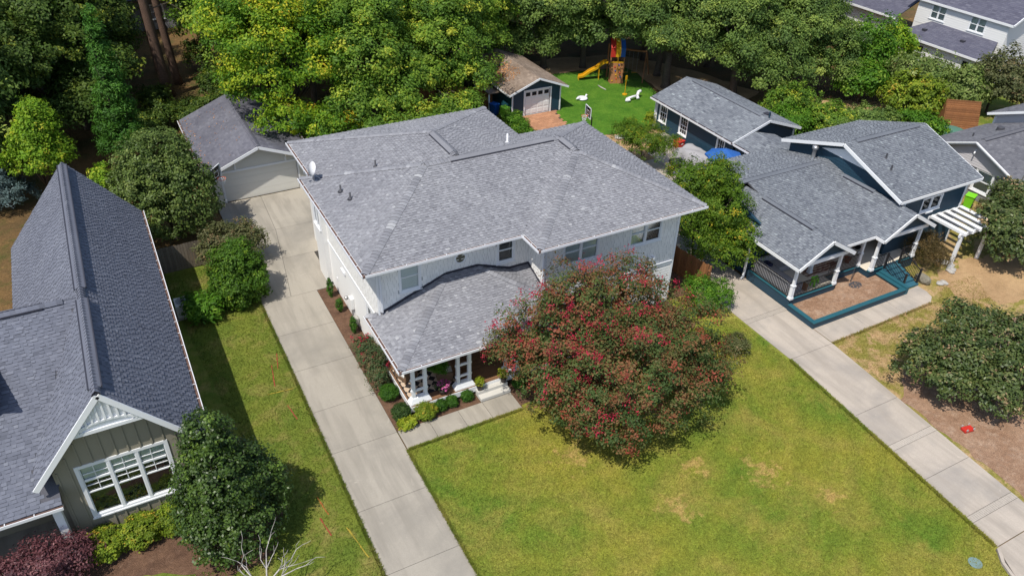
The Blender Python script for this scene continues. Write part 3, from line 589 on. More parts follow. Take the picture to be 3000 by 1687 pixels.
caps((8.33, 24.63, PZ), (12.2, 28.5, 4.59), (0, -.372, 1), (-.372, 0, 1), proof, M['sh_main']); caps((17.74, 24.63, PZ), (13.87, 28.5, 4.59), (0, -.372, 1), (.372, 0, 1), proof, M['sh_main']); caps((8.33, 29.02, PZ), (8.84, 28.51, 3.3), (-.372, 0, 1), (0, .372, 1), proof, M['sh_main'])
fascia(proof, 8.33, 17.74, 24.63, 28.5, PZ-.2, PZ-.006); fascia(proof, 17.77, 20.2, 26.3, 26.96, PZ-.203, PZ-.004); part('fascia', M['trim'], proof, (8.32, 8.83, 28.52, 29.03, PZ-.202, PZ-.008))
gutter(proof, ((8.318, 29.02, PZ-.01), (8.318, 24.49, PZ-.01)), (-1, 0, 0)); gutter(proof, ((8.33, 24.618, PZ-.012), (17.74, 24.618, PZ-.012)), (0, -1, 0))
fl = MB(); pts = [(8.88, 28.5, 3.38), (12.2, 28.5, 4.63), (13.87, 28.5, 4.63), (15.6, 28.5, 3.98), (16.7, 28.5, 3.98)]
for a, b in zip(pts, pts[1:]): fl.bar(a, b, .05, .15)
fl.bar((16.7, 28.48, 3.98), (16.7, 27.0, 3.43), .05, .15); fl.build('flashing', M['flash'], proof)
# walls
FW = wall('wall', H, M['joint'], (8.85, 28.53), FR, 7.868, 0, 6.09, ((1.12, 2.02, 4.3, 5.75), (6.18, 6.97, 4.46, 5.74), (4.2, 5.2, .5, 2.6), (1.4, 2.9, 1.2, 2.5)))
WW = wall('wall', H, M['joint'], (16.72, 26.98), FR, 8.04, 0, 6.09, ((1.11, 3.0, 4.4, 5.74), (5.03, 6.86, 4.42, 5.74), (2.6, 5.2, .9, 2.3)))
NW = wall('wall', H, M['joint'], (16.72, 28.53), LF, 1.385, 0, 6.085)
LW = wall('wall', H, M['white'], (8.85, 36.87), LF, 8.17, 0, 6.087, ((6.35, 6.95, 2.0, 2.62),))
part('wall', M['white'], H, (24.6, 24.757, 27.15, 36.87, 0, 6.08)); part('wall', M['white'], H, (9.3, 20.4, 36.88, 41.8, 0, 6.06))
bp = wall('wall', H, M['white'], (8.6, 38.3), LF, 1.65, 0, 6.075, ((.3, 1.25, 3.45, 4.65),), t=.24)
sk = [(9.9, 10.94, 4.22, 5.84), (14.96, 15.89, 4.38, 5.82)]
tiles([[(8.97, 28.53, 3.2), (16.72, 28.53, 3.2), (16.72, 28.53, 6.07), (8.97, 28.53, 6.07)]], FW, M['shake'], 'shake', .2, (.12, .17, .22, .27), (.012, .02), (lambda x, y: cP(x, y-.05),), sk, 150, stuff='shake_field', seed=8, butt=False, gap=.012, lift=.008)
tiles([[(16.83, 26.98, 2.86), (24.64, 26.98, 2.86), (24.64, 26.98, 6.07), (16.83, 26.98, 6.07)]], WW, M['shake'], 'shake', .2, (.12, .17, .22, .27), (.012, .02), (lambda x, y: cQ(x, y-.05),), [(17.76, 19.79, 4.32, 5.82), (21.68, 23.65, 4.34, 5.82)], 150, stuff='shake_field', seed=9, butt=False, gap=.012, lift=.008)
tiles([[(16.72, 28.5, 3.3), (16.72, 27.1, 3.3), (16.72, 27.1, 6.07), (16.72, 28.5, 6.07)]], NW, M['shake'], 'shake', .2, (.12, .17, .22, .27), (.012, .02), (), (), 0, stuff='shake_field', seed=10, butt=False, gap=.012, lift=.008)
tiles([[(8.85, 36.7, 2.9), (8.85, 28.75, 2.9), (8.85, 28.75, 6.07), (8.85, 36.7, 6.07)]], LW, M['shake'], 'shake', .2, (.12, .17, .22, .27), (.01, .016), (), (), 0, stuff='shake_field', seed=12, butt=False, gap=.012, lift=.008)
lap(H, (8.85, 36.7), LF, 7.8, .12, 2.72, M['white'], .17, ((6.1, 6.9, 1.85, 2.75),), stuff=False)
lap(H, (8.97, 28.53), FR, 7.7, .5, 2.9, M['white'], .17, ((1.1, 3.0, 1.05, 2.65), (4.0, 5.2, .4, 2.75)), stuff=True)
lap(H, (16.83, 26.98), FR, 7.8, .12, 2.6, M['white'], .17, ((2.4, 5.2, .75, 2.45),), stuff=False)
part('band_board', M['trim'], H, (8.80, 8.848, 28.8, 36.7, 2.72, 2.9)); part('band_board', M['trim'], H, (16.83, 24.63, 26.93, 26.978, 2.62, 2.84)); part('band_board', M['trim'], H, (16.83, 24.63, 26.89, 26.928, 2.8, 2.83))
for bx in ((8.815, 8.96, 28.495, 28.528, 3.1, 6.07), (8.815, 8.848, 28.53, 28.68, .1, 6.07), (24.645, 24.79, 26.945, 26.978, .1, 6.07), (16.685, 16.82, 26.945, 26.978, 2.9, 6.07), (16.685, 16.718, 26.98, 27.08, 3.3, 6.07)): part('corner_board', M['trim'], H, bx)
window(H, (10.42, 28.53, 4.3), FR, .9, 1.45, .11, slats=16, back='blind'); window(H, (15.425, 28.53, 4.46), FR, .79, 1.28, .11)
window(H, (18.775, 26.98, 4.4), FR, 1.89, 1.34, .11, mull=1, slats=14); window(H, (22.665, 26.98, 4.42), FR, 1.83, 1.32, .11, mull=1, slats=14, back='blind')
window(H, (20.62, 26.98, .9), FR, 2.6, 1.4, .11, mull=2, slats=0); window(H, (11.0, 28.53, 1.2), FR, 1.5, 1.3, .1, mull=1)
window(H, (8.85, 30.22, 2.0), LF, .6, .62, .1, double=False); window(H, (8.6, 37.525, 3.45), LF, .95, 1.2, .1, mull=1, double=False)
rw_ = MB(); k = 24                                            # round window
for i in range(k):
    a, b = 2*math.pi*i/k, 2*math.pi*(i+1)/k; P = lambda r_, t, y: (12.98+r_*math.cos(t), y, 5.3+r_*math.sin(t))
    rw_.hexa([P(.24, a, 28.47), P(.33, a, 28.48), P(.33, a, 28.525), P(.24, a, 28.525), P(.24, b, 28.48), P(.33, b, 28.48), P(.33, b, 28.525), P(.24, b, 28.525)])
rwo = rw_.build('round_window', M['trim'], H); pb = MB(); pb.poly([(12.98+.245*math.cos(2*math.pi*i/k), 28.505, 5.3+.245*math.sin(2*math.pi*i/k)) for i in range(k)]); pb.build('pane', mat('wavy glass', (.16, .15, .10), (.05, .05, .04), 6, .15, .3, 20, .5), rwo)
dr = part('front_door', M['cedar'], H, (13.1, 14.0, 28.58, 28.62, .5, 2.58)); part('door_frame', M['trim'], dr, (13.0, 13.1, 28.5, 28.6, .5, 2.7), (14.0, 14.1, 28.5, 28.6, .5, 2.7), (13.1, 14.0, 28.503, 28.6, 2.58, 2.7))
downspout(H, 8.76, 36.72, .1, 6.0); downspout(H, 8.93, 28.40, 3.5, 6.0); downspout(H, 16.62, 26.9, 3.5, 6.0)
part('downspout_boot', M['flash'], H, (8.66, 8.86, 36.62, 36.84, .01, .16))
part('vent_hood', M['trim'], H, (23.0, 23.14, 26.78, 26.975, 3.28, 3.45), bevel=.02); part('vent_hood', M['trim'], H, (23.24, 23.38, 26.78, 26.975, 3.28, 3.45), bevel=.02)
eb = part('electric_box', M['white'], H, (8.66, 8.83, 32.7, 33.1, .85, 1.5), bevel=.01); part('conduit', M['steel'], eb, (8.72, 8.76, 32.75, 32.79, .05, .85), (8.72, 8.76, 32.95, 32.99, .05, .85))
mb = MB(); mb.lathe(0, 0, [(.1, 0), (.1, .12), (.06, .16)], 12); o = mb.build('meter', M['steel'], eb, smooth=True); o.location = (8.66, 33.25, 1.3); o.rotation_euler = (0, -math.pi/2, 0)
part('gas_meter', M['stone'], H, (8.55, 8.8, 32.0, 32.35, .35, .75), bevel=.03); part('wall_light', M['trim'], H, (8.74, 8.83, 33.8, 34.4, 2.3, 2.46))
part('access_hatch', M['trim'], H, (8.8, 8.834, 35.5, 35.62, .9, 1.1))
# porch
for a, b in zip([24.93+.144*i for i in range(25)], [24.93+.144*(i+1)-.006 for i in range(25)]): part('plank', M['plank'], H, (8.83, 17.6, a, min(b, 28.5), .46, .5))
part('skirt', M['trim'], H, (8.8, 17.62, 24.90, 24.925, .2, .49), (8.795, 8.825, 24.93, 28.5, .2, .49)); part('foundation', M['soil'], H, (8.95, 17.5, 25.05, 28.5, 0, .455)); part('porch_beam', M['trim'], H, (8.95, 17.4, 25.1, 25.32, 2.64, 2.898), (8.95, 9.17, 25.33, 28.4, 2.642, 2.896))
def column_pair(cx, cy=25.2):
    b = MB(); b.taper(cx, cy, .502, .60, 1.04, 1.0, .44, .40); b.taper(cx, cy, .60, .8, .98, .80, .38, .24)
    o = b.build('porch_column', M['trim'], H, bevel=.008)
    for s in (-.29, .29): part('post', M['trim'], o, (cx+s-.08, cx+s+.08, cy-.08, cy+.08, .8, 2.64), bevel=.008)
    me = None
    for z in (1.12, 1.78, 2.38): part('rung', M['trim'], o, (cx-.21, cx+.21, cy-.04, cy+.04, z, z+.1)); part('rung_end', M['trim'], o, (cx-.42, cx-.371, cy-.04, cy+.04, z, z+.1)); part('rung_end', M['trim'], o, (cx+.371, cx+.42, cy-.04, cy+.04, z, z+.1))
for cx in (9.34, 11.55, 14.05, 17.05): column_pair(cx)
stp = part('entry_step', mat('step concrete', (.56, .54, .5), (.48, .465, .43), 1, .8, .05), H, (12.02, 13.58, 24.29, 24.62, 0, .19), (12.02, 13.58, 24.62, 24.895, 0, .36), bevel=.015)
# porch furnishings (each its own thing)
rugm, t, b = nodes('checker rug'); ck = N(t, 'ShaderNodeTexChecker'); ck.inputs['Scale'].default_value = 3.6; mp = N(t, 'ShaderNodeMapping'); mp.inputs['Rotation'].default_value = (0, 0, R(45)); t.links.new(pos(t), mp.inputs[0])
sx = N(t, 'ShaderNodeSeparateXYZ'); t.links.new(mp.outputs[0], sx.inputs[0]); cb = N(t, 'ShaderNodeCombineXYZ'); t.links.new(sx.outputs[0], cb.inputs[0]); t.links.new(sx.outputs[1], cb.inputs[1]); cb.inputs[2].default_value = .1; t.links.new(cb.outputs[0], ck.inputs[0])
ck.inputs[1].default_value = (.5, .38, .28, 1); ck.inputs[2].default_value = (.015, .013, .015, 1); t.links.new(ck.outputs[0], b.inputs['Base Color']); b.inputs['Roughness'].default_value = .95
rg = part('porch_rug', rugm, None, (8.95, 11.35, 25.48, 27.7, .503, .515)); tag(rg, 'black and beige checkered rug on the white house porch', 'rug')
rb = part('border', M['black'], rg, (8.9, 8.948, 25.43, 27.75, .503, .516), (11.352, 11.4, 25.43, 27.75, .503, .516), (8.95, 11.35, 25.43, 25.478, .503, .516), (8.95, 11.35, 27.702, 27.75, .503, .516))
def armchair(name, loc, rz, label):
    r_ = empty(name, loc, rz, label=label, cat='chair', group=None)
    part('seat_base', M['wicker'], r_, (-.38, .38, -.38, .38, .12, .34), bevel=.03); part('arm', M['wicker'], r_, (-.42, -.3, -.38, .4, .34, .6), bevel=.03); part('arm', M['wicker'], r_, (.3, .42, -.38, .4, .34, .6), bevel=.03)
    part('backrest', M['wicker'], r_, (-.3, .3, .28, .42, .34, .85), bevel=.03); part('seat_cushion', M['cushion'], r_, (-.29, .29, -.38, .26, .345, .47), bevel=.04); part('back_cushion', M['cushion'], r_, (-.28, .28, .14, .28, .475, .84), bevel=.05)
    for x in (-.33, .33):
        for y in (-.33, .33): part('leg', M['wicker'], r_, (x-.035, x+.035, y-.035, y+.035, 0, .12))
    return r_
armchair('wicker_chair', (10.95, 26.1, .515), R(75), 'wicker armchair with pale cushions beside the paired porch post near the steps')
armchair('wicker_chair', (9.35, 26.9, .515), R(-70), 'wicker armchair with pale cushions at the driveway end of the checkered rug')
d = empty('satellite_dish', (8.54, 36.77, 6.51), label='white satellite dish on the roof corner beside the garage', cat='satellite dish')
dm = MB(); prof = [(.02+.36*i/6, .09*(i/6)**2) for i in range(7)]; dm.lathe(0, 0, prof+[(.385, .1), (.02, .02)], 20); o = dm.build('reflector', M['infl'], d, smooth=True); o.location = (.05, 0, .62); o.rotation_euler = (0, R(-68), R(8)); o.scale = (1, 1, 1)
dm = MB(); dm.tube([(0, 0, 0), (0, 0, .35), (.03, 0, .6)], .03); dm.build('mast', M['steel'], d); dm = MB(); dm.tube([(.05, 0, .35), (-.42, 0, .42), (-.44, 0, .5)], .018); dm.box(-.5, -.4, -.05, .05, .46, .56); dm.build('feed_arm', M['steel'], d); dm = MB(); dm.tube([(0, 0, .4), (.3, .25, .1)], .015); dm.tube([(0, 0, .4), (.3, -.25, .1)], .015); dm.build('strut', M['steel'], d)
# ------------------------------------------------------------------ olive house on the left
L = empty('olive_house', (0, 0, 0), label='olive board-and-batten house with steep violet-grey gable roof', cat='house')
LZ, LE = 7.2, 3.5
fG = [[(-6.2, 42.8, 2.96), (-6.2, 30.2, 2.96), (-2.7, 30.2, LZ), (-2.7, 42.8, LZ)], [(-5.45, 30.2, 3.868), (-5.45, 23.6, 3.868), (-2.7, 23.6, LZ), (-2.7, 30.2, LZ)], [(.27, 23.6, 3.655), (.27, 42.8, 3.655), (-2.7, 42.8, LZ), (-2.7, 23.6, LZ)]]
fX = [[(-22, 23.35, 3.0), (-4.86, 23.35, 3.0), (-4.86, 30.05, 7.0), (-22, 30.05, 7.0)], [(-4.86, 30.05, 7.0), (-4.86, 23.9, 3.33), (-2.75, 27, 5.17), (-2.75, 30.05, 7.0)], [(-2.75, 37, 2.9), (-22, 37, 2.9), (-22, 30.05, 7.0), (-2.75, 30.05, 7.0)]]
lr = roof_deck('roof', fG+fX[:1]+fX[2:], L, M['deck'], .09)
cG, cX = cover(fG), cover(fX)
tiles(fG, lr, M['sh_left'], 'shingle', covers=(cX,), seed=21); tiles(fX[:2], lr, M['sh_left'], 'shingle', .14, (.13, .17, .21, .26), covers=(cG,), single=300, near=Vector((-5, 22, 10)), seed=22); tiles(fX[2:], lr, M['sh_left'], 'shingle', covers=(cG,), seed=23)
mb = MB(); mb.poly([Vector(p)-Vector((0, 0, .01)) for p in fX[1]]); mb.build('valley', M['deck'], lr)
ridge_vent((-2.7, 23.9, LZ+.035), (-2.7, 29.6, LZ+.035), lr, .2, .03, 'sh_left'); ridge_vent((-2.7, 30.4, LZ+.035), (-2.7, 42.5, LZ+.035), lr, .2, .03, 'sh_left'); ridge_vent((-21, 30.05, 7.05), (-4.1, 30.05, 7.05), lr, .18, .03, 'sh_left')
caps((-2.7, 23.56, LZ+.05), (-2.7, 42.75, LZ+.05), (-1.2, 0, 1), (1.2, 0, 1), lr, M['sh_left'], single=False, wd=.2); caps((-20, 30.05, 7.04), (-3.2, 30.05, 7.04), (0, -.6, 1), (0, .6, 1), lr, M['sh_left'], single=False, wd=.18)
rk = MB(); dn = Vector((0, 0, -.14))
for a, b in (((-2.7, 23.58, LZ), (.29, 23.58, 3.655)), ((-2.7, 23.58, LZ), (-5.47, 23.58, 3.868))): rk.bar(Vector(a)+dn, Vector(b)+dn, .06, .2)
rk.build('rake_board', M['trim'], lr); part('fascia', M['trim'], lr, (.1, .285, 23.62, 42.8, 3.35, 3.56)); gutter(lr, ((.285, 42.8, 3.63), (.285, 24.2, 3.63)), (1, 0, 0)); gutter(lr, ((-22, 23.34, 2.98), (-4.84, 23.34, 2.98)), (0, -1, 0)); part('fascia', M['trim'], lr, (-22, -4.86, 23.36, 23.5, 2.76, 2.9))
# walls
wl = wall('wall', L, M['beige'], (-4.9, 24.0), FR, 4.9, 0, 3.9, ((.8, 3.68, 1.35, 3.78),))
prism('gable_wall', L, M['beige'], [(-4.9, 24.0, 3.9), (0, 24.0, 3.9), (-2.7, 24.0, 6.98)], (0, .16, 0)); prism('gable_wall', L, M['beige'], [(0, 42.3, 3.3), (-5.6, 42.3, 3.3), (-2.7, 42.3, 6.98)], (0, -.16, 0))
part('wall', M['beige'], L, (-.16, -.002, 24.17, 42.3, 0, 3.6)); part('wall', M['beige'], L, (-5.5, -.17, 42.1, 42.28, 0, 3.4)); part('wall', M['beige'], L, (-5.2, -4.91, 24.2, 42.0, 0, 3.5))
bm_ = None
for i in range(13):
    x = -4.78+i*.4
    if x > -.05: break
    top = 3.9+(1-abs(x+2.7)/(2.2 if x < -2.7 else 2.7))*3.08 - .18
    top = min(top, 5.9)
    segs = [(0.1, 1.2), (3.92, top)] if -4.2 < x < -1.1 else [(.1, top)]
    for a, b in segs:
        if b-a > .05: part('batten', M['beige'], L, (x-.028, x+.028, 23.965, 23.998, a, b))
lw = window(L, (-2.66, 24.0, 1.35), FR, 2.88, 2.43, .13, mull=2, double=True, cols=1)
mn = MB()
for i in range(3):
    a = -1.44+i*.96; mn.box(a+.44, a+.46 if False else a+.465, .004, .036, 1.22, 2.4)
    for z in (1.5, 1.78, 2.08): mn.box(a+.06, a+.9, .006, .034, z-.01, z+.01)
    mn.box(a+.05, a+.91, -.01, .036, 1.74, 1.82)
mn.build('muntin', M['trim'], lw); part('blind', M['blind'], lw, (-1.4, 1.4, .08, .1, 1.62, 2.42))
# white slatted gable ornament with arched band
go = part('gable_ornament', M['trim'], L, (-3.95, -1.45, 23.62, 23.7, 5.50, 5.64)); prism('panel', go, M['trim'], [(-3.9, 23.68, 5.64), (-1.5, 23.68, 5.64), (-2.7, 23.68, 7.02)], (0, .05, 0))
for i in range(11):
    x = -3.72+i*.205; top = 7.02-abs(x+2.7)*1.2-.06; lo = 5.645+max(0, .3-((x+2.7)/.9)**2*.3)
    if top-lo > .06: part('slat', M['trim'], go, (x-.034, x+.034, 23.605, 23.678, lo, top))
ar = MB(); P_ = [(-2.7+.95*math.cos(t_), 5.64+.3*math.sin(t_)) for t_ in [math.pi*i/12 for i in range(13)]]
for (a, z_), (b, z2) in zip(P_, P_[1:]): ar.bar((a, 23.64, z_), (b, 23.64, z2), .06, .08)
ar.build('arch', M['trim'], go)
# entry porch beneath the lower roof
part('wall', M['beige'], L, (-22, -4.92, 25.6, 25.75, 0, 3.9)); part('porch_post', M['trim'], L, (-5.3, -5.02, 23.55, 23.83, 0, 2.78), bevel=.01); part('porch_post', M['trim'], L, (-9.3, -9.0, 23.55, 23.83, 0, 2.78)); part('porch_floor', M['conc'], L, (-22, -4.93, 23.5, 25.58, .0, .2))
window(L, (-6.3, 25.6, 1.0), FR, 1.2, 1.4, .14)
dm = part('dormer', M['trim'], L, (-8.4, -6.2, 26.6, 29.5, 4.6, 6.1)); fD = gable_y(-8.7, -5.95, 26.3, 29.9, 5.95, 6.95); dd = roof_deck('dormer_roof', fD, L, M['deck'], .08); tiles(fD, dd, M['sh_left'], 'shingle', covers=(cX,), seed=24)
window(L, (-7.3, 26.6, 4.95), FR, 1.3, .9, .12); part('dormer_sill', M['trim'], L, (-8.7, -5.95, 26.25, 26.6, 4.5, 4.62))
# ------------------------------------------------------------------ detached garage behind
G = empty('cream_garage', (0, 0, 0), label='cream detached garage with dark gable roof at the driveway end', cat='garage')
fg = gable_y(4.42, 11.42, 48.15, 58.0, 2.32, 3.74, 7.92); gr = roof_deck('roof', fg, G, M['deck'], .09); tiles(fg, gr, M['sh_gar'], 'shingle', .15, (.25, .3, .35), (.005, .01), seed=31)
caps((7.92, 48.2, 3.74), (7.92, 58, 3.74), (-.4, 0, 1), (.4, 0, 1), gr, M['sh_gar'], single=False)
rk = MB()
for a, b in (((7.92, 48.13, 3.74), (11.42, 48.13, 2.32)), ((7.92, 48.13, 3.74), (4.42, 48.13, 2.32))): rk.bar(Vector(a)+Vector((0, 0, -.1)), Vector(b)+Vector((0, 0, -.1)), .05, .18)
rk.build('rake_board', M['trim'], gr); gutter(gr, ((4.41, 58, 2.3), (4.41, 48.2, 2.3)), (-1, 0, 0)); gutter(gr, ((11.43, 48.2, 2.3), (11.43, 58, 2.3)), (1, 0, 0))
wall('wall', G, M['cream'], (4.8, 48.65), FR, 6.3, 0, 2.35, ((.68, 5.5, 0, 2.06),)); prism('gable_wall', G, M['cream'], [(4.8, 48.65, 2.35), (11.1, 48.65, 2.35), (7.92, 48.65, 3.62)], (0, .16, 0))
lap(G, (4.8, 48.65), FR, 6.3, .1, 2.35, M['cream'], .19, ((.5, 5.7, 0, 2.25),), gable=(3.12, 3.6))
part('wall', M['cream'], G, (4.8, 4.96, 48.82, 57.6, 0, 2.4)); part('wall', M['cream'], G, (10.94, 11.098, 48.82, 57.6, 0, 2.4)); prism('wall', G, M['cream'], [(4.8, 57.7, 0), (11.1, 57.7, 0), (11.1, 57.7, 2.35), (7.92, 57.7, 3.62), (4.8, 57.7, 2.35)], (0, -.1, 0))
gd = part('garage_door', M['door_cream'], G, *[(5.49, 10.29, 48.74, 48.79, .01+i*.51, .01+i*.51+.502) for i in range(4)]); part('door_trim', M['trim'], gd, (5.36, 5.48, 48.61, 48.73, 0, 2.2), (10.3, 10.42, 48.61, 48.73, 0, 2.2), (5.48, 10.3, 48.613, 48.73, 2.06, 2.2))
for x in (6.35, 9.6): b = MB(); b.bar((x, 48.63, 2.55), (x, 48.2, 2.98 if x < 8 else 2.9), .1, .12); b.box(x-.05, x+.05, 48.55, 48.645, 2.25, 2.9); b.build('bracket', M['trim'], G)
part('corner_board', M['trim'], G, (4.78, 4.9, 48.615, 48.648, 0, 2.3))
for x, y, z in ((9.14, 57.2, 3.2), (8.69, 57.0, 3.36)): b = MB(); b.lathe(x, y, [(.05, z-.1), (.05, z+.35), (.0, z+.35)], 8); b.build('vent_pipe', M['lead'], gr)
hp = empty('basketball_hoop', (5.0, 47.2, 0), label='basketball hoop with clear backboard beside the cream garage door', cat='basketball hoop')
def hoop(root, zb=2.3, w_=1.0, h_=.75, mt='glass'):
    b = MB(); b.tube([(0, .35, 0), (0, .35, zb-.2), (0, .12, zb)], .05, 8); b.build('pole', M['black'], root)
    fb = MB(); fb.box(-w_/2, w_/2, -.02, .02, zb-.1, zb-.06); fb.box(-w_/2, w_/2, -.02, .02, zb+h_-.04, zb+h_); fb.box(-w_/2, -w_/2+.04, -.021, .021, zb-.1, zb+h_); fb.box(w_/2-.04, w_/2, -.021, .021, zb-.1, zb+h_)
    f = fb.build('backboard_frame', M['trim'], root); part('backboard', M[mt], f, (-w_/2+.04, w_/2-.04, -.008, .008, zb-.06, zb+h_-.04))
    tg = MB()
    for q_ in ((-.22, .22, zb+.1, zb+.13), (-.22, .22, zb+.42, zb+.45), (-.22, -.19, zb+.13, zb+.42), (.19, .22, zb+.13, zb+.42)): tg.box(q_[0], q_[1], -.014, -.01, q_[2], q_[3])
    tg.build('target_square', M['trim'], f)
    r_ = MB(); r_.tube([(.23*math.cos(2*math.pi*i/16), -.28+.23*math.sin(2*math.pi*i/16), zb+.04) for i in range(17)], .014, 6); r_.box(-.06, .06, -.06, -.022, zb-.02, zb+.06); rim = r_.build('rim', mat('rim orange', (.65, .12, .04)), root)
    nb = MB()
    for i in range(12):
        t_ = 2*math.pi*i/12
        for s_ in (1, -1): nb.bar((.22*math.cos(t_), -.28+.22*math.sin(t_), zb+.03), (.12*math.cos(t_+s_*.5), -.28+.12*math.sin(t_+s_*.5), zb-.32), .012)
    nb.build('net', M['trim'], rim)
hoop(hp); hp.rotation_euler = (0, 0, R(50)); hp.scale = (1.1, 1.1, 1.1)
# ------------------------------------------------------------------ navy shed with white door
K = empty('navy_shed', (0, 0, 0), label='small navy shed with white panelled garage door and leaf-strewn roof', cat='shed')
fk = gable_y(28.5, 34.0, 52.72, 60.6, 2.15, 3.2, 31.25); kr = roof_deck('roof', fk, K, M['deck'], .08); tiles(fk, kr, M['sh_shed'], 'shingle', .15, (.25, .3, .35), (.005, .01), seed=41)
rk = MB()
for a, b in (((31.25, 52.7, 3.2), (34.0, 52.7, 2.15)), ((31.25, 52.7, 3.2), (28.5, 52.7, 2.15))): rk.bar(Vector(a)+Vector((0, 0, -.08)), Vector(b)+Vector((0, 0, -.08)), .05, .15)
rk.bar((28.49, 52.72, 2.08), (28.49, 60.6, 2.08), .04, .14); rk.build('rake_board', M['trim'], kr)
wall('wall', K, M['navy'], (28.95, 53.13), FR, 4.57, 0, 2.2, ((1.2, 3.55, 0, 2.05),)); prism('gable_wall', K, M['navy'], [(28.95, 53.13, 2.2), (33.52, 53.13, 2.2), (31.25, 53.13, 3.1)], (0, .14, 0)); part('wall', M['teal'], K, (28.95, 29.09, 53.3, 60.2, 0, 2.25)); part('wall', M['navy'], K, (33.38, 33.518, 53.3, 60.2, 0, 2.25)); prism('wall', K, M['navy'], [(28.95, 60.3, 0), (33.5, 60.3, 0), (33.5, 60.3, 2.2), (31.25, 60.3, 3.1), (28.95, 60.3, 2.2)], (0, -.1, 0))
kd = part('garage_door', M['white'], K, (30.16, 32.49, 53.2, 53.25, 0, 2.05)); me = MB().box(-.22, .22, -.018, 0, -.17, .17).mesh('panel', M['white'])
for i in range(4):
    for j in range(3): o = bpy.data.objects.new('panel', me); link(o, kd); o.location = (30.47+i*.575, 53.2, .3+j*.5)
    part('pane', M['dark'], kd, (30.47+i*.575-.2, 30.47+i*.575+.2, 53.185, 53.198, 1.62, 1.92))
part('door_trim', M['trim'], kd, (30.02, 30.15, 53.09, 53.19, 0, 2.18), (32.5, 32.63, 53.09, 53.19, 0, 2.18), (30.15, 32.5, 53.093, 53.19, 2.05, 2.18)); part('corner_board', M['trim'], K, (28.93, 29.06, 53.1, 53.128, 0, 2.1)); part('corner_board', M['trim'], K, (33.42, 33.54, 53.1, 53.128, 0, 2.1))
for x, y in ((30.2, 57.6), (30.75, 58.6)): part('roof_vent', M['flash'], kr, (x-.18, x+.18, y-.2, y+.2, 2.95 if x > 30.5 else 2.75, 3.1 if x > 30.5 else 2.92), bevel=.04)
part('lean_to_roof', M['sh_shed'], K, (27.6, 28.9, 54.6, 57.6, 1.72, 1.8)); part('lean_to_post', M['trim'], K, (27.65, 27.75, 54.7, 54.8, 0, 1.72), (27.65, 27.75, 57.4, 57.5, 0, 1.72))
# ------------------------------------------------------------------ navy studio building
T = empty('navy_studio', (0, 0, 0), label='long navy backyard building with grey gable roof beside the turf', cat='building')
ft = gable_y(38.3, 44.85, 37.68, 47.2, 2.5, 3.62, 41.55); tr_ = roof_deck('roof', ft, T, M['deck'], .09); tiles(ft, tr_, M['sh_blue'], 'shingle', .16, (.25, .3, .35), (.006, .012), seed=51); ridge_vent((41.55, 38.6, 3.64), (41.55, 46.3, 3.64), tr_, .16, .05, 'sh_blue')
rk = MB()
for a, b in (((41.55, 37.66, 3.62), (44.85, 37.66, 2.5)), ((41.55, 37.66, 3.62), (38.3, 37.66, 2.5))): rk.bar(Vector(a)+Vector((0, 0, -.1)), Vector(b)+Vector((0, 0, -.1)), .05, .18)
rk.build('rake_board', M['trim'], tr_); gutter(tr_, ((38.29, 47.2, 2.47), (38.29, 37.7, 2.47)), (-1, 0, 0)); part('fascia', M['trim'], tr_, (38.3, 38.42, 37.7, 47.2, 2.28, 2.4))
wall('wall', T, M['navy'], (38.75, 46.8), LF, 8.6, 0, 2.5, ((.35, 1.15, .75, 2.25), (2.9, 3.7, .7, 2.1), (7.2, 7.9, 1.1, 1.95))); lap(T, (38.75, 46.8), LF, 8.6, .1, 2.4, M['navy'], .19, ((.25, 1.25, .65, 2.4), (2.8, 3.8, .6, 2.2), (7.1, 8.0, 1, 2.05)))
window(T, (38.75, 46.05, .75), LF, .8, 1.5, .1, cols=3, sash=(.25, .75)); window(T, (38.75, 43.5, .7), LF, .8, 1.4, .1, cols=3, sash=(.25, .75)); window(T, (38.75, 39.25, 1.1), LF, .7, .85, .1, cols=3, double=False, sash=(.5,))
prism('gable_wall', T, M['navy'], [(38.75, 38.0, 0), (44.4, 38.0, 0), (44.4, 38.0, 2.45), (41.55, 38.0, 3.5), (38.75, 38.0, 2.45)], (0, .19, 0)); prism('gable_wall', T, M['navy'], [(38.75, 46.95, 0), (44.4, 46.95, 0), (44.4, 46.95, 2.45), (41.55, 46.95, 3.5), (38.75, 46.95, 2.45)], (0, -.14, 0)); part('wall', M['navy'], T, (44.25, 44.398, 38.2, 46.8, 0, 2.48))
part('corner_board', M['trim'], T, (38.71, 38.748, 46.82, 46.95, 0, 2.3)); downspout(T, 38.66, 46.98, 0, 2.4); downspout(T, 44.45, 37.95, 0, 2.4)
b = MB(); b.lathe(41.9, 38.2, [(.06, 3.3), (.06, 3.95), (.0, 3.95)], 8); b.build('vent_pipe', M['navy'], tr_); part('roof_vent', M['flash'], tr_, (42.4, 42.8, 38.9, 39.3, 3.22, 3.42))
fl_ = [[(38.4, 35.3, 2.42), (38.4, 37.64, 2.42), (40.4, 37.64, 2.98), (40.4, 33.5, 2.98)]]
fl_ = [[(38.45, 37.62, 2.42), (38.45, 34.2, 2.42), (40.3, 34.2, 2.95), (40.3, 37.62, 2.95)], [(42.2, 34.2, 2.42), (42.2, 37.62, 2.42), (40.3, 37.62, 2.95), (40.3, 34.2, 2.95)]]
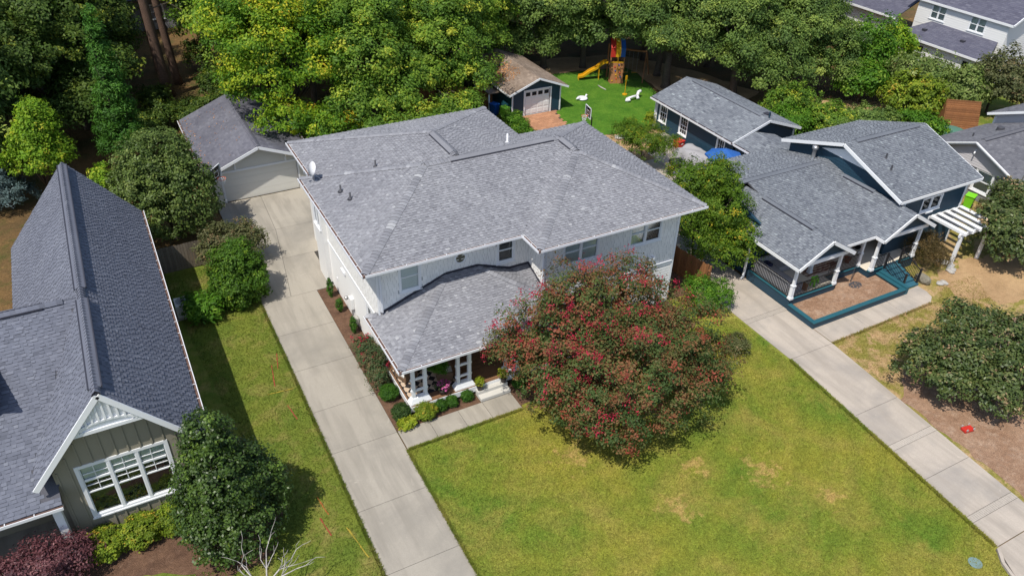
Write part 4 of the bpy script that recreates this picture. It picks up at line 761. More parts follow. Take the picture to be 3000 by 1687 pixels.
lk = roof_deck('link_roof', fl_, T, M['deck'], .08); tiles(fl_, lk, M['sh_blue'], 'shingle', .16, (.25, .3, .35), (.006, .012), seed=52); part('link_wall', M['navy'], T, (38.8, 38.95, 34.3, 37.8, 0, 2.35)); window(T, (38.8, 36.4, .6), LF, .7, 1.5, .08, cols=2, double=False); window(T, (38.8, 35.3, .6), LF, .7, 1.5, .08, cols=2, double=False); gutter(lk, ((38.44, 37.6, 2.4), (38.44, 34.2, 2.4)), (-1, 0, 0))
# ------------------------------------------------------------------ navy house with porch
B = empty('navy_house', (0, 0, 0), label='navy house with white porch columns, twin porch gables and blue-grey roof', cat='house')
fm = [[(32.1, 23.66, 3.0), (38.78, 23.66, 3.0), (38.78, 29.95, 4.5), (32.1, 29.95, 4.5)], [(38.78, 34.3, 3.46), (30.3, 34.3, 3.46), (32.1, 29.95, 4.5), (38.78, 29.95, 4.5)], [(30.3, 34.3, 3.46), (29.98, 29.9, 2.99), (32.1, 29.95, 4.5)]]; f1 = gable_y(29.98, 34.1, 23.0, 29.9, 2.99, 4.2, 32.1); f2 = gable_y(36.5, 40.7, 23.05, 29.2, 2.99, 4.2, 38.6); f3 = gable_x(38.38, 45.5, 24.05, 33.5, 4.5, 6.12, 28.8)
br_ = roof_deck('roof', fm+f1+f2, B, M['deck'], .09); ur = roof_deck('upper_roof', f3, B, M['deck'], .1)
cm, c1, c2, c3 = map(cover, (fm, f1, f2, f3)); bw = lambda x, y: 9. if x > 38.8 and y > 24.46 else -9.
tiles(fm, br_, M['sh_blue'], 'shingle', covers=(c1, c2), seed=61); tiles(f1, br_, M['sh_blue'], 'shingle', covers=(cm,), seed=62); tiles(f2, br_, M['sh_blue'], 'shingle', covers=(cm, bw), seed=63); tiles(f3, ur, M['sh_blue'], 'shingle', seed=64)
ridge_vent((31.6, 29.95, 4.52), (38.0, 29.95, 4.52), br_, .18, .06, 'sh_blue'); ridge_vent((32.1, 24.4, 4.22), (32.1, 28.3, 4.22), br_, .16, .05, 'sh_blue'); ridge_vent((38.6, 26.0, 4.22), (38.6, 28.3, 4.22), br_, .16, .05, 'sh_blue'); ridge_vent((39.3, 28.8, 6.15), (44.8, 28.8, 6.15), ur, .18, .06, 'sh_blue')
rk = MB(); d_ = Vector((0, 0, -.11))
for xr, xa, xb, y in ((32.1, 29.98, 34.1, 22.98), (38.6, 36.5, 40.7, 23.03)):
    for xe in (xa, xb): rk.bar(Vector((xr, y, 4.2))+d_, Vector((xe, y, 2.99))+d_, .06, .2)
rk.bar((29.97, 23.0, 2.88), (29.97, 26.5, 2.88), .05, .18); rk.bar((34.1, 23.64, 2.9), (36.5, 23.64, 2.9), .05, .16); rk.bar((34.11, 23.0, 2.88), (34.11, 23.6, 2.88), .05, .18); rk.bar((40.71, 23.05, 2.88), (40.71, 24.4, 2.88), .05, .18); rk.bar((36.49, 23.05, 2.88), (36.49, 23.6, 2.88), .05, .18)
rk.build('rake_board', M['trim'], br_)
rk = MB()
for y in (24.05, 33.5): rk.bar((38.36, 28.8, 6.02), (38.36, y, 4.4), .06, .2); rk.bar((45.52, 28.8, 6.02), (45.52, y, 4.4), .06, .2)
rk.bar((38.4, 24.03, 4.4), (45.5, 24.03, 4.4), .05, .16); rk.build('rake_board', M['trim'], ur)
wall('wall', B, M['navy'], (38.8, 24.46), FR, 6.1, 0, 4.42, ((2.3, 3.9, 3.0, 3.8), (.1, .55, 3.2, 4.1))); lap(B, (38.8, 24.46), FR, 6.1, .1, 4.4, M['navy'], .19, ((2.2, 4.0, 2.9, 3.9), (0, .65, 3.1, 4.2)))
window(B, (41.9, 24.46, 3.0), FR, 1.6, .8, .1, mull=1, double=False); window(B, (39.125, 24.46, 3.2), FR, .45, .9, .08, double=False); part('window_box_bracket', M['trim'], B, (41.6, 42.2, 24.36, 24.44, 2.78, 2.88))
wall('gable_wall', B, M['navy'], (38.8, 33.1), LF, 8.47, 2.5, 4.42); prism('gable_wall', B, M['navy'], [(38.8, 33.1, 4.42), (38.8, 24.63, 4.42), (38.8, 28.8, 5.95)], (.16, 0, 0)); lap(B, (38.8, 33.1), LF, 8.47, 3.0, 4.42, M['navy'], .19, gable=(4.3, 5.9)); prism('louver', B, M['trim'], [(38.74, 30.6, 5.02), (38.74, 27.0, 5.02), (38.74, 28.8, 5.66)], (.04, 0, 0))
part('wall', M['navy'], B, (44.75, 44.898, 24.63, 33.1, 0, 4.42)); prism('gable_wall', B, M['navy'], [(44.9, 33.1, 4.42), (44.9, 24.5, 4.42), (44.9, 28.8, 5.95)], (-.14, 0, 0)); part('wall', M['navy'], B, (38.97, 44.74, 32.9, 33.05, 0, 4.4)); part('corner_board', M['trim'], B, (44.8, 44.93, 24.42, 24.458, 0, 4.3))
wall('wall', B, M['navy'], (30.55, 26.75), FR, 8.2, .6, 3.2, ((3.3, 5.6, 1.3, 2.5), (6.2, 7.2, .6, 2.7))); part('wall', M['navy'], B, (30.55, 30.7, 26.92, 34.0, 0, 3.4)); prism('gable_wall', B, M['navy'], [(30.55, 34.0, 3.4), (30.55, 26.8, 3.6), (30.55, 29.95, 4.35)], (.14, 0, 0)); part('wall', M['navy'], B, (30.72, 38.75, 33.8, 33.98, 0, 3.35)); window(B, (35.0, 26.75, 1.3), FR, 2.3, 1.2, .1, mull=2, back='red', double=False)
dr = part('front_door', M['red'], B, (36.8, 37.7, 26.8, 26.85, .62, 2.7))
for xr, xa, xb, y in ((32.1, 30.25, 33.85, 23.3), (38.6, 36.75, 40.4, 23.35)): prism('gable_panel', B, M['navy'], [(xa, y, 3.02), (xb, y, 3.02), (xr, y, 4.06)], (0, .08, 0)); part('porch_beam', M['trim'], B, (xa-.05, xb+.05, y-.08, y+.16, 2.78, 3.015))
part('porch_ceiling', M['trim'], B, (30.1, 40.5, 23.7, 26.7, 2.84, 2.88)); part('porch_beam', M['trim'], B, (30.2, 30.42, 23.48, 26.7, 2.66, 2.83), (33.95, 36.65, 23.9, 24.1, 2.66, 2.83))
FZ = .62
fo = part('foundation', M['navy'], B, (30.38, 33.85, 23.4, 26.74, 0, FZ), (33.86, 36.6, 24.1, 26.74, 0, FZ-.003), (36.61, 40.4, 23.45, 26.74, 0, FZ-.001)); [part('coping', M['teal'], fo, q_) for q_ in ((30.34, 33.89, 23.36, 23.55, FZ, FZ+.05), (30.34, 30.53, 23.56, 26.6, FZ, FZ+.05), (33.9, 36.55, 24.06, 24.25, FZ, FZ+.05), (36.57, 37.78, 23.41, 23.6, FZ, FZ+.05), (39.05, 40.44, 23.41, 23.6, FZ, FZ+.05))]; part('porch_floor', mat('porch floor', (.66, .6, .5), (.6, .54, .45), .8, .7), fo, (30.55, 33.87, 23.57, 26.74, FZ, FZ+.02), (33.9, 36.55, 24.27, 26.74, FZ, FZ+.02), (36.57, 40.4, 23.62, 26.74, FZ, FZ+.02))
def post(x, y, z0=FZ+.05, z1=2.8):
    b = MB(); b.taper(x, y, z0+.03, 2.75, .15, .14); o = b.build('porch_post', M['trim'], B); b = MB(); b.taper(x, y, z0, z0+.14, .25, .24); b.taper(x, y, z0+.142, z0+.85, .19, .18); b.taper(x, y, z0+.852, z0+.92, .24, .23); b.build('post_base', M['trim'], o)
for p_ in ((30.43, 23.45), (33.72, 23.47), (33.35, 24.9), (36.45, 24.2), (36.78, 23.5), (40.28, 23.52)): post(*p_)
bal = MB().box(-.011, .011, -.011, .011, 0, .82).mesh('baluster', M['black'])
def rail(a, b, za=FZ+.06, zb=None, gap=.115):
    zb = za if zb is None else zb; a, b = Vector((*a, za)), Vector((*b, zb)); L_ = (b-a).length; n = int(L_/gap); mb = MB(); z = Vector((0, 0, 1)); mb.bar(a+z*.88, b+z*.88, .045, .04); mb.bar(a+z*.06, b+z*.06, .03, .03); r_ = mb.build('railing', M['black'], B)
    for i in range(1, n): o = bpy.data.objects.new('baluster', bal); link(o, r_); o.location = a+(b-a)*(i/n)+z*.05
rail((30.43, 23.6), (30.43, 26.6)); rail((30.58, 23.45), (33.58, 23.45)); rail((33.86, 24.14), (36.35, 24.14)); rail((36.95, 23.48), (37.75, 23.48)); rail((39.05, 23.48), (40.15, 23.48))
steps = MB(); nS = 5
for i in range(nS): steps.box(37.72, 39.05, 21.78+i*.34, 23.44, 0 if i == 0 else .124*i, .124*(i+1)-.002)
so = steps.build('front_steps', M['bluestep'], B); rail((37.76, 21.95), (37.76, 23.4), .1, FZ+.06, .1); rail((39.0, 21.95), (39.0, 23.4), .1, FZ+.06, .1)
for x in (37.76, 39.0): part('newel', M['black'], B, (x-.05, x+.05, 21.85, 21.95, .1, 1.08)); part('newel', M['black'], B, (x-.05, x+.05, 23.3, 23.4, FZ, 1.66))
part('cheek_wall', M['teal'], B, (37.45, 37.7, 21.45, 23.4, 0, .5))
b = MB(); b.lathe(38.3, 30.7, [(.2, 4.25), (.12, 4.35), (.12, 4.95), (.2, 4.98), (.2, 5.15), (.05, 5.2)], 12); b.build('flue', M['steel'], br_, smooth=True)
for x, y, z in ((39.72, 26.22, 5.26), (40.16, 27.07, 5.56)): b = MB(); b.lathe(x, y, [(.1, z-.05), (.06, z+.05), (.05, z+.3), (0, z+.3)], 8); b.build('vent_pipe', M['lead'], ur)
downspout(B, 30.3, 26.9, 0, 2.9, .05); b = MB(); b.tube([(30.15, 26.6, 2.85), (30.25, 26.85, 2.5), (30.28, 26.85, .5), (30.0, 26.75, .1)], .05); b.build('downspout', M['trim'], B)
pg = empty('pergola', (0, 0, 0), label='white slatted pergola attached to the navy house', cat='pergola')
part('ledger', M['trim'], pg, (42.1, 44.9, 24.36, 24.44, 2.28, 2.46)); part('front_beam', M['trim'], pg, (42.0, 45.0, 22.15, 22.25, 2.2, 2.4))
for i in range(5): x = 42.15+i*.66; part('rafter', M['trim'], pg, (x-.05, x+.05, 21.9, 24.34, 2.41, 2.56))
for i in range(5): x = 42.15+i*.66; part('slat', M['trim'], pg, (x-.15 if i else x+.06, x+.15, 21.95, 24.33, 2.565, 2.6))
for x in (42.25, 44.8): part('post', M['trim'], pg, (x-.08, x+.08, 22.1, 22.28, 0, 2.2), bevel=.01)
pl = empty('raised_planter', (0, 0, 0), label='low teal planter wall filled with wood chips before the navy house', cat='planter')
part('planter_wall', M['navy'], pl, (30.3, 37.4, 21.45, 21.62, 0, .36), (30.3, 30.47, 21.63, 23.35, 0, .36), (37.25, 37.42, 21.63, 23.4, 0, .36)); part('planter_cap', M['teal'], pl, (30.26, 37.46, 21.41, 21.66, .362, .42), (30.26, 30.51, 21.67, 23.35, .362, .42), (37.21, 37.44, 21.67, 23.4, .362, .42)); part('wood_chips', M['chips'], pl, (30.48, 37.24, 21.64, 23.39, 0, .26), (33.88, 36.58, 23.391, 24.09, 0, .26))
# ------------------------------------------------------------------ grey house at the right edge
Q = empty('grey_house', (0, 0, 0), label='grey brick house with pale vinyl gable beyond the navy house', cat='house')
fq = gable_x(51.1, 58.8, 24.3, 32.3, 2.35, 4.0, 28.3); qr = roof_deck('roof', fq, Q, M['deck'], .09); tiles(fq, qr, M['sh_grey'], 'shingle', .16, (.25, .3, .35), (.006, .012), seed=71); ridge_vent((51.8, 28.3, 4.03), (58.4, 28.3, 4.03), qr, .16, .05, 'sh_grey')
rk = MB()
for y in (24.3, 32.3):
    rk.bar((51.07, 28.3, 3.9), (51.07, y, 2.25), .07, .17); rk.bar((51.0, 28.3, 3.95), (51.0, y, 2.3), .05, .07)
rk.build('rake_board', M['trim'], qr)
wall('wall', Q, M['slate'], (51.5, 31.9), LF, 7.2, 0, 2.2, ((4.2, 5.3, .75, 2.1),)); prism('gable_wall', Q, M['lilac'], [(51.46, 32.0, 2.2), (51.46, 24.6, 2.2), (51.46, 28.3, 3.85)], (.2, 0, 0)); lap(Q, (51.45, 32.0), LF, 7.4, 2.2, 2.21, M['lilac'], .17, gable=(3.7, 3.82)); lap(Q, (51.5, 31.9), LF, 7.2, .1, 2.2, M['slate'], .13, ((4.1, 5.4, .6, 2.2),))
window(Q, (51.5, 27.15, .75), LF, 1.1, 1.35, .13, slats=14, back='blind'); part('wall', M['slate'], Q, (51.7, 58.4, 24.7, 24.9, 0, 2.3)); part('wall', M['slate'], Q, (51.7, 58.4, 31.6, 31.8, 0, 2.3))
b = MB(); b.tube([(51.4, 24.75, .9), (51.3, 24.75, 2.2), (51.2, 24.6, 3.5)], .045); b.build('service_mast', M['steel'], Q); b = MB(); b.lathe(51.2, 24.6, [(.09, 3.45), (.1, 3.6), (.03, 3.65)], 8); b.build('mast_cap', M['gutter'], Q); b = MB(); b.bar((51.45, 28.35, 3.3), (51.1, 28.2, 3.15), .08); b.build('flood_light', M['trim'], Q)
b = MB(); b.lathe(55.7, 29.6, [(.28, 3.4), (.26, 3.52), (.24, 3.68), (.1, 3.74)], 14); b.build('turbine_vent', M['lead'], qr); b = MB(); b.lathe(53.2, 29.9, [(.06, 3.3), (.05, 3.6), (0, 3.6)], 8); b.build('vent_pipe', M['lead'], qr)
fq2 = gable_x(58.6, 74, 24.4, 32.5, 3.2, 4.9, 28.4); q2 = empty('pale_house', (0, 0, 0), label='pale vinyl house corner rising behind the grey house', cat='house'); r2 = roof_deck('roof', fq2, q2, M['deck'], .09); tiles(fq2, r2, M['sh_grey'], 'shingle', .2, (.35, .45), (.006, .012), seed=72); rk = MB()
for y in (24.4, 32.5): rk.bar((58.58, 28.4, 4.8), (58.58, y, 3.1), .07, .18)
rk.build('rake_board', M['trim'], r2); wall('wall', q2, M['lilac'], (59.0, 32.1), LF, 7.3, 0, 3.1); prism('gable_wall', q2, M['lilac'], [(59.0, 32.1, 3.1), (59.0, 24.8, 3.1), (59.0, 28.4, 4.7)], (.14, 0, 0)); lap(q2, (59.0, 32.1), LF, 7.3, 2.0, 3.1, M['lilac'], .18, gable=(3.7, 4.68)); part('corner_board', M['trim'], q2, (58.95, 58.998, 31.95, 32.1, 0, 3.0)); part('wall', M['lilac'], q2, (59.2, 73.5, 31.9, 32.08, 0, 3.1)); part('wall', M['lilac'], q2, (59.2, 73.5, 24.82, 25.0, 0, 3.1))
# ------------------------------------------------------------------ far white two-storey house, and a grey roof in the woods
W = empty('far_white_house', (0, 0, 0), label='distant white two-storey house with dark blue-grey roofs beyond the trees', cat='house')
fw_ = gable_y(72.75, 84, 41.0, 52, 5.65, 8.6, 78.2); fw2 = [[(69.9, 50.5, 2.85), (69.9, 40.6, 2.85), (73.0, 42.0, 3.85), (73.0, 49.0, 3.85)]]; fw3 = gable_y(71.5, 82, 52, 66, 3.6, 6.0, 76.8)
wr = roof_deck('roof', fw_, W, M['deck'], .1); w2 = roof_deck('lower_roof', fw2+fw3, W, M['deck'], .1)
tiles(fw_, wr, M['sh_far'], 'shingle', .22, (.4, .5), (.008, .014), seed=81); tiles(fw2+fw3, w2, M['sh_far'], 'shingle', .22, (.4, .5), (.008, .014), seed=82)
for b_, p_ in ((((72.73, 41, 5.55), (72.73, 52, 5.55)), wr), (((69.88, 40.6, 2.76), (69.88, 50.5, 2.76)), w2), (((78.2, 40.98, 8.5), (72.75, 40.98, 5.55)), wr), (((71.48, 52, 3.5), (71.48, 66, 3.5)), w2)): rk = MB(); rk.bar(*b_, .07, .2); rk.build('fascia', M['trim'], p_)
wall('wall', W, M['white'], (73.0, 51), LF, 9.5, 0, 5.6, ((1.6, 3.1, 4.15, 5.35), (5.8, 7.3, 4.15, 5.35))); lap(W, (73.0, 51), LF, 9.5, 3.4, 5.6, M['white'], .2, ((1.5, 3.2, 4, 5.5), (5.7, 7.4, 4, 5.5))); window(W, (73.0, 48.65, 4.15), LF, 1.5, 1.2, .1, mull=1, back='blind'); window(W, (73.0, 44.45, 4.15), LF, 1.5, 1.2, .1, mull=1, back='blind')
wall('wall', W, M['white'], (70.25, 49.8), LF, 8.4, 0, 2.8, ((1.2, 2.6, 1.0, 2.3), (6.8, 7.5, .4, 2.3))); lap(W, (70.25, 49.8), LF, 8.4, .1, 2.8, M['white'], .2, ((1.1, 2.7, .9, 2.4), (6.7, 7.6, .3, 2.4))); window(W, (70.25, 47.9, 1.0), LF, 1.4, 1.3, .1, mull=1); window(W, (70.25, 42.65, .4), LF, .7, 1.9, .1, double=False)
prism('gable_wall', W, M['white'], [(73.0, 41.5, 0), (83.5, 41.5, 0), (83.5, 41.5, 5.6), (78.2, 41.5, 8.4), (73.0, 41.5, 5.6)], (0, .15, 0)); lap(W, (73.0, 41.5), FR, 10.4, .1, 5.6, M['white'], .2, gable=(5.2, 8.3)); part('wall', M['white'], W, (72.1, 72.25, 52.2, 65.5, 0, 3.5))
part('wall', M['white'], W, (70.42, 73.0, 41.3, 41.48, 0, 2.8)); part('roof_vent', M['flash'], w2, (71.2, 71.5, 48.2, 48.6, 3.28, 3.5), (71.4, 71.7, 44.2, 44.6, 3.32, 3.54))
X = empty('wood_house', (0, 0, 0), label='grey house glimpsed between the pine trunks', cat='house'); fx = gable_x(2, 16, 88, 98, 3.2, 6.0); xr_ = roof_deck('roof', fx, X, M['deck'], .1); tiles(fx, xr_, M['sh_grey'], 'shingle', .25, (.5, .6), (.01, .015), seed=91); part('wall', M['slate'], X, (2.5, 15.5, 88.6, 97.5, 0, 3.2)); window(X, (7, 88.58, 1.1), FR, 1.2, 1.3, .1); window(X, (11, 88.58, 1.1), FR, 1.2, 1.3, .1)
# ------------------------------------------------------------------ fences, bins, play things, patio things
def fence(name, a, b, h, mt, label, pw=.14, gap=.012, lean=0., group=None):
    a = Vector((*a, 0)); b = Vector((*b, 0)); Lg = (b-a).length; d = (b-a).normalized(); rz = math.atan2(d.y, d.x)
    r_ = empty(name, a, rz, label=label, cat='fence', group=group); n = int(Lg/(pw+gap)); mes = []
    for k in range(4):
        mb = MB(); hh = h+rnd.uniform(-.03, .03); mb.hexa([(0, 0, .04), (pw, 0, .04), (pw, .02, .04), (0, .02, .04), (0, 0, hh), (pw, 0, hh), (pw, .02, hh), (0, .02, hh)]); mb.poly([(0, 0, hh), (pw, 0, hh), (pw*.8, 0, hh+.035), (pw*.2, 0, hh+.035)]); mes.append(mb.mesh('picket', M[mt]))
    for i in range(n): o = bpy.data.objects.new('picket', mes[i % 4] if rnd.random() < .5 else rnd.choice(mes)); link(o, r_); o.location = (i*(pw+gap), 0, 0)
    part('rail', M[mt], r_, (0, Lg, .022, .06, .35, .44)); part('rail', M[mt], r_, (0, Lg, .022, .06, h-.4, h-.31))
    for i in range(int(Lg/2.4)+2): x = min(i*2.4, Lg-.1); part('post', M[mt], r_, (x, x+.1, .062, .16, 0, h-.05))
fence('wooden_fence', (.35, 41.7), (4.7, 41.75), 1.65, 'wood', 'weathered grey picket fence between the olive house and driveway shrubs')
fence('wooden_fence', (24.9, 29.4), (27.0, 29.4), 1.75, 'cedar', 'reddish cedar fence panel beside the white house corner')
fence('wooden_fence', (26.9, 29.35), (27.35, 26.7), 1.75, 'cedar', 'reddish cedar fence return along the neighbouring driveway')
fence('wooden_fence', (22.5, 60.3), (28.2, 55.2), 1.75, 'cedar', 'orange cedar fence leading to the navy shed')
ac = empty('air_conditioner', (1.0, 37.4, 0), label='beige air conditioner unit beside the olive house wall', cat='air conditioner')
part('casing', M['cream'], ac, (-.42, .42, -.42, .42, .05, .82), bevel=.03); b = MB(); b.lathe(0, 0, [(.36, .822), (.36, .84), (.33, .84), (.33, .826)], 24); b.build('fan_ring', M['steel'], ac); b = MB(); b.lathe(0, 0, [(.33, .823), (.0, .825)], 24); b.build('fan_opening', M['dark'], ac); part('pad', M['conc'], ac, (-.55, .55, -.55, .55, 0, .05))
b = MB()
for k in range(7): b.tube([(.34*math.cos(t_), .34*math.sin(t_), .85) for t_ in (k*math.pi/7, k*math.pi/7+math.pi)], .008, 4)
b.build('grille', M['black'], ac)
def bin_(loc, rz, mt, label, lid=None):
    r_ = empty('wheelie_bin', loc, rz, label=label, cat='bin'); b = MB(); b.taper(0, 0, .06, .95, .46, .58, .5, .66); b.build('body', M[mt], r_, bevel=.03); l = part('lid', M[lid or mt], r_, (-.31, .31, -.37, .35, .952, 1.02), bevel=.03); part('handle', M['black'], r_, (-.25, .25, .36, .4, .9, .94))
    for x in (-.24, .24): b = MB(); b.tube([(x-.03, .2, .12), (x+.03, .2, .12)], .12, 12); b.build('wheel', M['black'], r_)
bin_((28.0, 54.35, 0), R(20), 'blue', 'blue wheelie bin beside the navy shed'); bin_((28.45, 53.35, 0), R(10), 'limebin', 'lime wheelie bin behind the shrub at the navy shed'); bin_((50.0, 26.7, 0), R(-70), 'lime', 'lime wheelie bin against the grey house wall')
# play tower
pt = empty('play_tower', (41.45, 56.5, 0), R(-24), label='wooden play tower with red, yellow and blue canopy on the turf', cat='play tower')
for x in (-.6, .6):
    for y in (0.1, 1.4): part('post', M['cedar'], pt, (x-.06, x+.06, y-.06, y+.06, 0, 3.1))
b = MB(); b.hexa([(-.6, -.32, 0), (.6, -.32, 0), (.6, -.27, 0), (-.6, -.27, 0), (-.55, 0, 1.78), (.55, 0, 1.78), (.55, .05, 1.78), (-.55, .05, 1.78)]); cw = b.build('climbing_wall', M['cedar'], pt)
for i in range(9): x = -.4+(i*.37) % .8; z = .25+i*.17; b = MB(); b.lathe(0, 0, [(.07, 0), (.05, .06), (.0, .07)], 8); o = b.build('climbing_hold', M[('yellow', 'red', 'blue')[i % 3]], cw); o.location = (x, -.32+.18*z/1.0, z); o.rotation_euler = (R(80), 0, 0)
part('platform', M['cedar'], pt, (-.66, .66, 0.05, 1.46, 1.5, 1.6)); part('rail_board', M['yellow'], pt, (-.62, .62, 0.0, .04, 1.8, 1.88))
for k, (mt_, x0_, x1_) in enumerate((('red', -.66, -.2), ('yellow', -.2, .25), ('blue', .25, .66))): part('canopy_panel', M[mt_], pt, (x0_+.003, x1_-.003, .02, .05, 2.3, 3.1)); b = MB(); b.hexa([(x0_+.003, .0, 3.1), (x1_-.003, .0, 3.1), (x1_-.003, .72, 3.75), (x0_+.003, .72, 3.75), (x0_+.003, .0, 3.13), (x1_-.003, .0, 3.13), (x1_-.003, .72, 3.78), (x0_+.003, .72, 3.78)]); b.build('canopy_top', M[mt_], pt)
b = MB(); b.tube([(0.0, -.33, .05), (0.02, 0, 2.3)], .018, 5); b.build('climbing_rope', M['yellow'], pt)
sl = MB(); pts = [(-.7, .9, 1.55), (-1.1, .9, 1.5), (-1.7, .85, 1.0), (-2.3, .8, .72), (-2.9, .75, .3), (-3.3, .7, .24)]
for a_, b_ in zip(pts, pts[1:]):
    sl.bar(a_, b_, .5, .04)
    for s_ in (-.27, .27): sl.bar((a_[0], a_[1]+s_, a_[2]+.08), (b_[0], b_[1]+s_, b_[2]+.08), .05, .18)
so_ = sl.build('slide', M['yellow'], pt); part('slide_foot', M['yellow'], so_, (-3.36, -3.3, .48, .54, 0, .26), (-3.36, -3.3, .86, .92, 0, .26)); part('slide_support', M['yellow'], so_, (-1.5, -1.44, .6, .66, 0, 1.1), (-1.5, -1.44, 1.04, 1.1, 0, 1.1), (-1.5, -1.44, .66, 1.04, .6, .66))
sw = empty('swing_frame', (44.2, 56.3, 0), R(-24), label='wooden swing frame standing behind the play tower', cat='swing'); b = MB(); b.bar((-2.4, .9, 2.5), (.2, .0, 2.5), .12, .14); b.build('beam', M['cedar'], sw)
for p_ in ((-.2, -1.2, 0), (.9, 1.1, 0)): b = MB(); b.bar(p_, (.2, 0, 2.5), .1, .1); b.build('leg', M['cedar'], sw)
for x in (-.7, -1.5):
    b = MB(); b.tube([(x-.2, .35-x*.0, 2.45), (x-.2, .35, .5)], .008, 4); b.tube([(x+.2, .3, 2.45), (x+.2, .3, .5)], .008, 4); r_ = b.build('chain', M['steel'], sw); part('swing_seat', M['yellow'], r_, (x-.23, x+.23, .24, .42, .47, .5))
hp2 = empty('basketball_hoop', (31.75, 46.3, 0), R(-100), label='portable basketball hoop behind the white house roof', cat='basketball hoop'); hoop(hp2, 2.35, 1.05, .75, 'glass')
# toys on the turf
f_ = empty('pool_float', (36.5, 54.3, 0), R(20), label='white inflatable float lying on the turf', cat='float'); b = MB(); b.lathe(0, 0, [(.0, .02), (.55, .03), (.65, .12), (.55, .22), (.35, .2), (.3, .1), (0, .1)], 18); b.build('ring', M['infl'], f_, smooth=True); b = MB(); b.tube([(-.5, 0, .15), (-.75, .1, .3), (-.95, .15, .22)], [.16, .14, .06], 10); b.build('wing', M['infl'], f_, smooth=True); b = MB(); b.tube([(.45, -.1, .15), (.6, -.15, .42), (.72, -.2, .36)], [.13, .12, .05], 10); b.build('head', M['infl'], f_, smooth=True); b = MB(); b.tube([(.72, -.2, .36), (.85, -.22, .32)], [.05, .02], 8); b.build('beak', M['red'], f_); f_.scale = (.75, .75, .75)
g_ = empty('inflatable_dog', (40.4, 52.3, 0), R(8), label='white inflatable dog-shaped toy lying on the turf', cat='inflatable'); b = MB(); b.tube([(-.75, 0, .3), (0, .02, .36), (.6, 0, .34)], [.14, .12, .14], 10); b.build('body', M['infl'], g_, smooth=True)
for p_, q_ in (((-.75, .05, .3), (-1.05, -.2, .16)), ((-.7, -.05, .3), (-.75, -.3, .14)), ((.55, 0, .34), (.45, -.3, .14)), ((.6, .05, .34), (.75, .2, .16)), ((.6, 0, .34), (.95, .25, .6)), ((.95, .25, .6), (1.25, .25, .62))): b = MB(); b.tube([p_, q_], [.15, .17], 10); b.build('limb', M['infl'], g_, smooth=True)
g_.scale = (.85, .85, .85)
t_ = empty('tetherball_set', (40.45, 53.6, 0), label='yellow pole toy with ball standing on the turf', cat='toy'); b = MB(); b.tube([(0, 0, 0), (.02, .02, 1.55)], .03, 8); b.build('pole', M['yellow'], t_); b = MB(); b.lathe(0, 0, [(.0, 0), (.22, .02), (.22, .1), (0, .12)], 14); b.build('base', M['yellow'], t_); part('paddle', M['yellow'], t_, (-.1, .1, -.02, .02, 1.35, 1.75), bevel=.01)
b = MB(); b.tube([(39.5, 56.4, .05), (39.45, 55.8, .07), (39.55, 55.2, .05)], [.05, .06, .04], 6); tag(b.build('fallen_branch', M['bark_pale'], smooth=True), 'pale fallen branch lying across the turf', 'branch')
# patio
u_ = empty('patio_umbrella', (36.8, 36.7, 0), label='open blue patio umbrella beside the navy studio', cat='umbrella'); b = MB(); n = 8; R_ = 1.35; top = (0, 0, 2.75)
for i in range(n):
    a_, c_ = 2*math.pi*i/n, 2*math.pi*(i+1)/n; mdl = (a_+c_)/2
    p_, q_ = (R_*math.cos(a_), R_*math.sin(a_), 2.2), (R_*math.cos(c_), R_*math.sin(c_), 2.2); mm_ = (R_*.86*math.cos(mdl), R_*.86*math.sin(mdl), 2.24)
    b = MB(); b.poly([top, p_, mm_]); b.poly([top, mm_, q_]); b.poly([p_, (p_[0], p_[1], 2.08), (mm_[0]*1.02, mm_[1]*1.02, 2.1), mm_]); b.poly([mm_, (mm_[0]*1.02, mm_[1]*1.02, 2.1), (q_[0], q_[1], 2.08), q_]); b.build('canopy_panel', M['tarpblue'], u_)
b = MB(); b.tube([(0, 0, 0), (0, 0, 2.8)], .03, 8); b.build('pole', M['steel'], u_); b = MB(); b.lathe(0, 0, [(.3, 0), (.3, .06), (.05, .12)], 14); b.build('base', M['black'], u_)
cv = empty('covered_furniture', (37.7, 40.6, 0), R(4), label='patio furniture set under a draped grey cover', cat='furniture cover')
nx, ny = 16, 22; V = []; Fc = []
for j in range(ny+1):
    for i in range(nx+1):
        x = -.95+1.9*i/nx; y = -1.6+3.2*j/ny; ex = max(abs(x)/.95, abs(y)/1.6); z = .78-.1*abs(math.sin(y*2.1+x))-.06*math.sin(x*5+y*3); 
        if ex > .72: z *= max(0.03, 1-((ex-.72)/.28)**1.3)
        V.append((x*(1+.06*math.sin(y*7)), y*(1+.04*math.sin(x*8)), max(z, .03)))
b = MB(); b.v = V
for j in range(ny):
    for i in range(nx): k0 = j*(nx+1)+i; b.f.append((k0, k0+1, k0+nx+2, k0+nx+1)); b.a.append(.5)
b.build('cover', M['cloth'], cv, smooth=True)
gl = empty('gas_grill', (34.9, 39.4, 0), R(-15), label='black gas grill on the patio beside the small tree', cat='grill'); part('cart', M['black'], gl, (-.4, .4, -.28, .28, .1, .78)); b = MB(); b.tube([(-.4, 0, .95), (.4, 0, .95)], .29, 14); b.build('lid', M['black'], gl, smooth=True); part('handle', M['steel'], gl, (-.3, .3, -.34, -.31, .98, 1.01)); part('side_shelf', M['steel'], gl, (-.75, -.41, -.25, .25, .76, .8)); part('side_shelf', M['steel'], gl, (.41, .75, -.25, .25, .76, .8))
for x in (-.36, .36): part('wheel', M['black'], gl, (x-.03, x+.03, -.1, .1, 0, .1))
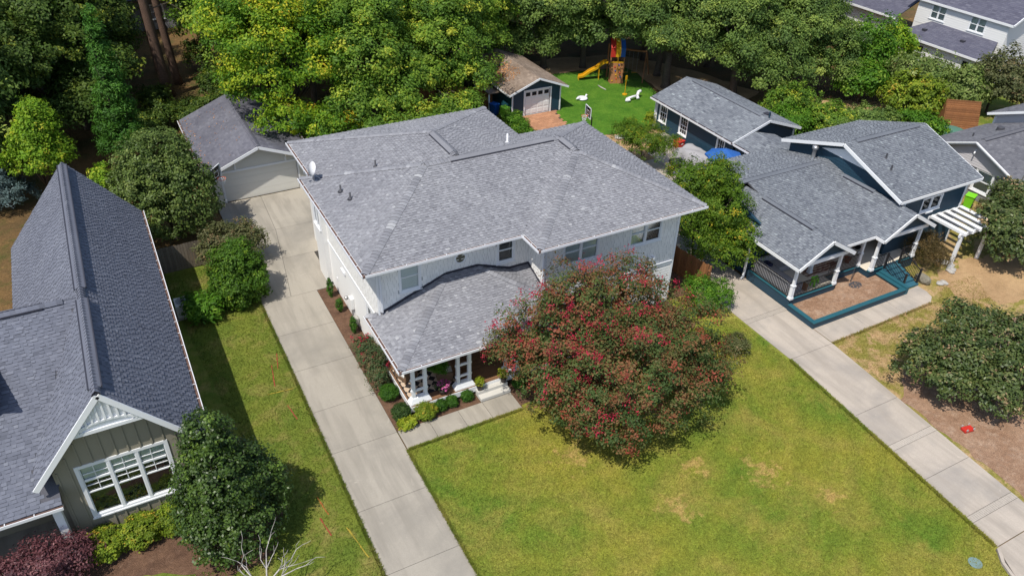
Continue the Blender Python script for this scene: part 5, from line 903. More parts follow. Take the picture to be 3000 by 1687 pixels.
rc = empty('red_storage_box', (38.1, 43.0, 0), R(10), label='red storage box against the navy studio wall', cat='box'); part('body', M['red'], rc, (-.35, .35, -.3, .3, 0, .45), bevel=.03); part('lid', M['red'], rc, (-.38, .38, -.33, .33, .452, .53), bevel=.03); part('handle', M['trim'], rc, (-.1, .1, -.36, -.335, .3, .35))
# porch things of the navy house
sf = empty('corner_sofa', (31.4, 25.4, .64), label='grey corner sofa on the navy house porch', cat='sofa'); part('seat', M['sofa'], sf, (-.65, .15, -1.5, 1.0, .08, .42), (.16, 2.2, .2, 1.0, .08, .42), bevel=.05); part('backrest', M['sofa'], sf, (-.85, -.655, -1.5, 1.2, .05, .8), (-.65, 2.2, 1.005, 1.2, .05, .8), bevel=.05); part('armrest', M['sofa'], sf, (-.85, .15, -1.7, -1.51, .05, .62), bevel=.05); part('pillow', mat('navy cushion', (.015, .02, .06)), sf, (-.5, .0, .5, .95, .43, .62), bevel=.06)
zg, t2, b2 = nodes('zigzag rug'); wv = N(t2, 'ShaderNodeTexWave'); wv.wave_type = 'BANDS'; wv.bands_direction = 'Y'; wv.inputs['Scale'].default_value = 1.6; wv.inputs['Distortion'].default_value = 3; wv.inputs['Detail'].default_value = 0; wv.inputs['Detail Scale'].default_value = 3; t2.links.new(pos(t2), wv.inputs[0]); t2.links.new(ramp(t2, wv.outputs[1], ((.48, (.16, .05, .03)), (.54, (.5, .4, .3)))), b2.inputs['Base Color'])
tag(part('zigzag_rug', zg, None, (32.9, 35.6, 24.6, 26.5, .645, .655)), 'brown zigzag rug on the navy house porch', 'rug')
gt = empty('lime_toy_dog', (32.75, 23.95, .645), R(20), label='lime green toy dog behind the porch railing', cat='toy'); b = MB(); b.tube([(-.3, 0, .36), (.25, 0, .36)], [.12, .11], 10); b.build('body', M['lime'], gt, smooth=True); b = MB(); b.tube([(-.3, 0, .4), (-.38, 0, .58), (-.58, 0, .56)], [.09, .12, .08], 10); b.build('head', M['lime'], gt, smooth=True)
for x in (-.24, .2):
    for y in (-.08, .08): b = MB(); b.tube([(x, y, .34), (x*1.2, y*1.3, 0)], [.06, .05], 8); b.build('leg', M['lime'], gt, smooth=True)
dg = tag(part('shop_vacuum_box', M['cedar'], None, (31.75, 31.9, 23.65, 24.0, .642, 1.05), bevel=.01), 'small orange wooden board leaning on the porch rail', 'board'); dg.name = 'wooden_board'
for x, y, l_ in ((36.2, 24.75, 'terracotta planter behind the paired porch posts of the navy house'), (38.0, 25.6, 'dark round bowl on the navy house porch floor')): b = MB(); b.lathe(x, y, [(.12, .645), (.2, .95 if x < 37 else .75), (.22, .98 if x < 37 else .78), (.17, .96 if x < 37 else .72)], 14); tag(b.build('planter_pot' if x < 37 else 'bowl', mat('terracotta', (.3, .11, .06)) if x < 37 else M['black'], smooth=True), l_, 'pot' if x < 37 else 'bowl')
# rain chain, boulder and edging stones
b = MB(); zz = 2.85
me = MB(); me.tube([(.035*math.cos(2*math.pi*i/8), 0, .05*math.sin(2*math.pi*i/8)) for i in range(9)], .01, 5)
rc_ = empty('rain_chain', (35.35, 23.55, 0), label='metal rain chain hanging to the pebbles in the planter', cat='rain chain'); mm2 = me.mesh('link', M['lead'])
for i in range(30): o = bpy.data.objects.new('link', mm2); link(o, rc_); o.location = (0, 0, 2.8-i*.085); o.rotation_euler = (0, 0, (i % 2)*math.pi/2)
def rock(name, loc, r_, mt, label, cat='rock', group=None, sq=.6, seed=1):
    bm = bmesh.new(); bmesh.ops.create_icosphere(bm, subdivisions=2, radius=r_); rr = random.Random(seed)
    for v in bm.verts: v.co *= 1+.22*math.sin(v.co.x*7/r_*.5+seed)+rr.uniform(-.1, .1); v.co.z *= sq
    me_ = bpy.data.meshes.new(name); bm.to_mesh(me_); bm.free(); me_.materials.append(M[mt]); o = bpy.data.objects.new(name, me_); link(o); o.location = loc; return tag(o, label, cat, group)
rock('boulder', (39.6, 21.95, .18), .45, 'rock', 'brown boulder at the foot of the blue steps', seed=2)
for i, (x, y) in enumerate(((40.3, 21.3), (40.6, 21.25), (42.0, 21.9), (42.35, 21.95), (42.6, 22.3), (42.55, 22.7), (42.4, 23.0))): rock('edging_stone', (x, y, .05), .2+.03*(i % 3), 'stone', 'pale flat edging stone around the weeping maple bed', 'stone', 'edging stones by the pergola', .35, i)
rock('garden_stone', (34.9, 46.2, .1), .4, 'stone', 'pale flat stone at the edge of the turf', sq=.35, seed=5)
pb = MB()
for i in range(160): a_ = rnd.uniform(0, 6.28); q_ = .42*math.sqrt(rnd.random()); s_ = rnd.uniform(.02, .045); pb.lathe(35.35+q_*math.cos(a_), 23.2+q_*.7*math.sin(a_), [(s_*.6, .262), (s_, .275), (s_*.5, .262+s_)], 6)
tag(pb.build('pebbles', M['lead']), 'dark pebbles below the rain chain', 'pebbles', kind='stuff')
wg = empty('toy_wagon', (31.1, 12.7, 0), R(-10), label='overturned red toy wagon on the wood chips', cat='wagon'); part('tray', M['red'], wg, (-.35, .35, -.2, .2, .03, .2), bevel=.02)
for x in (-.25, .25):
    for y in (-.21, .21): b = MB(); b.tube([(x, y-.02, .26), (x, y+.02, .26)], .08, 12); b.build('wheel', M['stone'], wg)
wg.scale = (.75, .75, .75)
b = MB(); b.tube([(.35, 0, .1), (.7, .1, .04)], .012, 5); b.build('handle', M['black'], wg)
b = MB(); b.lathe(25.05, 7.87, [(.26, -.006), (.26, .012), (.22, .014), (0, .014)], 18); ul = b.build('utility_lid', mat('green grey lid', (.17, .25, .24)), smooth=False); tag(ul, 'round grey-green utility cover in the lawn near the kerb', 'utility cover')
hw = empty('wooden_playhouse', (61.4, 36.2, 0), R(-38), label='brown slatted playhouse roof beyond the grey house', cat='playhouse')
for i in range(14):
    z0_ = .3+i*.145; y0_ = -1.1+i*.085
    part('slat', M['cedar'], hw, (-1.3, 1.3, y0_, y0_+.09, z0_, z0_+.13))
prism('side', hw, M['cedar'], [(-1.32, -1.1, 0), (-1.32, 1.1, 0), (-1.32, .12, 2.3)], (.04, 0, 0)); prism('side', hw, M['cedar'], [(1.28, -1.1, 0), (1.28, 1.1, 0), (1.28, .12, 2.3)], (.04, 0, 0)); b = MB(); b.hexa([(-1.3, 1.0, .2), (1.3, 1.0, .2), (1.3, 1.1, .2), (-1.3, 1.1, .2), (-1.3, .1, 2.25), (1.3, .1, 2.25), (1.3, .2, 2.25), (-1.3, .2, 2.25)]); b.build('back_board', M['cedar'], hw)
b = MB(); b.lathe(59.3, 35.2, [(.0, 0), (1.2, .02), (1.25, .5), (1.1, .56), (0, .6)], 24); tag(b.build('sandbox_cover', mat('green cover', (.08, .2, .15)), smooth=True), 'round green covered tub beyond the grey house roof', 'tub')
# spray-paint survey marks on the side lawn
for k, (c_, pts) in enumerate((((.36, .06, .04), ((3.95, 28.1), (4.1, 27.0))), ((.36, .06, .035), ((3.75, 29.6), (4.0, 31.2))), ((.36, .06, .035), ((4.2, 30.8), (4.45, 32.0))), ((.42, .13, .03), ((3.6, 22.3), (3.75, 21.2))), ((.36, .06, .035), ((3.4, 21.2), (3.55, 20.2))), ((.42, .32, .04), ((3.3, 29.2), (4.5, 29.1))), ((.42, .32, .04), ((4.2, 20.3), (4.5, 18.6))))):
    mm_ = mat('spray paint', c_, tuple(x*.5 for x in c_), 9, .95, .3, 40); (x0_, y0_), (x1_, y1_) = pts; dv = Vector((x1_-x0_, y1_-y0_, 0)).normalized(); nn = Vector((-dv.y, dv.x, 0))*.028; P = []
    n = 9
    L1 = [(x0_+(x1_-x0_)*i/n+nn.x*rnd.uniform(.3, 1.3), y0_+(y1_-y0_)*i/n+nn.y*rnd.uniform(.3, 1.3)) for i in range(n+1)]; L2 = [(x0_+(x1_-x0_)*i/n-nn.x*rnd.uniform(.3, 1.3), y0_+(y1_-y0_)*i/n-nn.y*rnd.uniform(.3, 1.3)) for i in range(n, -1, -1)]
    nm = 'red' if c_[1] < .1 else ('orange' if c_[1] < .2 else 'yellow'); sheet('paint_mark', L1+L2, .012, mm_, label=nm+' spray-painted survey line on the side lawn', cat='paint mark', group=nm+' survey marks')
# ------------------------------------------------------------------ vegetation
def npmesh(name, V, nper, mt, tone):
    n = len(V)//nper; me = bpy.data.meshes.new(name); me.vertices.add(len(V)); me.vertices.foreach_set('co', V.astype(np.float32).ravel()); me.loops.add(len(V)); me.loops.foreach_set('vertex_index', np.arange(len(V), dtype=np.int32))
    me.polygons.add(n); me.polygons.foreach_set('loop_start', (np.arange(n)*nper).astype(np.int32))
    at = me.attributes.new('rnd', 'FLOAT', 'FACE'); at.data.foreach_set('value', tone.astype(np.float32)); me.materials.append(mt); me.update(calc_edges=True); return me
def unit(v): return v/np.maximum(np.linalg.norm(v, axis=1, keepdims=True), 1e-6)
def leaf_quads(P, Nn, size, aspect, g, droop=0.):
    n = len(P); a = unit(np.cross(Nn, g.normal(size=(n, 3)))); a[:, 2] -= droop; a = unit(a); b = unit(np.cross(Nn, a)); s = size[:, None]
    V = np.empty((n, 4, 3)); V[:, 0] = P-a*s*.5; V[:, 1] = P+b*s*.5/aspect+Nn*s*.06; V[:, 2] = P+a*s*.5; V[:, 3] = P-b*s*.5/aspect+Nn*s*.06
    return V.reshape(-1, 3)
def cloud(blobs, n, clump, per, seed, shell=.72, flat=.75, rough=.16, low=-.35):
    """leaf positions, normals, clump tone: leaves gathered in clumps over lumpy ellipsoids"""
    g = np.random.default_rng(seed); B = np.array([b[:6] for b in blobs], float); wgt = (B[:, 3]*B[:, 4]+B[:, 4]*B[:, 5]+B[:, 3]*B[:, 5]); wgt /= wgt.sum()
    nc = max(1, n//per); k = g.choice(len(B), nc, p=wgt); D = unit(g.normal(size=(nc, 3))); D[:, 2] = np.where(D[:, 2] < low, -D[:, 2], D[:, 2]); D = unit(D)
    r_ = np.where(g.random(nc) < .8, shell+(1-shell)*g.random(nc), g.random(nc)**.4)
    ph = g.random(6)*6.28; lump = 1+rough*(np.sin(D[:, 0]*5+ph[0]+k)+np.sin(D[:, 1]*6+ph[1]+2*k)+np.sin(D[:, 2]*7+ph[2]))/1.6+g.normal(size=nc)*rough*.35
    Cc = B[k, :3]+D*B[k, 3:6]*(r_*lump)[:, None]
    out = unit(D/B[k, 3:6]); tone = np.clip(g.normal(.5, .21, nc), 0, 1)
    P = np.repeat(Cc, per, 0); o = g.normal(size=(nc*per, 3)); o *= (clump*g.random(nc*per)**.5)[:, None]/np.maximum(np.linalg.norm(o, axis=1, keepdims=True), 1e-6); o[:, 2] *= flat; P = P+o*g.uniform(.6, 1.35, nc).repeat(per)[:, None]
    Nn = unit(np.repeat(out, per, 0)*.55+o/clump*.45+np.array([0, 0, .45])+g.normal(size=P.shape)*.38)
    T = np.clip(np.repeat(tone, per)+g.normal(size=len(P))*.1, 0, 1)
    return P, Nn, T, Cc, out, g
def foliage(name, blobs, n, size, mt, parent, clump=.45, per=40, seed=1, aspect=1.9, minz=.02, droop=0., **k):
    P, Nn, T, Cc, out, g = cloud(blobs, n, clump, per, seed, **k); ok = P[:, 2] > minz; P, Nn, T = P[ok], Nn[ok], T[ok]
    s = size*g.uniform(.7, 1.3, len(P)); me = npmesh(name, leaf_quads(P, Nn, s, aspect, g, droop), 4, mt, T); o = bpy.data.objects.new(name, me); link(o, parent); return o, Cc, out, g
def branches(parent, base, fork, targets, r0, mt, name='trunk', seed=1, stems=1):
    rr = random.Random(seed); b = MB(); bx, by = base
    forks = []
    for s_ in range(stems):
        dx_, dy_ = (rr.uniform(-.35, .35), rr.uniform(-.35, .35)) if stems > 1 else (rr.uniform(-.15, .15),)*2
        f = Vector((bx+dx_*(2 if stems > 1 else 1), by+dy_*(2 if stems > 1 else 1), fork)); p = Vector((bx+dx_*.3, by+dy_*.3, -.1)); r1 = r0*(1 if stems == 1 else .6)
        b.tube([p, p.lerp(f, .12)+Vector((0, 0, .05)), p.lerp(f, .5)+Vector((rr.uniform(-.08, .08), rr.uniform(-.08, .08), 0)), f], [r1*1.35, r1, r1*.85, r1*.7], 8); forks.append((f, r1))
    o = b.build(name, mt, parent, smooth=True); lb = MB()
    for i, t_ in enumerate(targets):
        f, r1 = min(forks, key=lambda q_: (q_[0]-Vector(t_)).length); t_ = Vector(t_); m1 = f.lerp(t_, .4)+Vector((rr.uniform(-.2, .2), rr.uniform(-.2, .2), .25)); m2 = f.lerp(t_, .75)+Vector((rr.uniform(-.2, .2), rr.uniform(-.2, .2), .2))
        lb.tube([f-Vector((0, 0, .1)), m1, m2, t_], [r1*.5, r1*.35, r1*.22, r1*.08], 5)
        for q_ in range(2): e_ = m2+Vector((rr.uniform(-.8, .8), rr.uniform(-.8, .8), rr.uniform(.0, .6))); lb.tube([m1 if q_ else m2, (m1 if q_ else m2).lerp(e_, .6)+Vector((0, 0, .1)), e_], [r1*.2, r1*.12, r1*.04], 4)
    if targets: lb.build('limbs', mt, parent, smooth=True)
LM = {}
LM['holly'] = leaf_mat('holly leaf', ((0, (.026, .05, .009)), (.5, (.045, .085, .013)), (.85, (.075, .13, .02)), (1, (.13, .2, .025))), .2, .42, .35)
LM['holly2'] = leaf_mat('big holly leaf', ((0, (0.050, 0.085, 0.017)), (.5, (0.090, 0.136, 0.029)), (.85, (0.148, 0.199, 0.046)), (1, (0.218, 0.265, 0.072))), .22, .5, .25)
LM['camellia'] = leaf_mat('camellia leaf', ((0, (.03, .075, .007)), (.5, (.055, .125, .01)), (.85, (.095, .18, .014)), (1, (.16, .24, .02))), .25)
LM['bright'] = leaf_mat('bright leaf', ((0, (0.041, 0.108, 0.008)), (.5, (0.074, 0.182, 0.014)), (.85, (0.135, 0.257, 0.020)), (1, (0.243, 0.351, 0.041))), .32)
LM['maple'] = leaf_mat('maple leaf', ((0, (.05, .12, .012)), (.4, (.1, .21, .016)), (.6, (.2, .31, .02)), (.78, (.36, .42, .026)), (.95, (.52, .48, .03)), (1, (.6, .4, .04))), .4)
LM['maple_g'] = leaf_mat('green maple leaf', ((0, (0.059, 0.125, 0.018)), (.5, (0.119, 0.218, 0.025)), (.8, (0.226, 0.327, 0.035)), (1, (0.475, 0.480, 0.054))), .36)
LM['oak'] = leaf_mat('oak leaf', ((0, (0.058, 0.108, 0.028)), (.5, (0.120, 0.191, 0.041)), (.85, (0.211, 0.286, 0.059)), (1, (0.344, 0.407, 0.086))), .3)
LM['wood'] = leaf_mat('woodland leaf', ((0, (0.028, 0.058, 0.012)), (.5, (0.061, 0.108, 0.018)), (.85, (0.121, 0.176, 0.027)), (1, (0.263, 0.293, 0.038))), .3)
LM['conifer'] = leaf_mat('conifer leaf', ((0, (0.028, 0.084, 0.011)), (.5, (0.049, 0.140, 0.017)), (1, (0.098, 0.224, 0.028))), .25)
LM['spruce'] = leaf_mat('spruce needle', ((0, (.05, .085, .085)), (.5, (.09, .14, .14)), (1, (.17, .23, .23))), .15)
LM['yellowgreen'] = leaf_mat('yellow green leaf', ((0, (0.086, 0.172, 0.014)), (.5, (0.172, 0.310, 0.021)), (.85, (0.310, 0.414, 0.031)), (1, (0.552, 0.517, 0.052))), .38)
LM['crepe'] = leaf_mat('crepe myrtle leaf', ((0, (.04, .075, .022)), (.36, (.075, .12, .03)), (.54, (.125, .12, .038)), (.72, (.21, .1, .045)), (1, (.33, .07, .045))), .3)
LM['bloom'] = leaf_mat('crepe blossom', ((0, (.22, .014, .026)), (.5, (.42, .022, .055)), (1, (.6, .05, .1))), .25, .6, .2, (1.1, .8, .8))
LM['side'] = leaf_mat('side tree leaf', ((0, (.05, .1, .01)), (.5, (.095, .175, .014)), (.8, (.16, .24, .02)), (.95, (.28, .3, .024)), (1, (.5, .36, .03))), .38)
LM['olive'] = leaf_mat('olive shrub leaf', ((0, (0.058, 0.072, 0.026)), (.5, (0.104, 0.117, 0.044)), (.85, (0.156, 0.143, 0.065)), (1, (0.260, 0.169, 0.091))), .28)
LM['hedge'] = leaf_mat('hedge leaf', ((0, (0.092, 0.143, 0.013)), (.5, (0.168, 0.244, 0.020)), (.85, (0.286, 0.319, 0.030)), (1, (0.504, 0.319, 0.050))), .32)
LM['purple'] = leaf_mat('purple leaf', ((0, (0.065, 0.026, 0.034)), (.5, (0.124, 0.047, 0.055)), (.85, (0.195, 0.078, 0.085)), (1, (0.286, 0.130, 0.130))), .25, .5, .3, (1.2, .8, .8))
LM['magnolia'] = leaf_mat('magnolia leaf', ((0, (0.035, 0.060, 0.016)), (.5, (0.069, 0.100, 0.025)), (.8, (0.121, 0.143, 0.043)), (.95, (0.242, 0.186, 0.085)), (1, (0.371, 0.242, 0.143))), .15, .45, .3)
LM['rose'] = leaf_mat('rose leaf', ((0, (0.039, 0.078, 0.026)), (.5, (0.078, 0.124, 0.046)), (.75, (0.143, 0.130, 0.065)), (1, (0.260, 0.091, 0.058))), .28)
LM['box'] = leaf_mat('boxwood leaf', ((0, (0.019, 0.065, 0.008)), (.5, (0.039, 0.111, 0.010)), (1, (0.085, 0.182, 0.018))), .25)
LM['boxdark'] = leaf_mat('dark boxwood leaf', ((0, (0.017, 0.043, 0.010)), (.5, (0.034, 0.072, 0.014)), (1, (0.072, 0.120, 0.024))), .22)
LM['lime'] = leaf_mat('lime leaf', ((0, (.14, .2, .012)), (.5, (.24, .3, .02)), (1, (.36, .36, .04))), .35)
LM['brown'] = leaf_mat('weeping maple leaf', ((0, (.06, .05, .02)), (.5, (.115, .085, .034)), (1, (.19, .12, .05))), .3)
LM['pale'] = leaf_mat('pale leaf', ((0, (0.078, 0.130, 0.026)), (.5, (0.156, 0.215, 0.052)), (.85, (0.260, 0.312, 0.098)), (1, (0.429, 0.442, 0.182))), .32)
LM['fern'] = leaf_mat('fern', ((0, (.03, .1, .006)), (1, (.09, .2, .015))), .35)
LM['pink'] = leaf_mat('pink petals', ((0, (.5, .06, .25)), (1, (.7, .2, .45))), .3, .6, .2, (1.1, .8, 1))
LM['litter'] = leaf_mat('fallen leaves', ((0, (.3, .13, .05)), (.5, (.42, .2, .08)), (1, (.55, .3, .14))), .1)
LM['twig'] = M['bark_pale']
def plant(name, base, blobs, n, size, mt, label, cat, trunk=None, fork=1., stems=1, bark='bark', clump=.4, per=36, seed=1, limbs=6, group=None, cname='crown', tname='trunk', **k):
    r_ = empty(name, (0, 0, 0), label=label, cat=cat, group=group)
    o, Cc, out, g = foliage(cname, blobs, n, size, LM[mt], r_, clump, per, seed, **k)
    idx = g.choice(len(Cc), min(limbs, len(Cc)), replace=False) if limbs else []
    branches(r_, base, fork, [tuple(Cc[i]) for i in idx], trunk or .05, M[bark], tname, seed, stems)
    return r_, Cc, out, g
# crepe myrtle on the front lawn
cb_ = [(17.0, 21.2, 2.9, 4.3, 3.9, 2.3), (15.0, 22.9, 3.9, 2.6, 2.1, 1.9), (19.6, 21.6, 3.0, 2.7, 2.8, 2.1), (17.2, 18.9, 2.2, 2.9, 1.9, 1.5), (18.6, 23.6, 4.6, 2.3, 1.8, 1.6), (16.2, 23.6, 5.0, 1.8, 1.5, 1.5), (14.2, 21.4, 2.8, 1.8, 1.9, 1.4), (20.2, 19.4, 2.2, 1.5, 1.6, 1.3), (15.2, 19.6, 2.0, 1.8, 1.7, 1.2), (13.2, 23.4, 3.4, 1.2, 1.1, 1.1), (21.5, 20.0, 2.3, 1.3, 1.4, 1.1)]
cr, Cc, out, g = plant('crepe_myrtle', (17.3, 21.3), cb_, 92000, .125, 'crepe', 'large spreading crepe myrtle with red blossoms on the front lawn', 'tree', .2, 1.3, 4, 'bark_mid', .44, 60, 5, 26, rough=.19)
topm = (out[:, 2] > -.15) & (Cc[:, 2] > 1.3); cand = np.where(topm)[0]; wt = np.exp(-((Cc[cand, 0]-14.0)/3.6)**2)*1.3+.16+.5*(Cc[cand, 2] > 4.6); seeds = g.choice(cand, 135, replace=False, p=wt/wt.sum()); pick = np.unique(np.concatenate([cand[np.argsort(np.linalg.norm(Cc[cand]-Cc[q_], axis=1))[:g.integers(1, 5)]] for q_ in seeds])); npk = len(pick); bl = []
P = np.repeat(Cc[pick]+out[pick]*.33+np.array([0, 0, .12]), 26, 0)+g.normal(size=(npk*26, 3))*np.array([.1, .1, .12]); Nn = unit(g.normal(size=P.shape)+np.array([0, 0, .6])); me = npmesh('blossoms', leaf_quads(P, Nn, g.uniform(.05, .09, len(P)), 1.2, g), 4, LM['bloom'], np.clip(np.repeat(g.random(npk), 26)*.6+g.random(len(P))*.4, 0, 1)); link(bpy.data.objects.new('blossoms', me), cr)
# shrubs and trees round the left drive
plant('holly_tree', (.3, 21.6), [(.35, 21.6, 1.5, 1.95, 1.95, 1.6), (.3, 21.9, 3.1, 1.65, 1.65, 1.9), (.2, 22.2, 4.9, .95, .95, 1.3), (1.4, 22.1, 2.2, 1.2, 1.2, 1.4), (-.6, 22.0, 2.0, .95, 1.1, 1.7)], 42000, .115, 'holly', 'tall dark conical holly beside the olive house front window', 'tree', .12, .5, 1, 'bark', .26, 30, 7, 4, rough=.09, low=-.8, aspect=1.5)
plant('holly_tree', (1.9, 45.6), [(1.9, 45.7, 2.6, 2.9, 2.8, 2.7), (1.8, 45.9, 4.6, 2.3, 2.2, 2.3), (2.6, 45.2, 3.4, 2.2, 2.0, 2.2), (.6, 45.3, 3.0, 2.0, 2.0, 2.4)], 46000, .15, 'holly2', 'broad rounded evergreen holly beside the cream garage', 'tree', .2, .6, 1, 'bark', .34, 30, 8, 4, rough=.09, low=-.8, aspect=1.6)
plant('crape_shrub', (4.3, 41.4), [(4.3, 41.2, 1.4, 1.6, 1.3, 1.2), (5.2, 41.0, 1.3, 1.2, .9, .9), (3.4, 41.0, 1.1, 1.0, .9, .9)], 11000, .14, 'olive', 'olive-brown flowering shrub in front of the picket fence', 'shrub', .06, .6, 4, 'bark_pale', .3, 24, 9, 10, rough=.2)
plant('camellia_bush', (3.9, 37.4), [(4.05, 37.5, 1.3, 1.6, 1.55, 1.4), (4.1, 37.7, 2.3, 1.3, 1.25, 1.2), (3.6, 37.1, 1.1, 1.25, 1.2, 1.2)], 32000, .115, 'camellia', 'rounded bright green bush beside the driveway', 'shrub', .08, .4, 1, 'bark', .26, 30, 10, 4, rough=.07, low=-.8, aspect=1.5)
plant('fern_shrub', (1.75, 36.9), [(1.8, 36.7, .7, .8, .7, .6), (1.9, 36.3, .5, .7, .6, .5)], 3800, .26, 'bright', 'feathery green sapling next to the air conditioner', 'shrub', .03, .3, 3, 'bark', .3, 12, 11, 5, rough=.3, aspect=3.2)
for i, (x, y, rx, ry, h, l_) in enumerate(((-4.1, 23.3, .8, .75, .75, 'clipped hedge mound beside the purple shrub under the big window'), (-2.85, 23.3, .82, .75, .82, 'clipped hedge mound in the middle under the big window'), (-1.6, 23.35, .75, .7, .85, 'clipped hedge mound touching the conical holly'))): plant('hedge_mound', (x, y), [(x, y, h*.55, rx, ry, h*.75)], 9000, .085, 'hedge', l_, 'hedge', .04, .2, 1, 'bark', .16, 30, 20+i, 3, rough=.06, low=-.5, aspect=1.5, group='hedge mounds below the olive house window')
plant('purple_shrub', (-6.2, 22.6), [(-6.2, 22.6, .9, 1.5, 1.1, .95), (-5.2, 22.8, .8, 1.0, .8, .8), (-7.4, 22.6, .8, 1.1, .9, .8)], 15000, .1, 'purple', 'purple-leaved shrub by the olive house porch', 'shrub', .05, .3, 3, 'bark', .28, 26, 24, 8, rough=.2)
# entry planting at the white house
for i, (x, y, h, l_) in enumerate(((8.34, 35.49, 1.1, 'slim upright evergreen next to the downspout in the side bed'), (8.36, 33.95, .85, 'slim upright evergreen midway along the side bed'), (8.42, 31.85, 1.0, 'slim upright evergreen closest to the rose bush in the side bed'))): plant('columnar_shrub', (x, y), [(x, y, h*.55, .17, .17, h*.5)], 1500, .075, 'box', l_, 'shrub', .02, .1, 1, 'bark', .08, 15, 30+i, 0, rough=.12, low=-1, group='upright evergreens in the side bed')
plant('rose_bush', (8.3, 28.6), [(8.25, 28.6, .75, .62, 1.3, .7), (8.3, 29.7, .65, .5, .7, .55), (8.15, 27.5, .6, .5, .7, .55)], 12000, .085, 'rose', 'rambling rose bush with red and pink blooms along the driveway', 'shrub', .03, .3, 4, 'bark', .2, 24, 34, 8, rough=.2)
g = np.random.default_rng(3); P = np.repeat(np.stack([g.uniform(7.75, 8.8, 26), g.uniform(27.1, 30.3, 26), g.uniform(.7, 1.5, 26)], 1), 9, 0); P += g.normal(size=P.shape)*.045; Vb = leaf_quads(P, unit(g.normal(size=P.shape)+np.array([-.2, -.2, .8])), np.full(len(P), .085), 1.1, g)
for i in range(26): link(bpy.data.objects.new('bloom', npmesh('bloom', Vb[i*36:(i+1)*36], 4, LM['bloom'], g.random(9))), bpy.data.objects['rose_bush'])
sp = [(8.3, 26.5, .45, .48, 'box', 'round green bush between the rose bush and the dark boxwood'), (8.35, 25.0, .46, .5, 'boxdark', 'dark round boxwood at the porch corner beside the driveway'), (9.35, 24.55, .52, .5, 'hedge', 'large olive-green ball shrub at the porch corner'), (10.15, 24.72, .3, .36, 'box', 'small boxwood next to the olive-green ball shrub'), (10.72, 24.72, .29, .36, 'box', 'small boxwood in the middle of the front bed'), (11.5, 24.75, .3, .36, 'box', 'small boxwood beside the entry steps'), (14.15, 24.45, .36, .38, 'box', 'small round boxwood between the entry steps and the crepe myrtle')]
for i, (x, y, r_, h, mt_, l_) in enumerate(sp): plant('boxwood', (x, y), [(x, y, h*.75, r_, r_, h*.7)], 3600 if r_ < .4 else 7000, .06, mt_, l_, 'shrub', .02, .1, 1, 'bark', .1, 22, 40+i, 0, rough=.07, low=-.7)
plant('lime_perennial', (8.4, 24.35), [(8.4, 24.35, .22, .45, .32, .22)], 1300, .11, 'lime', 'lime-yellow leafy perennial at the walk corner', 'plant', .01, .05, 1, 'bark', .12, 14, 48, 0, rough=.15)
for x, y, z, l_ in ((12.17, 24.75, .36, 'potted yellow plant on the entry step beside the small boxwood'), (13.42, 24.75, .36, 'potted yellow plant on the entry step nearest the crepe myrtle')):
    r_ = empty('potted_plant', (0, 0, 0), label=l_, cat='potted plant'); b = MB(); b.lathe(x, y, [(.1, z), (.16, z+.24), (.17, z+.26), (.13, z+.25)], 14); b.build('pot', M['terra'], r_, smooth=True); foliage('foliage', [(x, y, z+.48, .22, .22, .24)], 700, .07, LM['lime'], r_, .1, 14, int(x*10), rough=.25)
r_ = empty('flower_planter', (0, 0, 0), label='pink flowering planter on the porch edge between the column pairs', cat='planter'); b = MB(); b.lathe(10.45, 25.15, [(.14, .5), (.2, .75), (.21, .78), (.16, .76)], 14); b.build('pot', M['terra'], r_, smooth=True); foliage('foliage', [(10.45, 25.15, .95, .3, .26, .24)], 700, .07, LM['rose'], r_, .1, 14, 52, rough=.25); foliage('flowers', [(10.5, 25.1, 1.02, .3, .26, .24)], 300, .07, LM['pink'], r_, .08, 8, 53, aspect=1.1, rough=.25)
r_ = empty('hanging_fern', (0, 0, 0), label='green fern hanging from the porch roof behind the gutter', cat='fern'); b = MB(); b.lathe(10.42, 25.55, [(.06, 2.05), (.2, 2.25), (.2, 2.28)], 12); b.build('basket', M['terra'], r_); b = MB(); b.tube([(10.42, 25.55, 2.28), (10.42, 25.55, 2.89)], .008, 4); b.build('hanger', M['black'], r_); foliage('fronds', [(10.42, 25.5, 2.05, .42, .42, .42)], 2600, .15, LM['fern'], r_, .14, 14, 54, aspect=4, droop=.9, rough=.2, low=-1)
# right of the house and neighbour planting
plant('side_tree', (28.9, 29.6), [(29.8, 29.6, 5.4, 1.1, 1.2, 1.1), (29.4, 29.4, 3.4, 1.9, 2.3, 2.2), (30.0, 28.0, 2.3, 1.6, 1.7, 1.6), (28.8, 31.0, 4.3, 1.5, 1.7, 1.6), (29.6, 29.8, 4.9, 1.2, 1.3, 1.2), (30.2, 27.3, 2.5, 1.2, 1.1, 1.2), (29.2, 27.4, 1.7, 1.2, 1.0, 1.0), (28.5, 28.6, 1.8, 1.2, 1.3, 1.4), (28.0, 30.4, 2.6, 1.1, 1.3, 1.6)], 52000, .125, 'side', 'yellow-green tree between the white house and the navy house', 'tree', .12, 1.4, 2, 'bark', .32, 32, 60, 14, rough=.2)
plant('privet_shrub', (26.3, 26.0), [(26.2, 26.0, .9, 1.0, 1.0, .9), (27.0, 25.3, .9, .7, .9, .9), (26.0, 25.2, .7, .8, .8, .8)], 11000, .1, 'bright', 'upright bright green shrub before the cedar fence', 'shrub', .04, .3, 4, 'bark', .22, 26, 61, 8, rough=.22)
plant('grey_shrub', (25.2, 21.8), [(25.2, 21.8, .55, .6, .7, .55)], 3600, .075, 'olive', 'small grey-green shrub at the edge of the crepe myrtle', 'shrub', .03, .2, 2, 'bark', .16, 24, 62, 3, rough=.15)
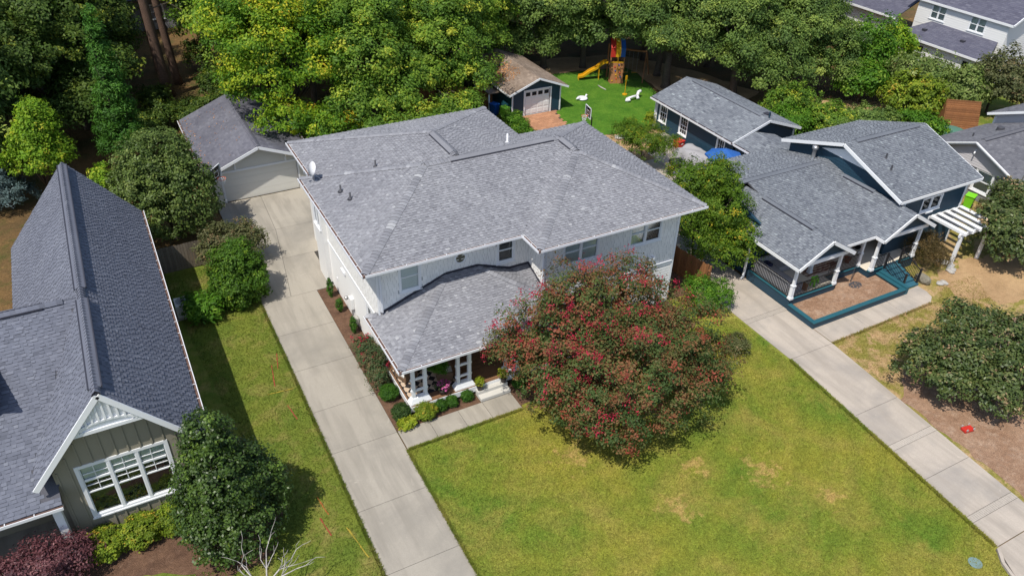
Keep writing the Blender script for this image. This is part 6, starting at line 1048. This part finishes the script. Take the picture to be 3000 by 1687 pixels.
plant('patio_tree', (33.4, 41.6), [(33.5, 41.6, 1.9, 1.5, 1.5, 1.2), (34.4, 40.6, 1.7, 1.1, 1.0, .9), (32.8, 42.4, 2.2, 1.0, 1.1, 1.0)], 22000, .12, 'side', 'loose light green tree on the patio beside the grill', 'tree', .07, .9, 2, 'bark', .28, 24, 63, 12, rough=.3, aspect=2.6)
plant('yellow_shrub', (37.9, 46.6), [(37.9, 46.6, .8, .45, .45, .7)], 1800, .1, 'lime', 'yellow shrub at the corner of the navy studio', 'shrub', .02, .2, 2, 'bark', .15, 20, 64, 3, rough=.2)
plant('magnolia', (33.6, 14.6), [(33.2, 15.3, 1.7, 1.9, 1.5, 1.4), (35.0, 16.4, 1.9, 1.5, 1.3, 1.4), (34.2, 13.2, 1.6, 2.0, 1.5, 1.3), (36.0, 14.3, 1.9, 2.0, 1.8, 1.5), (32.9, 12.8, 1.3, 1.1, 1.0, 1.0), (31.7, 16.3, 1.5, 1.3, 1.1, 1.2), (31.6, 14.6, 1.3, 1.1, 1.0, 1.0)], 32000, .17, 'magnolia', 'low spreading magnolia over the wood chip bed', 'tree', .12, .5, 4, 'bark_pale', .34, 26, 65, 24, rough=.18)
plant('magnolia', (46.5, 21.2), [(46.3, 21.6, 2.1, 2.2, 2.2, 1.8), (47.6, 20.0, 1.9, 2.0, 2.0, 1.6), (45.2, 20.8, 1.6, 1.4, 1.5, 1.3), (48.5, 23, 2.4, 1.8, 1.6, 1.6), (44.9, 21.4, 2.1, 1.3, 1.3, 1.4)], 26000, .2, 'magnolia', 'dense evergreen magnolia beside the pergola', 'tree', .15, .6, 2, 'bark', .36, 26, 66, 8, rough=.14)
plant('weeping_maple', (41.0, 23.3), [(41.0, 23.3, 1.2, .95, .95, .95), (41.1, 22.7, .8, 1.0, .8, .75)], 9000, .12, 'brown', 'weeping brown maple beside the blue steps', 'tree', .06, .6, 2, 'bark', .26, 24, 67, 6, aspect=4, droop=1.2, rough=.15)
plant('low_shrub', (50.6, 25.4), [(50.6, 25.4, .5, .9, .8, .55)], 3800, .11, 'olive', 'low olive shrub beneath the lime bin at the grey house', 'shrub', .03, .2, 2, 'bark', .2, 22, 68, 3, rough=.2)
for i, (x, y, rr_, h, mt_, l_) in enumerate(((28.0, 51.3, .8, .8, 'bright', 'green shrub beside the blue and lime bins'), (27.7, 49.4, .75, .7, 'bright', 'green shrub behind the white house rear roof'))): plant('garden_shrub', (x, y), [(x, y, h, rr_, rr_*1.1, h*.8), (x+.5, y-.6, h*.7, rr_*.7, rr_*.7, h*.6)], 6500, .12, mt_, l_, 'shrub', .03, .2, 3, 'bark', .22, 24, 70+i, 5, rough=.22)
# bare pale twigs of a street tree at the bottom edge
bt = empty('bare_tree', (0, 0, 0), label='bare whitish branches of a dead tree over the side lawn', cat='tree'); rr = random.Random(5); tb = MB(); tw = MB(); base = Vector((.8, 17.2, -.1)); f0 = Vector((.75, 17.6, 2.1)); tb.tube([base, base.lerp(f0, .5)+Vector((.06, 0, 0)), f0], [.09, .07, .06], 8); tb.build('trunk', M['bark_pale'], bt, smooth=True)
def twig(p, d, L_, r_, dep):
    q = p+d*L_*.5+Vector((rr.uniform(-.08, .08), rr.uniform(-.08, .08), rr.uniform(-.04, .08))); e_ = p+d*L_; tw.tube([p, q, e_], [r_, r_*.75, r_*.45], 5)
    if dep:
        for k in range(3 if dep > 1 else 2): d2 = (d+Vector((rr.uniform(-.8, .8), rr.uniform(-.8, .8), rr.uniform(-.15, .5)))).normalized(); twig(q if k else e_, d2, L_*rr.uniform(.5, .75), r_*.5, dep-1)
for d in ((.9, .35, .3), (-.5, .5, .6), (.25, .8, .5), (.8, -.1, .3)): twig(f0, Vector(d).normalized(), 1.1, .036, 2)
tw.build('branches', M['bark_pale'], bt, smooth=True)
# ---- large trees behind
def big(name, base, blobs, n, size, mt, label, trunk=.3, fork=3.5, seed=1, limbs=14, clump=.72, per=110, bark='bark', group=None, **k): return plant(name, base, blobs, n, size, mt, label, 'tree', trunk, fork, 1, bark, clump, per, seed, limbs, group, **k)
big('maple_tree', (12.2, 55.5), [(11.0, 55.0, 8.0, 3.6, 3.6, 3.4), (9.6, 53.2, 6.0, 2.4, 2.4, 2.0), (13.4, 53.6, 7.0, 3.2, 3.2, 3.2), (11.6, 57, 10.3, 2.8, 2.8, 2.4), (10.4, 50.6, 4.2, 1.8, 1.7, 1.3), (13.0, 49.2, 3.6, 2.0, 1.8, 1.5), (8.6, 56.5, 9.2, 2.2, 2.2, 2.0)], 62000, .215, 'maple', 'yellowing maple overhanging the cream garage roof', .3, 3.2, 80)
big('maple_tree', (17.6, 53.8), [(16.9, 53.0, 6.6, 3.3, 3.2, 3.2), (15.6, 50.4, 4.4, 2.6, 2.2, 1.9), (18.6, 50.8, 4.8, 2.4, 2.2, 2.0), (17.8, 55.2, 9.2, 3.0, 3.0, 2.6), (15.2, 54.8, 9.4, 2.2, 2.2, 2.0), (16.6, 47.4, 3.2, 2.0, 1.6, 1.5), (19.6, 47.6, 3.2, 2.0, 1.6, 1.5), (19.4, 56.6, 10.4, 2.4, 2.4, 2.0)], 64000, .215, 'maple_g', 'tall green maple directly behind the white house rear roof', .32, 2.8, 81)
big('maple_tree', (23.4, 54.8), [(22.8, 54.4, 6.2, 3.2, 3.2, 3.0), (24.6, 52.4, 4.4, 2.3, 2.1, 1.8), (21.0, 52.4, 5.0, 2.2, 2.0, 1.8), (24.0, 56.2, 8.2, 3.0, 2.8, 2.5), (26.0, 55.4, 5.6, 1.8, 1.8, 1.8), (22.6, 48.8, 3.2, 1.9, 1.7, 1.4), (25.4, 57.4, 9.6, 2.4, 2.4, 2.0)], 58000, .215, 'maple_g', 'leafy green maple beside the navy shed roof', .3, 2.8, 82)
big('yellow_green_tree', (-4.6, 53.6), [(-4.4, 53.4, 3.3, 1.9, 1.8, 2.3), (-4.0, 53.8, 5.2, 1.2, 1.2, 1.4)], 16000, .17, 'yellowgreen', 'bright yellow-green young tree behind the olive house roof', .1, 1.2, 83, 8, .4, 28)
big('yellow_green_tree', (-1.2, 49.4), [(-1.2, 49.4, 2.4, .9, .9, 1.3)], 1800, .19, 'yellowgreen', 'slender yellow-green sapling beside the broad holly', .05, 1.0, 84, 6, .3, 18)
big('cedar_tree', (.6, 57.0), [(.6, 57.0, 1.6+i*1.25, 1.75-i*.21, 1.75-i*.21, 1.0) for i in range(8)], 22000, .2, 'conifer', 'tall narrow bright green cedar in the woods', .18, 2.0, 85, 8, .42, 30, aspect=3.2, rough=.14)
big('blue_spruce', (-6.9, 53.8), [(-6.9, 53.8, .9+i*.6, 1.7-i*.3, 1.7-i*.3, .5) for i in range(5)], 7000, .2, 'spruce', 'blue-grey spruce behind the olive house', .1, .8, 86, 6, .34, 26, aspect=4, rough=.15)
big('oak_tree', (44.9, 53.6), [(41.8, 54.5, 7.0, 3.0, 3.2, 2.4), (44.6, 54.6, 8.6, 3.4, 3.4, 2.8), (46.6, 51.8, 6.6, 2.8, 2.8, 2.4), (42.6, 51.2, 5.4, 1.9, 1.8, 1.5), (40.6, 57.6, 8.2, 2.6, 2.6, 2.2), (41.0, 54.6, 5.4, 1.7, 1.5, 1.2), (43.4, 53.4, 4.6, 1.8, 1.7, 1.5), (45.6, 50.6, 4.4, 1.8, 1.8, 1.6), (39.2, 58.8, 6.6, 1.8, 1.7, 1.5), (40.7, 54.3, 5.5, 1.2, 1.2, 1.0)], 66000, .2, 'oak', 'large oak overhanging the play tower', .38, 3.4, 87)
big('oak_tree', (49.2, 49.6), [(48.4, 49.4, 6.8, 3.2, 3.0, 2.6), (50.8, 47.4, 5.6, 2.6, 2.6, 2.2), (49.2, 51.8, 9.0, 3.2, 3.2, 2.6), (47.2, 47.4, 4.6, 1.8, 1.8, 1.6), (48.8, 46.4, 3.2, 1.8, 1.7, 1.8), (51.6, 46.2, 3.4, 2.0, 1.8, 1.8), (49.8, 49, 3.6, 2.4, 2.2, 1.8)], 56000, .2, 'oak', 'dark oak standing behind the navy studio', .36, 3.4, 88)
big('oak_tree', (54.6, 48.0), [(54.2, 47.6, 6.2, 3.0, 3.0, 2.8), (56.4, 46.4, 4.6, 2.3, 2.3, 2.2), (54.0, 50.6, 8.6, 3.2, 3.2, 2.6), (57.6, 48.6, 6.0, 2.2, 2.4, 2.2), (54.4, 45.6, 3.2, 2.0, 1.8, 1.8), (56.8, 45.2, 2.8, 1.8, 1.7, 1.8)], 48000, .2, 'oak', 'dark oak closest to the far white house', .34, 3.2, 89)
big('oak_tree', (37.4, 62.6), [(36.6, 61.4, 5.6, 2.9, 2.6, 2.2), (38.6, 60.6, 4.4, 2.0, 1.8, 1.5), (37.4, 63.6, 8.0, 3.2, 3.0, 2.6), (34.4, 62.6, 6.0, 2.2, 2.2, 2.2), (36.4, 61.2, 2.8, 2.2, 1.4, 1.6), (34.0, 62.4, 2.8, 1.8, 1.5, 1.7)], 48000, .21, 'oak', 'dark green tree behind the play tower slide', .32, 3.0, 90)
big('lime_leaved_tree', (32.2, 63.5), [(32.0, 63.2, 5.6, 2.2, 2.2, 2.4), (31.4, 64.6, 8.0, 2.0, 2.0, 2.0)], 11000, .3, 'yellowgreen', 'yellow-green tree behind the navy shed', .2, 2.6, 91)
for i, (x, y, z, r_, h, mt_, l_) in enumerate(((62.2, 41.0, 2.2, 2.6, 2.2, 'pale', 'pale blossoming shrub tree in front of the far white house'), (59.4, 39.4, 1.6, 2.3, 1.8, 'hedge', 'olive-green round bush beside the grassy path'), (64.2, 38.2, 1.8, 1.8, 1.8, 'pale', 'pale shrub beside the far white house lower wall'), (66.8, 37.2, 2.4, 2.4, 2.6, 'olive', 'dark olive tree at the corner of the far white house'), (68.4, 35.2, 2.0, 2.4, 2.2, 'olive', 'dark shrub mass behind the pale annex'), (65.0, 46.8, 2.6, 1.7, 2.6, 'yellowgreen', 'yellow-green tree beside the far white house lower roof'), (60.4, 45.8, 3.0, 2.4, 3.0, 'bright', 'bright green tree next to the dark oaks'), (58.2, 43.6, 1.6, 2.0, 1.8, 'bright', 'low bright green bush below the oaks'))): plant('garden_tree', (x, y), [(x, y, z+.3, r_, r_, h), (x+.9, y-.7, z, r_*.6, r_*.6, h*.7), (x-1, y+.5, z+.3, r_*.6, r_*.6, h*.7)], 9000, .25, mt_, l_, 'tree', .12, z*.4, 1, 'bark', .5, 26, 100+i, 8, rough=.2)
for i, (x, y, r_, h, l_) in enumerate(((47.8, 41.8, 1.9, 1.3, 'ivy-like shrub mass beside the navy studio gable'), (51.0, 40.6, 2.1, 1.4, 'green shrub mass behind the navy house roof'), (53.8, 38.6, 2.0, 1.3, 'green shrub mass near the grassy path bend'), (56.6, 36.6, 2.0, 1.2, 'green shrub mass closest to the slatted playhouse'), (49.6, 43.6, 2.2, 1.8, 'dark shrub mass below the oaks'), (50.2, 37.6, 1.7, 1.2, 'low green shrub mass at the navy house rear eave'))): plant('shrub_mass', (x, y), [(x, y, h*.6, r_, r_, h), (x+1.2, y-.6, h*.5, r_*.7, r_*.7, h*.8)], 9000, .19, ('bright', 'maple_g', 'oak')[i % 3], l_, 'shrub', .05, .4, 3, 'bark', .36, 28, 120+i, 4, rough=.18)
# woods: three prototypes, copied
def proto(mt, seed, sp_=1.): 
    r_ = empty('woodland_tree', (0, 0, 0), label='broadleaf tree in the dark woods behind the gardens', cat='tree', group='woodland trees'); rr = np.random.default_rng(seed)
    bl_ = [(0, 0, 7.4, 3.4, 3.4, 3.4)]+[(rr.uniform(-2.6, 2.6), rr.uniform(-2.6, 2.6), rr.uniform(2.6, 10.0), rr.uniform(1.6, 2.5), rr.uniform(1.6, 2.5), rr.uniform(1.4, 2.2)) for _ in range(9)]
    o, Cc, out, g = foliage('crown', bl_, 34000, .26, LM[mt], r_, .85, 110, seed, rough=.25); branches(r_, (0, 0), 4.0, [tuple(Cc[i]) for i in g.choice(len(Cc), 10, replace=False)], .26, M['bark'], 'trunk', seed); return r_
protos = [proto('wood', 201), proto('wood', 202), proto('oak', 203), proto('maple_g', 204)]
spots = [(-8, 60, 0), (-3.5, 62, 1), (-11, 55, 1), (-7.5, 67, 2), (-2, 69, 0), (-1.6, 65.2, 1), (1.0, 72, 2), (-12, 63, 0), (-5, 75, 3), (-.6, 79, 1), (-10, 72, 0), (-14, 70, 2), (.2, 86.5, 0), (-4, 85, 1), (-10, 83, 2), (11.5, 66, 3), (10.6, 73, 1), (13.5, 79, 0), (15.4, 62.5, 3), (20.2, 63, 3), (26, 66, 2), (22.6, 70, 0), (28.6, 61.5, 3), (29, 72, 1), (33.5, 70, 2), (39, 68.5, 0), (43, 64.5, 2), (47.5, 60.5, 0), (52, 56.5, 2), (57, 54, 0), (36, 76, 1), (43, 73, 0), (49, 68, 1), (55, 63, 2), (61, 58, 0), (25, 79, 2), (31, 82, 0), (26, 88, 1), (12, 88, 0), (36, 87, 2), (45, 80, 1), (54, 73, 0), (62, 66, 2), (19, 72, 2), (-16, 60, 1), (-15, 80, 0), (68, 62, 0), (-8.5, 56.2, 2), (-6.4, 63.5, 0), (-1.5, 73.5, 3), (-8, 79, 1), (-6, 90, 0), (-13, 90, 1), (.8, 97, 3), (-1, 98, 0), (30.4, 66.4, 0), (40.8, 61.0, 2), (46.0, 56.5, 0), (51.8, 52.4, 2)]
used = [False]*4; rr = random.Random(77)
def wlabel(x, y):
    if x < 4: return 'leafy woodland tree between the olive house and the pine trunks', 'woodland trees beside the pine clearing'
    if x < 29.5: return 'leafy woodland tree rising behind the yellowing maples', 'woodland trees behind the maples'
    if x < 46: return 'leafy woodland tree in the thicket behind the navy shed and play tower', 'woodland trees behind the play tower'
    return 'leafy woodland tree behind the dark oaks towards the far white house', 'woodland trees behind the oaks'
for x, y, k in spots:
    o = protos[k] if not used[k] else copy_tree(protos[k]); used[k] = True; o['label'], o['group'] = wlabel(x, y); o.location = (x, y, 0); o.rotation_euler = (0, 0, rr.uniform(0, 6.28)); s_ = rr.uniform(.85, 1.15); o.scale = (s_, s_, s_*rr.uniform(.9, 1.15))
# tall pine trunks in the gap
for i, (x, y, lx, ly, h, r0_, l_) in enumerate(((5.0, 69.5, -.8, -1.0, 17, .42, 'dark leaning pine trunk in the woods clearing'), (6.15, 72.2, -1.0, -1.0, 18, .34, 'sunlit reddish pine trunk in the woods clearing'), (5.2, 76, -.6, 0, 18, .36, 'pine trunk at the back of the woods clearing'))):
    r_ = empty('pine_tree', (0, 0, 0), label=l_, cat='tree'); b = MB(); b.tube([(x, y, -.1), (x+lx*.1, y+ly*.1, .8), (x+lx*.5, y+ly*.5, h*.5), (x+lx, y+ly, h)], [r0_*1.35, r0_, r0_*.8, r0_*.5], 10); b.build('trunk', M['bark_red'], r_, smooth=True); foliage('crown', [(x+lx, y+ly, h+.5, 2.4, 2.4, 2.0), (x+lx+.8, y+ly, h-2, 1.6, 1.6, 1.0)], 5000, .3, LM['wood'], r_, .6, 26, 300+i, aspect=4, rough=.3)
    lb = MB(); lb.tube([(x+lx*.4, y+ly*.4, h*.42), (x+1.5, y, h*.44), (x+3.2, y-.5, h*.36)], [.06, .04, .015], 5); lb.build('dead_branch', M['bark'], r_)
for i, (x, y, h) in enumerate(((8.3, 66, 2.2), (9.2, 64.4, 1.6), (3.4, 62.4, 2.0), (2.6, 60.2, 1.8), (8.8, 70, 1.4), (7.4, 63.0, 1.5), (5.6, 62.0, 1.2), (9.6, 68, 2.0), (8.6, 75, 2.2), (3.6, 67, 1.5), (6.0, 64.4, 1.0))): plant('understory_shrub', (x, y), [(x, y, h*.6, 1.2, 1.2, h*.65)], 3600, .2, 'wood', 'small understory shrub in the woods clearing', 'shrub', .04, .4, 2, 'bark', .35, 24, 320+i, 4, rough=.25, group='understory shrubs in the clearing')
# leaf litter on the shed roof and dry leaves below the woods
g = np.random.default_rng(9); n = 2400; y = 54.6+g.random(n)*5.6; x = 28.6+g.beta(1.3, 2.0, n)*2.6; keep = g.random(n) < np.clip((y-53.8)/3.5, 0, 1)*np.clip(1.3-np.abs(x-29.5)/1.7, .05, 1); x, y = x[keep], y[keep]; z = 2.15+(x-28.5)*.382+.03; P = np.stack([x, y, z], 1); Nn = unit(np.array([-.38, 0, 1])+g.normal(size=P.shape)*.25); me = npmesh('leaf_litter', leaf_quads(P, Nn, g.uniform(.08, .16, len(P)), 1.4, g), 4, LM['litter'], g.random(len(P))); o = bpy.data.objects.new('leaf_litter', me); link(o); tag(o, 'orange fallen leaves heaped on the navy shed roof', 'leaves', kind='stuff')
n = 110; x = 4.5+g.random(n)*3; y = 49+g.random(n)*8.5; x = np.where(g.random(n) < .5, 4.5+g.random(n)*.5, x); P = np.stack([x, y, 2.35+(x-4.42)*.406+.03], 1); me = npmesh('leaf_litter', leaf_quads(P, unit(np.array([-.4, 0, 1])+g.normal(size=P.shape)*.25), g.uniform(.06, .12, n), 1.4, g), 4, LM['litter'], g.random(n)); o = bpy.data.objects.new('leaf_litter', me); link(o); tag(o, 'scattered fallen leaves on the cream garage roof', 'leaves', kind='stuff')
# ---- grass blades
def grass(name, label, poly, n, mt, hgt, seed, holes=()):
    g = np.random.default_rng(seed); A = np.array(poly); lo, hi = A.min(0), A.max(0); q = lo+g.random((int(n), 2))*(hi-lo); ins = np.zeros(len(q), bool); j = len(A)-1
    for i in range(len(A)):
        xi, yi = A[i]; xj, yj = A[j]; c_ = ((yi > q[:, 1]) != (yj > q[:, 1])) & (q[:, 0] < (xj-xi)*(q[:, 1]-yi)/(yj-yi+1e-12)+xi); ins ^= c_; j = i
    q = q[ins]; m_ = len(q); a = g.random(m_)*6.28; h_ = hgt*g.uniform(.5, 1.3, m_); ln = g.normal(size=(m_, 2))*h_[:, None]*.55; w_ = .012+.012*g.random(m_)
    V = np.empty((m_, 3, 3)); V[:, 0, :2] = q+np.stack([np.cos(a), np.sin(a)], 1)*w_[:, None]; V[:, 1, :2] = q-np.stack([np.cos(a), np.sin(a)], 1)*w_[:, None]; V[:, :2, 2] = -.01; V[:, 2, :2] = q+ln; V[:, 2, 2] = h_
    me = npmesh(name, V.reshape(-1, 3), 3, M[mt], g.random(m_)); o = bpy.data.objects.new(name, me); link(o); tag(o, label, 'grass', kind='stuff')
grass('lawn_grass', 'mown grass of the front lawn', [(7.77, 8), (7.77, 23.08), (13.6, 23.08), (14.5, 23.4), (24.8, 24.3), (27.3, 24), (27.25, 20), (26.33, 8), (25.6, 6.5), (20, 6)], 230000, 'lawn', .05, 1)
grass('side_grass', 'mown grass strip beside the driveway', [(-6, 12), (4.81, 12), (4.81, 41.5), (.2, 41.5), (2, 23), (1.2, 20.2), (-6, 21.9)], 110000, 'lawn_left', .055, 2)
grass('patchy_grass', 'patchy grass by the neighbouring walk', [(30.2, 15.8), (30.45, 20.05), (38.8, 20.2), (40, 21.2), (43, 21), (41, 17.8), (37, 18.4), (31.6, 16.8)], 22000, 'patchy', .05, 3)

strips = [[(7.78, 6), (7.88, 6), (7.88, 23.0), (7.78, 23.0)], [(4.69, 12), (4.8, 12), (4.8, 41.5), (4.69, 41.5)], [(7.9, 22.97), (13.5, 22.97), (13.5, 23.08), (7.9, 23.08)], [(26.36, 8), (26.5, 8), (27.44, 20.1), (27.3, 20.1)], [(30.34, 20.03), (30.34, 20.14), (38.2, 20.27), (38.2, 20.16)]]
for i, sp_ in enumerate(strips): grass('edge_grass', ('long grass fringe on the lawn side of the driveway', 'long grass fringe on the side lawn edge of the driveway', 'long grass fringe along the front walk', 'long grass fringe along the neighbouring driveway', 'long grass fringe along the neighbouring walk')[i], sp_, (16000, 22000, 6000, 130000, 9000)[i] if i != 1 else 24000, ('lawn', 'lawn_left', 'lawn', 'lawn', 'patchy')[i], .085, 40+i)
